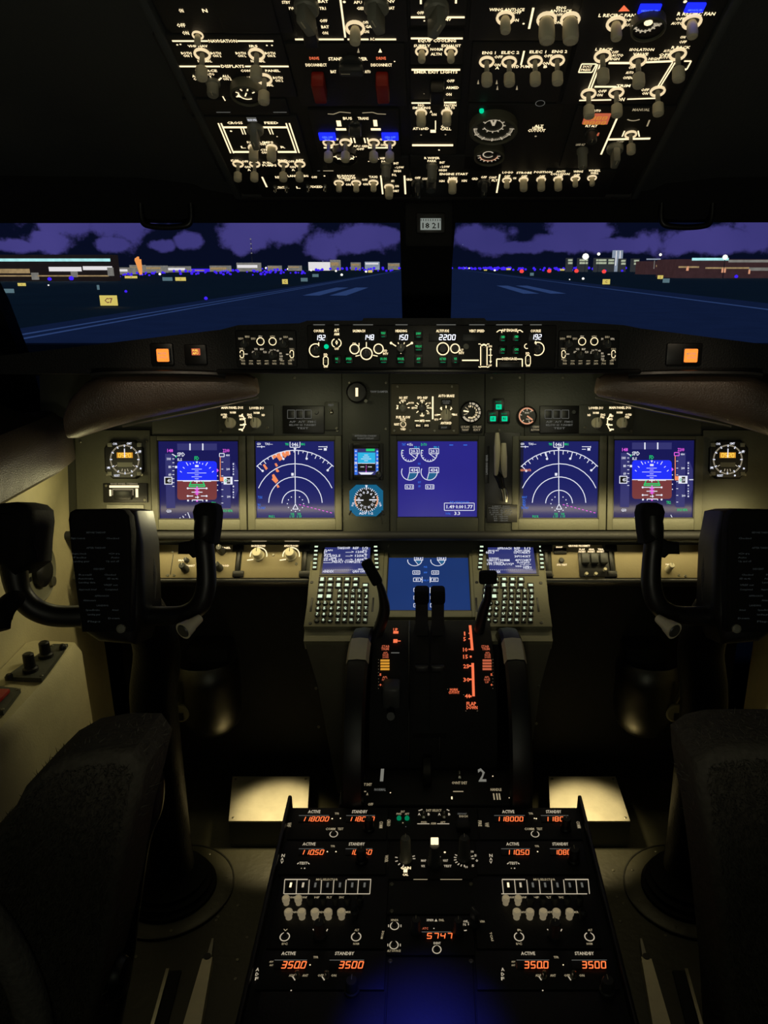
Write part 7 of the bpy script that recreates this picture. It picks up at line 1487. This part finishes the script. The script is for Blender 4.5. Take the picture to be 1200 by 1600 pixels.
    for (st, x, wd) in (('ADF', 456 if s < 0 else 841, 9), ('ANT', 477 if s < 0 else 864, 9), ('OFF', 501 if s < 0 else 886, 9), ('ON', 521.5 if s < 0 else 909, 8)): q.txt(st, x, 1524.5, wd, 3.6, 'txtdim')
    for x in (465, 511): q.ln(X(x) + (82 if s > 0 else 0) - 8, 1526, X(x) + (82 if s > 0 else 0) - 4, 1532, 1.6, 'dialtxt'); q.toggle(X(x) + (82 if s > 0 else 0), 1527, .7, 'plain')
    for st, y in (('A', 1515), ('D', 1522.5), ('F', 1529.5)): q.txt(st, 402.5 - (y - 1515) * .1 if s < 0 else 785.5, y, 5, 5, 'dialtxt')
    for y in (1503, 1508.5): q.txt('ADF' if y < 1505 else 'ANT', 424 if s < 0 else 802, y, 6, 2.6, 'txtdim')
    q.bar(436 - 5 if s < 0 else 807, 1504, 433 if s < 0 else 808.5, 1513, 'orange_dim'); q.dot(484.5 if s < 0 else 880, 1508, 1, 'txt')
    q.dot(455 if s < 0 else 848, 1548, 1.2, 'dialtxt'); q.knob(550 if s < 0 else 948, 1549, 12, .020, 'knob_dark', 'round'); q.done()
q = ped('cargo_fire_panel', 607, 1262, 746, 1311, 'cargo fire panel with two round green test lamps', 'control panel')
q.txt('EXT', 629.5, 1268.5, 6, 3, 'txtdim'); q.txt('FWD', 623.5, 1272, 8, 3, 'txtdim'); q.txt('AFT', 636, 1272, 7, 3, 'txtdim')
for x in (623.5, 636): q.dome(x, 1279.5, 3.6, .004, 'greendim', 'test_lamp')
q.dot(629.5, 1286, 1.2, 'txtdim'); q.dot(634, 1292, .8, 'txtgrey'); q.txt('DET SELECT', 678, 1266.5, 24, 3.4, 'txtdim'); q.txt('A', 655, 1272.5, 4, 3.6, 'dialtxt'); q.txt('B', 670, 1272.5, 3.4, 3.6, 'dialtxt'); q.txt('A', 686.5, 1272.5, 4, 3.6, 'dialtxt'); q.txt('B', 702, 1272.5, 3.4, 3.6, 'dialtxt'); q.ln(654, 1267, 660, 1265, 1.2, 'dialtxt'); q.ln(698, 1265, 702, 1267, 1.2, 'dialtxt')
q.txt('FWD', 662.5, 1285, 9, 2.6, 'txtdim'); q.txt('ARM', 677, 1287, 8, 3.2, 'txtdim'); q.txt('AFT', 692, 1285, 8, 2.6, 'txtdim'); q.ln(652, 1287.5, 671, 1287.5, 1.2, 'dialtxt'); q.ln(683, 1287.5, 702, 1287.5, 1.2, 'dialtxt')
q.toggle(662, 1277, .7, 'plain'); q.toggle(694, 1277, .7, 'plain'); q.block('annunciator_cap', 712, 1270, 733, 1280, 0, .004, 'bezel', .001); q.txt('DETECTOR FAULT', 722, 1275, 14, 2.4, 'txtgrey', z=.0046); q.block('discharge_guard', 713, 1284, 735, 1303, 0, .012, 'black', .003); q.txt('DISCH', 724, 1285, 13, 3, 'txtdim', z=.0125); q.txt('CARGO', 607.5, 1286, 14, 4, 'txtdim', rot=-90); q.txt('FIRE', 750, 1287, 12, 4, 'txtdim', rot=-90); q.done()
q = ped('weather_radar_panel', 607, 1314, 744, 1373, 'weather radar panel with a pale lit knob cap and two grey knobs', 'control panel')
for x, rng in ((633, range(170, 290, 30)), (725, range(150, 290, 20))): q.ticks(x, 1342, 12, 16, list(rng) + [20, 0], 1.6, 'dialtxt')
for (a, b_, st) in ((738, 1331, '10'), (743, 1337, '5'), (745, 1345, '0'), (739, 1353, '5'), (729, 1355, '10')): q.txt(st, a, b_, 4, 3.4, 'dialtxt')
q.txt('GAIN', 634, 1356.5, 16, 4); q.bar(630.5, 1358.5, 636.5, 1363.5, 'txt'); q.txt('CAL', 633.5, 1367, 9, 3.2)
for (st, x, y, wd) in (('MAP', 662, 1345, 8), ('WX', 661, 1353.5, 6), ('WX/T', 696, 1345, 8), ('TEST', 699.5, 1353.5, 12)): q.txt(st, x, y, wd, 3.4, 'dialtxt')
q.dot(695, 1332, 1.6, 'txt'); q.ln(670.5, 1338.5, 671, 1341, 1.3, 'dialtxt'); q.ln(688, 1338.5, 687, 1341, 1.3, 'dialtxt')
q.knob(634, 1343, 10, .042, 'knob_grey', 'round'); q.knob(679, 1350, 11, .036, 'knob_dark', 'round'); q.knob(725, 1341, 10.5, .04, 'knob_dark', 'round')
k_ = q.hx(679, 1350); q.put('lit_cap', MB('txt').box(-k_ * 6, k_ * 6, -k_ * 5, k_ * 6, .032, .040, .001), 679, 1345); q.txt('WXR', 604, 1342, 14, 4, 'txtdim', rot=-90); q.done()
q = ped('blank_panel', 606, 1376, 742, 1428, 'blank black panel below the weather radar knobs', 'blanking panel', None)
for (a, b_) in ((646, 668), (688, 722)): q.ln(a, 1374.5, b_, 1374.5, 1.1, 'txtdim')
q.screw((612, 1382), (736, 1382), (612, 1424), (737, 1424)); q.done()
q = ped('transponder_panel', 606, 1431, 741, 1492, 'transponder panel showing 5747 in orange digits', 'transponder')
for (x, y, t1, t2, yo) in ((616.5, 1447, 'XPNDR', '', -9), (615.5, 1477, '', 'ALT SOURCE', 9)):
    q.arc(x, y, 6.6, 0, 360, 1.5, 'dialtxt'); q.dome(x, y, 4.4, .005, 'black', 'switch_base'); q.ln(x - 9.5, y - 2, x - 9.5, y + 2, 1.2, 'dialtxt'); q.ln(x + 10, y - 2, x + 10, y + 2, 1.2, 'dialtxt'); q.txt(t1 or t2, x, y + yo, 12 if t1 else 21, 3.2, 'txtdim')
q.txt('XPNDR', 672, 1438, 11, 3.4, 'dialtxt'); q.quad([(679, 1440), (683.5, 1440), (681.3, 1436)], 'dialtxt'); q.txt('FAIL', 690, 1438, 8, 3.4, 'txtdim'); q.txt('ATC', 664.5, 1451, 9, 3.2, 'orange_dim'); q.dot(678, 1451, 1, 'dialtxt')
window(q, 659, 1457, 705, 1468.5, '5747', 686, 42, 8); q.arc(682.5, 1484, 6.6, 0, 360, 1.5, 'dialtxt'); q.dome(682.5, 1484, 4.4, .004, 'black'); q.txt('IDENT', 683, 1474, 11, 3.4, 'dialtxt')
q.txt('ABOVE', 725, 1440, 11, 3.4, 'dialtxt'); q.txt('ALT RPTG', 719, 1445, 18, 3.4, 'dialtxt'); q.txt('TA/RA', 752, 1440, 11, 3.4, 'txtdim'); q.arc(726, 1449, 6, 200, 300, 1.6, 'dialtxt'); q.ln(732, 1441, 732, 1446, 1.2, 'dialtxt')
q.knob(650, 1455, 9, .022, 'knob_dark', 'round'); q.knob(716, 1456, 9, .022, 'knob_dark', 'round'); q.knob(741, 1443, 9, .024, 'knob_dark', 'bar', 30); q.txt('MODE', 597.5, 1461, 14, 3, 'txtdim', rot=82); q.txt('TCAS', 768, 1464, 16, 3, 'txtdim', rot=-82); q.done()
q = ped('blank_panel', 604, 1496, 742, 1640, 'blank black panel at the lower edge lit faintly blue', 'blanking panel', None); q.screw((610, 1502), (736, 1502)); q.done()
lamp('pedestal_blue_lamp', 'SPOT', (FP.M @ Vector((*FP.loc(660, 1640), .35))), 7.0, (.05, .06, 1.0), .02, aim=FP.M @ Vector((*FP.loc(660, 1625), 0)), spot=36, blend=1.0)
for s in (-1, 1):
    q = ped('blank_panel', 396 if s < 0 else 746, 1549, 600 if s < 0 else 972, 1650, 'blank black panel behind the radio compass digits on the %s side' % ('captain' if s < 0 else 'first officer'), 'blanking panel', None)
# ------------------------------------------------------------------ control columns and yokes
def yoke(s, who):
    f = (lambda x: x) if s < 0 else (lambda x: 1340 - x)
    H0 = Vector((s * .533, 1.177, .77))
    FY = Frame(H0, 18)
    rt = thing('control_yoke', 'black control yoke with checklist hub and curved horns before the %s seat' % who, 'control yoke', T(s * .54, 1.294, 0), 'pilot control yokes')
    O = Vector((s * .54, 1.294, 0))
    def B(name, m, par=rt, label=None):
        m.v = [tuple(Vector(v) - O) for v in m.v]; return m.build(name, par, label)
    P = lambda x, y, h=0.0: fpt(FY, f(x), y, h)
    # column with floor boot
    m = MB('column'); A = at_y(f(243), 1000, 1.25); path = [P(190, 900, -.03), A, at_y(f(240), 1090, 1.262), at_y(f(250), 1200, 1.275), at_y(f(262), 1320, 1.292), Vector((s * .538, 1.294, .06))]
    m.tube([tuple(p) for p in path], [.034, .041, .043, .044, .047, .050], 20, 5); B('column', m)
    m = MB('rubber'); m.X = T(O.x, O.y, 0); m.lathe([(.092, .003), (.092, .012), (.082, .018), (.085, .026), (.074, .032), (.076, .040), (.060, .048), (.050, .065)], 36); m.X = Matrix(); B('floor_boot', m)
    m = MB('floor'); m.X = T(O.x, O.y, 0); m.lathe([(.128, .0), (.128, .003), (.126, .0045), (.09, .0045)], 48, cap0=False, cap1=False); m.use('darksteel').lathe([(.1285, .0), (.1285, .0058), (.1255, .0058), (.1255, .004)], 48, cap0=False, cap1=False); m.X = Matrix(); B('base_ring', m)
    for i in range(8): a = i * pi / 4 + .3; o_ = link('screw', SCREW, rt, None, T(.112 * math.cos(a), .112 * math.sin(a), .0045))
    # hub: deep body behind the checklist plate
    oh = .055
    def outline(pts, h): return [(lambda q: (q[0], q[1]))(FY.loc(f(x), y, h)) for x, y in pts]
    m = MB('black'); m.X = FY.M; hub = outline(((120, 985), (112, 880), (106, 808), (116, 796), (190, 794), (208, 798), (218, 850), (222, 960), (206, 1010), (150, 1005)), .03)
    m.puff(hub, -.06, .03, .02, 4); m.X = Matrix(); B('hub', m)
    # saddle shaped shoulder
    m = MB('glare'); m.tube([tuple(P(190, 812, -.02)), tuple(P(206, 850, -.03)), tuple(P(212, 900, -.035)), tuple(P(214, 965, -.03))], [.025, .033, .035, .03], 16, 5); B('hub_shoulder', m)
    m = MB('rubber'); m.X = FY.M; cp = outline(((127, 988), (119, 930), (110, 860), (105.5, 812), (108, 800), (116, 795.5), (182, 794.5), (193, 797), (200, 806), (203, 830), (204, 900), (202, 988)), oh)
    m.puff(cp, .03, oh, .005, 3); m.X = Matrix(); plate = B('checklist_plate', m)
    t = MB('txtgrey'); t.X = FY.M
    rows = ((150, 832, 30, 'BEFORE TAKEOFF'), (122, 841, 22, 'Flight Controls'), (176, 841, 20, 'Checked'), (150, 856, 30, 'AFTER TAKEOFF'), (124, 865, 22, 'Engine bleeds'), (178, 865, 18, 'On'), (125, 871, 20, 'Packs'), (180, 871, 14, 'Auto'), (127, 877, 26, 'Landing gear'), (176, 877, 20, 'Up and off'), (155, 889, 17, 'DESCENT'), (133, 898, 20, 'Recall'), (172, 898, 18, 'Checked'), (134, 904, 24, 'Autobrake'), (176, 904, 18, 'Set'), (136, 910, 26, 'Landing data'), (173, 914, 22, 'VREF set'), (137, 921, 28, 'Approach brief'), (174, 921, 20, 'Completed'), (159, 931, 22, 'APPROACH'), (140, 938, 20, 'Altimeters'), (160, 946, 18, 'LANDING'), (145, 953, 22, 'Speedbrake'), (180, 953, 10, 'Armed'), (147, 960, 20, 'Landing gear'), (178, 966, 18, 'Down'), (147, 971, 20, 'Flaps'))
    for (x, y, wd, st) in rows:
        xx = f(x); c_ = FY.loc(xx, y, oh + .0008); k = (FY.loc(xx + .5, y, oh)[0] - FY.loc(xx - .5, y, oh)[0]); t.use('checklist' if 'checklist' in mt else 'txtgrey').text(st, c_, 2.6 * k, wd * k, oh + .0008)
    t.X = Matrix(); t.v = [tuple(Vector(v) - O) for v in t.v]; t.build('checklist_lettering', plate)
    m = MB('knob_grey'); c_ = P(190, 982, oh); m.X = Matrix.Translation(c_) @ FY.M.to_3x3().to_4x4(); m.lathe([(.007, 0), (.007, .004), (.004, .006)], 14); m.X = Matrix(); B('hub_screw', m)
    # inner horn
    def horn(path, rads, name):
        m = MB('black'); m.tube([tuple(P(x, y, h)) for x, y, h in path], rads, 18, 6); return B(name, m)
    hi = horn(((321, 806, .02), (320, 826, .02), (319, 848, .015), (322, 880, .01), (322, 915, .005), (312, 945, .0), (285, 960, -.01), (235, 963, -.02)), [.0165, .0175, .0155, .0155, .0165, .0165, .015, .017], 'horn')
    m = MB('rubber'); m.X = FY.M; gp = outline(((303, 822), (299, 800), (303, 789), (312, 785), (327, 785), (335, 789), (338, 800), (336, 825), (332, 850), (306, 850)), .03); m.puff(gp, -.012, .034, .012, 4); m.X = Matrix(); m.v = [tuple(Vector(v) - O) for v in m.v]; m.build('grip', hi)
    m = MB('rubber'); m.X = FY.M; tg = outline(((277, 866), (278, 848), (296, 845), (308, 838), (312, 870), (300, 872), (294, 866)), .02); m.puff(tg, -.004, .022, .006, 3); m.X = Matrix(); m.v = [tuple(Vector(v) - O) for v in m.v]; m.build('hook', hi)
    # cream knob under the horn
    m = MB('cream'); a = P(312, 966, .02); b_ = P(286, 986, .05); m.cyl(tuple(a), tuple(a.lerp(b_, .55)), .007, .010, 14); d_ = (b_ - a).normalized(); m.cyl(tuple(a.lerp(b_, .55)), tuple(b_), .011, .0145, 18); m.use('knob_dark').cyl(tuple(b_), tuple(b_ + d_ * .002), .0115, .010, 18); B('trim_knob', m, rt, 'pale cylindrical knob')
    # outer horn
    ho = horn(((22, 815, .03), (18, 850, .03), (22, 890, .025), (30, 925, .02), (52, 950, .01), (85, 962, .0), (130, 962, -.01), (170, 955, -.02)), [.023, .023, .021, .0185, .0185, .018, .018, .018], 'horn')
    m = MB('rubber'); m.X = FY.M; gp = outline(((-10, 880), (-12, 795), (-4, 786), (20, 784), (40, 788), (50, 797), (52, 815), (49, 845), (47, 880), (20, 900)), .05); m.puff(gp, -.02, .055, .018, 4); m.X = Matrix(); m.v = [tuple(Vector(v) - O) for v in m.v]; m.build('grip', ho)
    m = MB('rubber'); m.X = Matrix.Translation(P(48, 862, .04)); m.lathe([(.008, -.012), (.010, 0), (.006, .012)], 12); m.X = Matrix(); m.v = [tuple(Vector(v) - O) for v in m.v]; m.build('push_switch', ho)
    m = MB('rubber'); m.tube([tuple(P(34, 928, .02)), tuple(P(12, 945, .05)), tuple(P(0, 965, .07)), tuple(P(2, 985, .075))], [.014, .016, .018, .013], 14, 4); m.v = [tuple(Vector(v) - O) for v in m.v]; m.build('hand_rest', ho)
    return rt
mt['checklist'] = emi('faint_checklist_print', (.5, .6, .6, 1), .028)  # plain print, given a weak glow in place of light on it
yoke(-1, 'captain'); yoke(1, 'first officer')

# rudder pedal covers: curved metal shells hanging in the footwell
for s in (-1, 1):
    f = (lambda x: x) if s < 0 else (lambda x: 1336 - x)
    c_ = at_y(f(322), 1100, 1.55); k = 1.77 / F
    rt = thing('pedal_shell', 'curved bright metal shell in the dark footwell beside the %s control column' % ('captain' if s < 0 else 'first officer'), 'pedal cover', T(c_.x, c_.y, c_.z), 'rudder pedal shells')
    m = MB('darksteel'); secs = []
    for (z, r) in ((62, 48), (30, 49), (0, 49), (-22, 47), (-38, 41), (-48, 30), (-53, 14)):
        secs.append([((r * k) * math.sin(a) * 1.0, -(r * k) * math.cos(a) * .9 + .03, z * k * 1.15) for a in [R(-92 + 184 * i / 22) for i in range(23)]])
    m.rings(secs, False, False, closed=False); o = m.build('shell', rt)
    sm_ = o.modifiers.new('thick', 'SOLIDIFY'); sm_.thickness = .003
    MB('matte').box(-.05, .05, .04, .112, -.05, .12, .01).build('hanger', rt)
    c2 = at_y(f(281), 1114, 1.52) - c_; m = MB('cdu_grey'); m.X = Matrix.Translation(c2) @ Matrix.Rotation(pi / 2, 4, 'X'); m.lathe([(.022, -.004), (.022, .003), (.018, .005)], 22); m.use('black').box(-.004, .010, -.016, .004, .004, .008, .002); m.build('adjuster_disc', rt)
    c2 = at_y(f(274), 1085, 1.52) - c_; MB('steel').tube([tuple(c2 + Vector((0, 0, .03))), tuple(c2), tuple(c2 + Vector((.008 * -s, 0, -.02)))], .005, 8, 3).build('pedal_link', rt)
# dark footwell backs
for s in (-1, 1):
    x0, x1 = (-.74, -.21) if s < 0 else (.21, .74)
    o = MB('matte').box(x0, x1, 1.66, 1.70, 0, .66).build('footwell_panel'); tag(o, 'black footwell bulkhead behind the rudder pedals on the %s side' % ('captain' if s < 0 else 'first officer'), 'bulkhead', 'footwell bulkheads')

# ------------------------------------------------------------------ pilot seats with sheepskin covers
def seat(s, who):
    f = (lambda x: x) if s < 0 else (lambda x: 1322 - x)
    Yt = .74; FS = Frame(at_y(f(150), 1178, Yt), 6)
    cx_ = s * .52
    rt = thing('pilot_seat', 'black sheepskin covered pilot seat back rising in the corner, %s side' % who, 'pilot seat', T(cx_, .62, 0), 'pilot seats'); O = Vector((cx_, .62, 0))
    def B(name, m, label=None, par=rt):
        m.v = [tuple(Vector(v) - O) for v in m.v]; return m.build(name, par, label)
    if s < 0: pts = ((-100, 1640), (-100, 1500), (-90, 1400), (-40, 1330), (10, 1280), (30, 1240), (62, 1208), (100, 1187), (150, 1178), (205, 1178), (224, 1205), (212, 1262), (194, 1330), (178, 1430), (160, 1520), (140, 1600), (128, 1700), (-100, 1700))
    else: pts = ((1425, 1640), (1425, 1500), (1420, 1300), (1390, 1200), (1300, 1172), (1200, 1171), (1150, 1172), (1115, 1180), (1090, 1198), (1092, 1235), (1099, 1280), (1108, 1320), (1116, 1380), (1123, 1440), (1130, 1520), (1137, 1600), (1142, 1700), (1425, 1700))
    m = MB('fur'); m.X = FS.M; ol = [FS.loc(x, y) for x, y in pts]; m.puff(ol, -.10, .0, .016, 4); m.X = Matrix()
    body = B('sheepskin_cover', m)
    # wool tufts over the cover front and rim
    rr = random.Random(11); tm_ = MB('fur')
    xs = [p[0] for p in ol]; ys = [p[1] for p in ol]
    def inside(x, y):
        c = False
        for i in range(len(ol)):
            (x1, y1), (x2, y2) = ol[i], ol[i - 1]
            if (y1 > y) != (y2 > y) and x < (x2 - x1) * (y - y1) / (y2 - y1) + x1: c = not c
        return c
    xm0, xm1 = max(min(xs), ol[0][0]), max(xs); cnt = 0; x_lim = (FS.loc(-30, 1400)[0], FS.loc(240, 1400)[0]) if s < 0 else (FS.loc(1080, 1400)[0], FS.loc(1260, 1400)[0])
    yl0 = FS.loc(150, 1640)[1]
    while cnt < 14000:
        x = rr.uniform(*x_lim); y = rr.uniform(yl0, max(ys))
        if not inside(x, y): continue
        e = Vector((rr.uniform(-1, 1), rr.uniform(-1.4, .6), rr.uniform(.5, 1.3))).normalized() * rr.uniform(.005, .013)
        a = Vector((x, y, -.001)); n_ = Vector((rr.uniform(-1, 1), rr.uniform(-1, 1), 0)) * .0011
        if not inside(x + (.012 if s < 0 else -.012), y) or not inside(x, y + .012): a.z = rr.uniform(-.09, -.02); e = Vector(((1 if s < 0 else -1) * rr.uniform(-.3, 1), rr.uniform(0, 1), rr.uniform(-.5, .5))).normalized() * .010
        tm_.add([tuple(FS.M @ (a - n_)), tuple(FS.M @ (a + n_)), tuple(FS.M @ (a + e))], [(0, 1, 2)]); cnt += 1
    tm_.v = [tuple(Vector(v) - O) for v in tm_.v]; w_ = tm_.build('wool', body); w_['kind'] = 'stuff'
    # frame side rail behind the cover
    m = MB('black'); m.tube([tuple(fpt(FS, f(x), y, -.115)) for x, y in ((150, 1200), (218, 1192), (236, 1215), (232, 1262), (214, 1310), (200, 1400), (188, 1500), (170, 1600))], [.012, .014, .016, .018, .018, .018, .018, .018], 12, 4); B('back_frame', m)
    m = MB('black'); x0 = s * .31; m.box(min(s * .50, s * .63), max(s * .50, s * .63), .76, 1.02, .24, .34, .03, 3); B('seat_cushion', m)
    m = MB('black'); m.box(min(cx_ + s * .03, cx_ + s * .13), max(cx_ + s * .03, cx_ + s * .13), .62, .90, .0, .26, .01); B('pedestal_base', m)
    m = MB('black'); c_ = fpt(FS, f(182), 1526, -.06); m.X = Matrix.Translation(c_) @ Matrix.Rotation(pi / 2, 4, 'Y') ; m.lathe([(.020, -.010), (.026, -.006), (.027, .004), (.022, .012), (.010, .014)], 22); m.X = Matrix(); B('adjust_knob', m)
    m = MB('furlight'); m.tube([tuple(fpt(FS, f(x), y, .02)) for x, y in ((-60, 1400), (-5, 1462), (30, 1520), (52, 1585), (62, 1660))], [.025, .022, .020, .020, .020], 14, 5); B('cover_fold', m, 'grey woolly fold')
    return rt
seat(-1, 'captain'); seat(1, 'first officer')
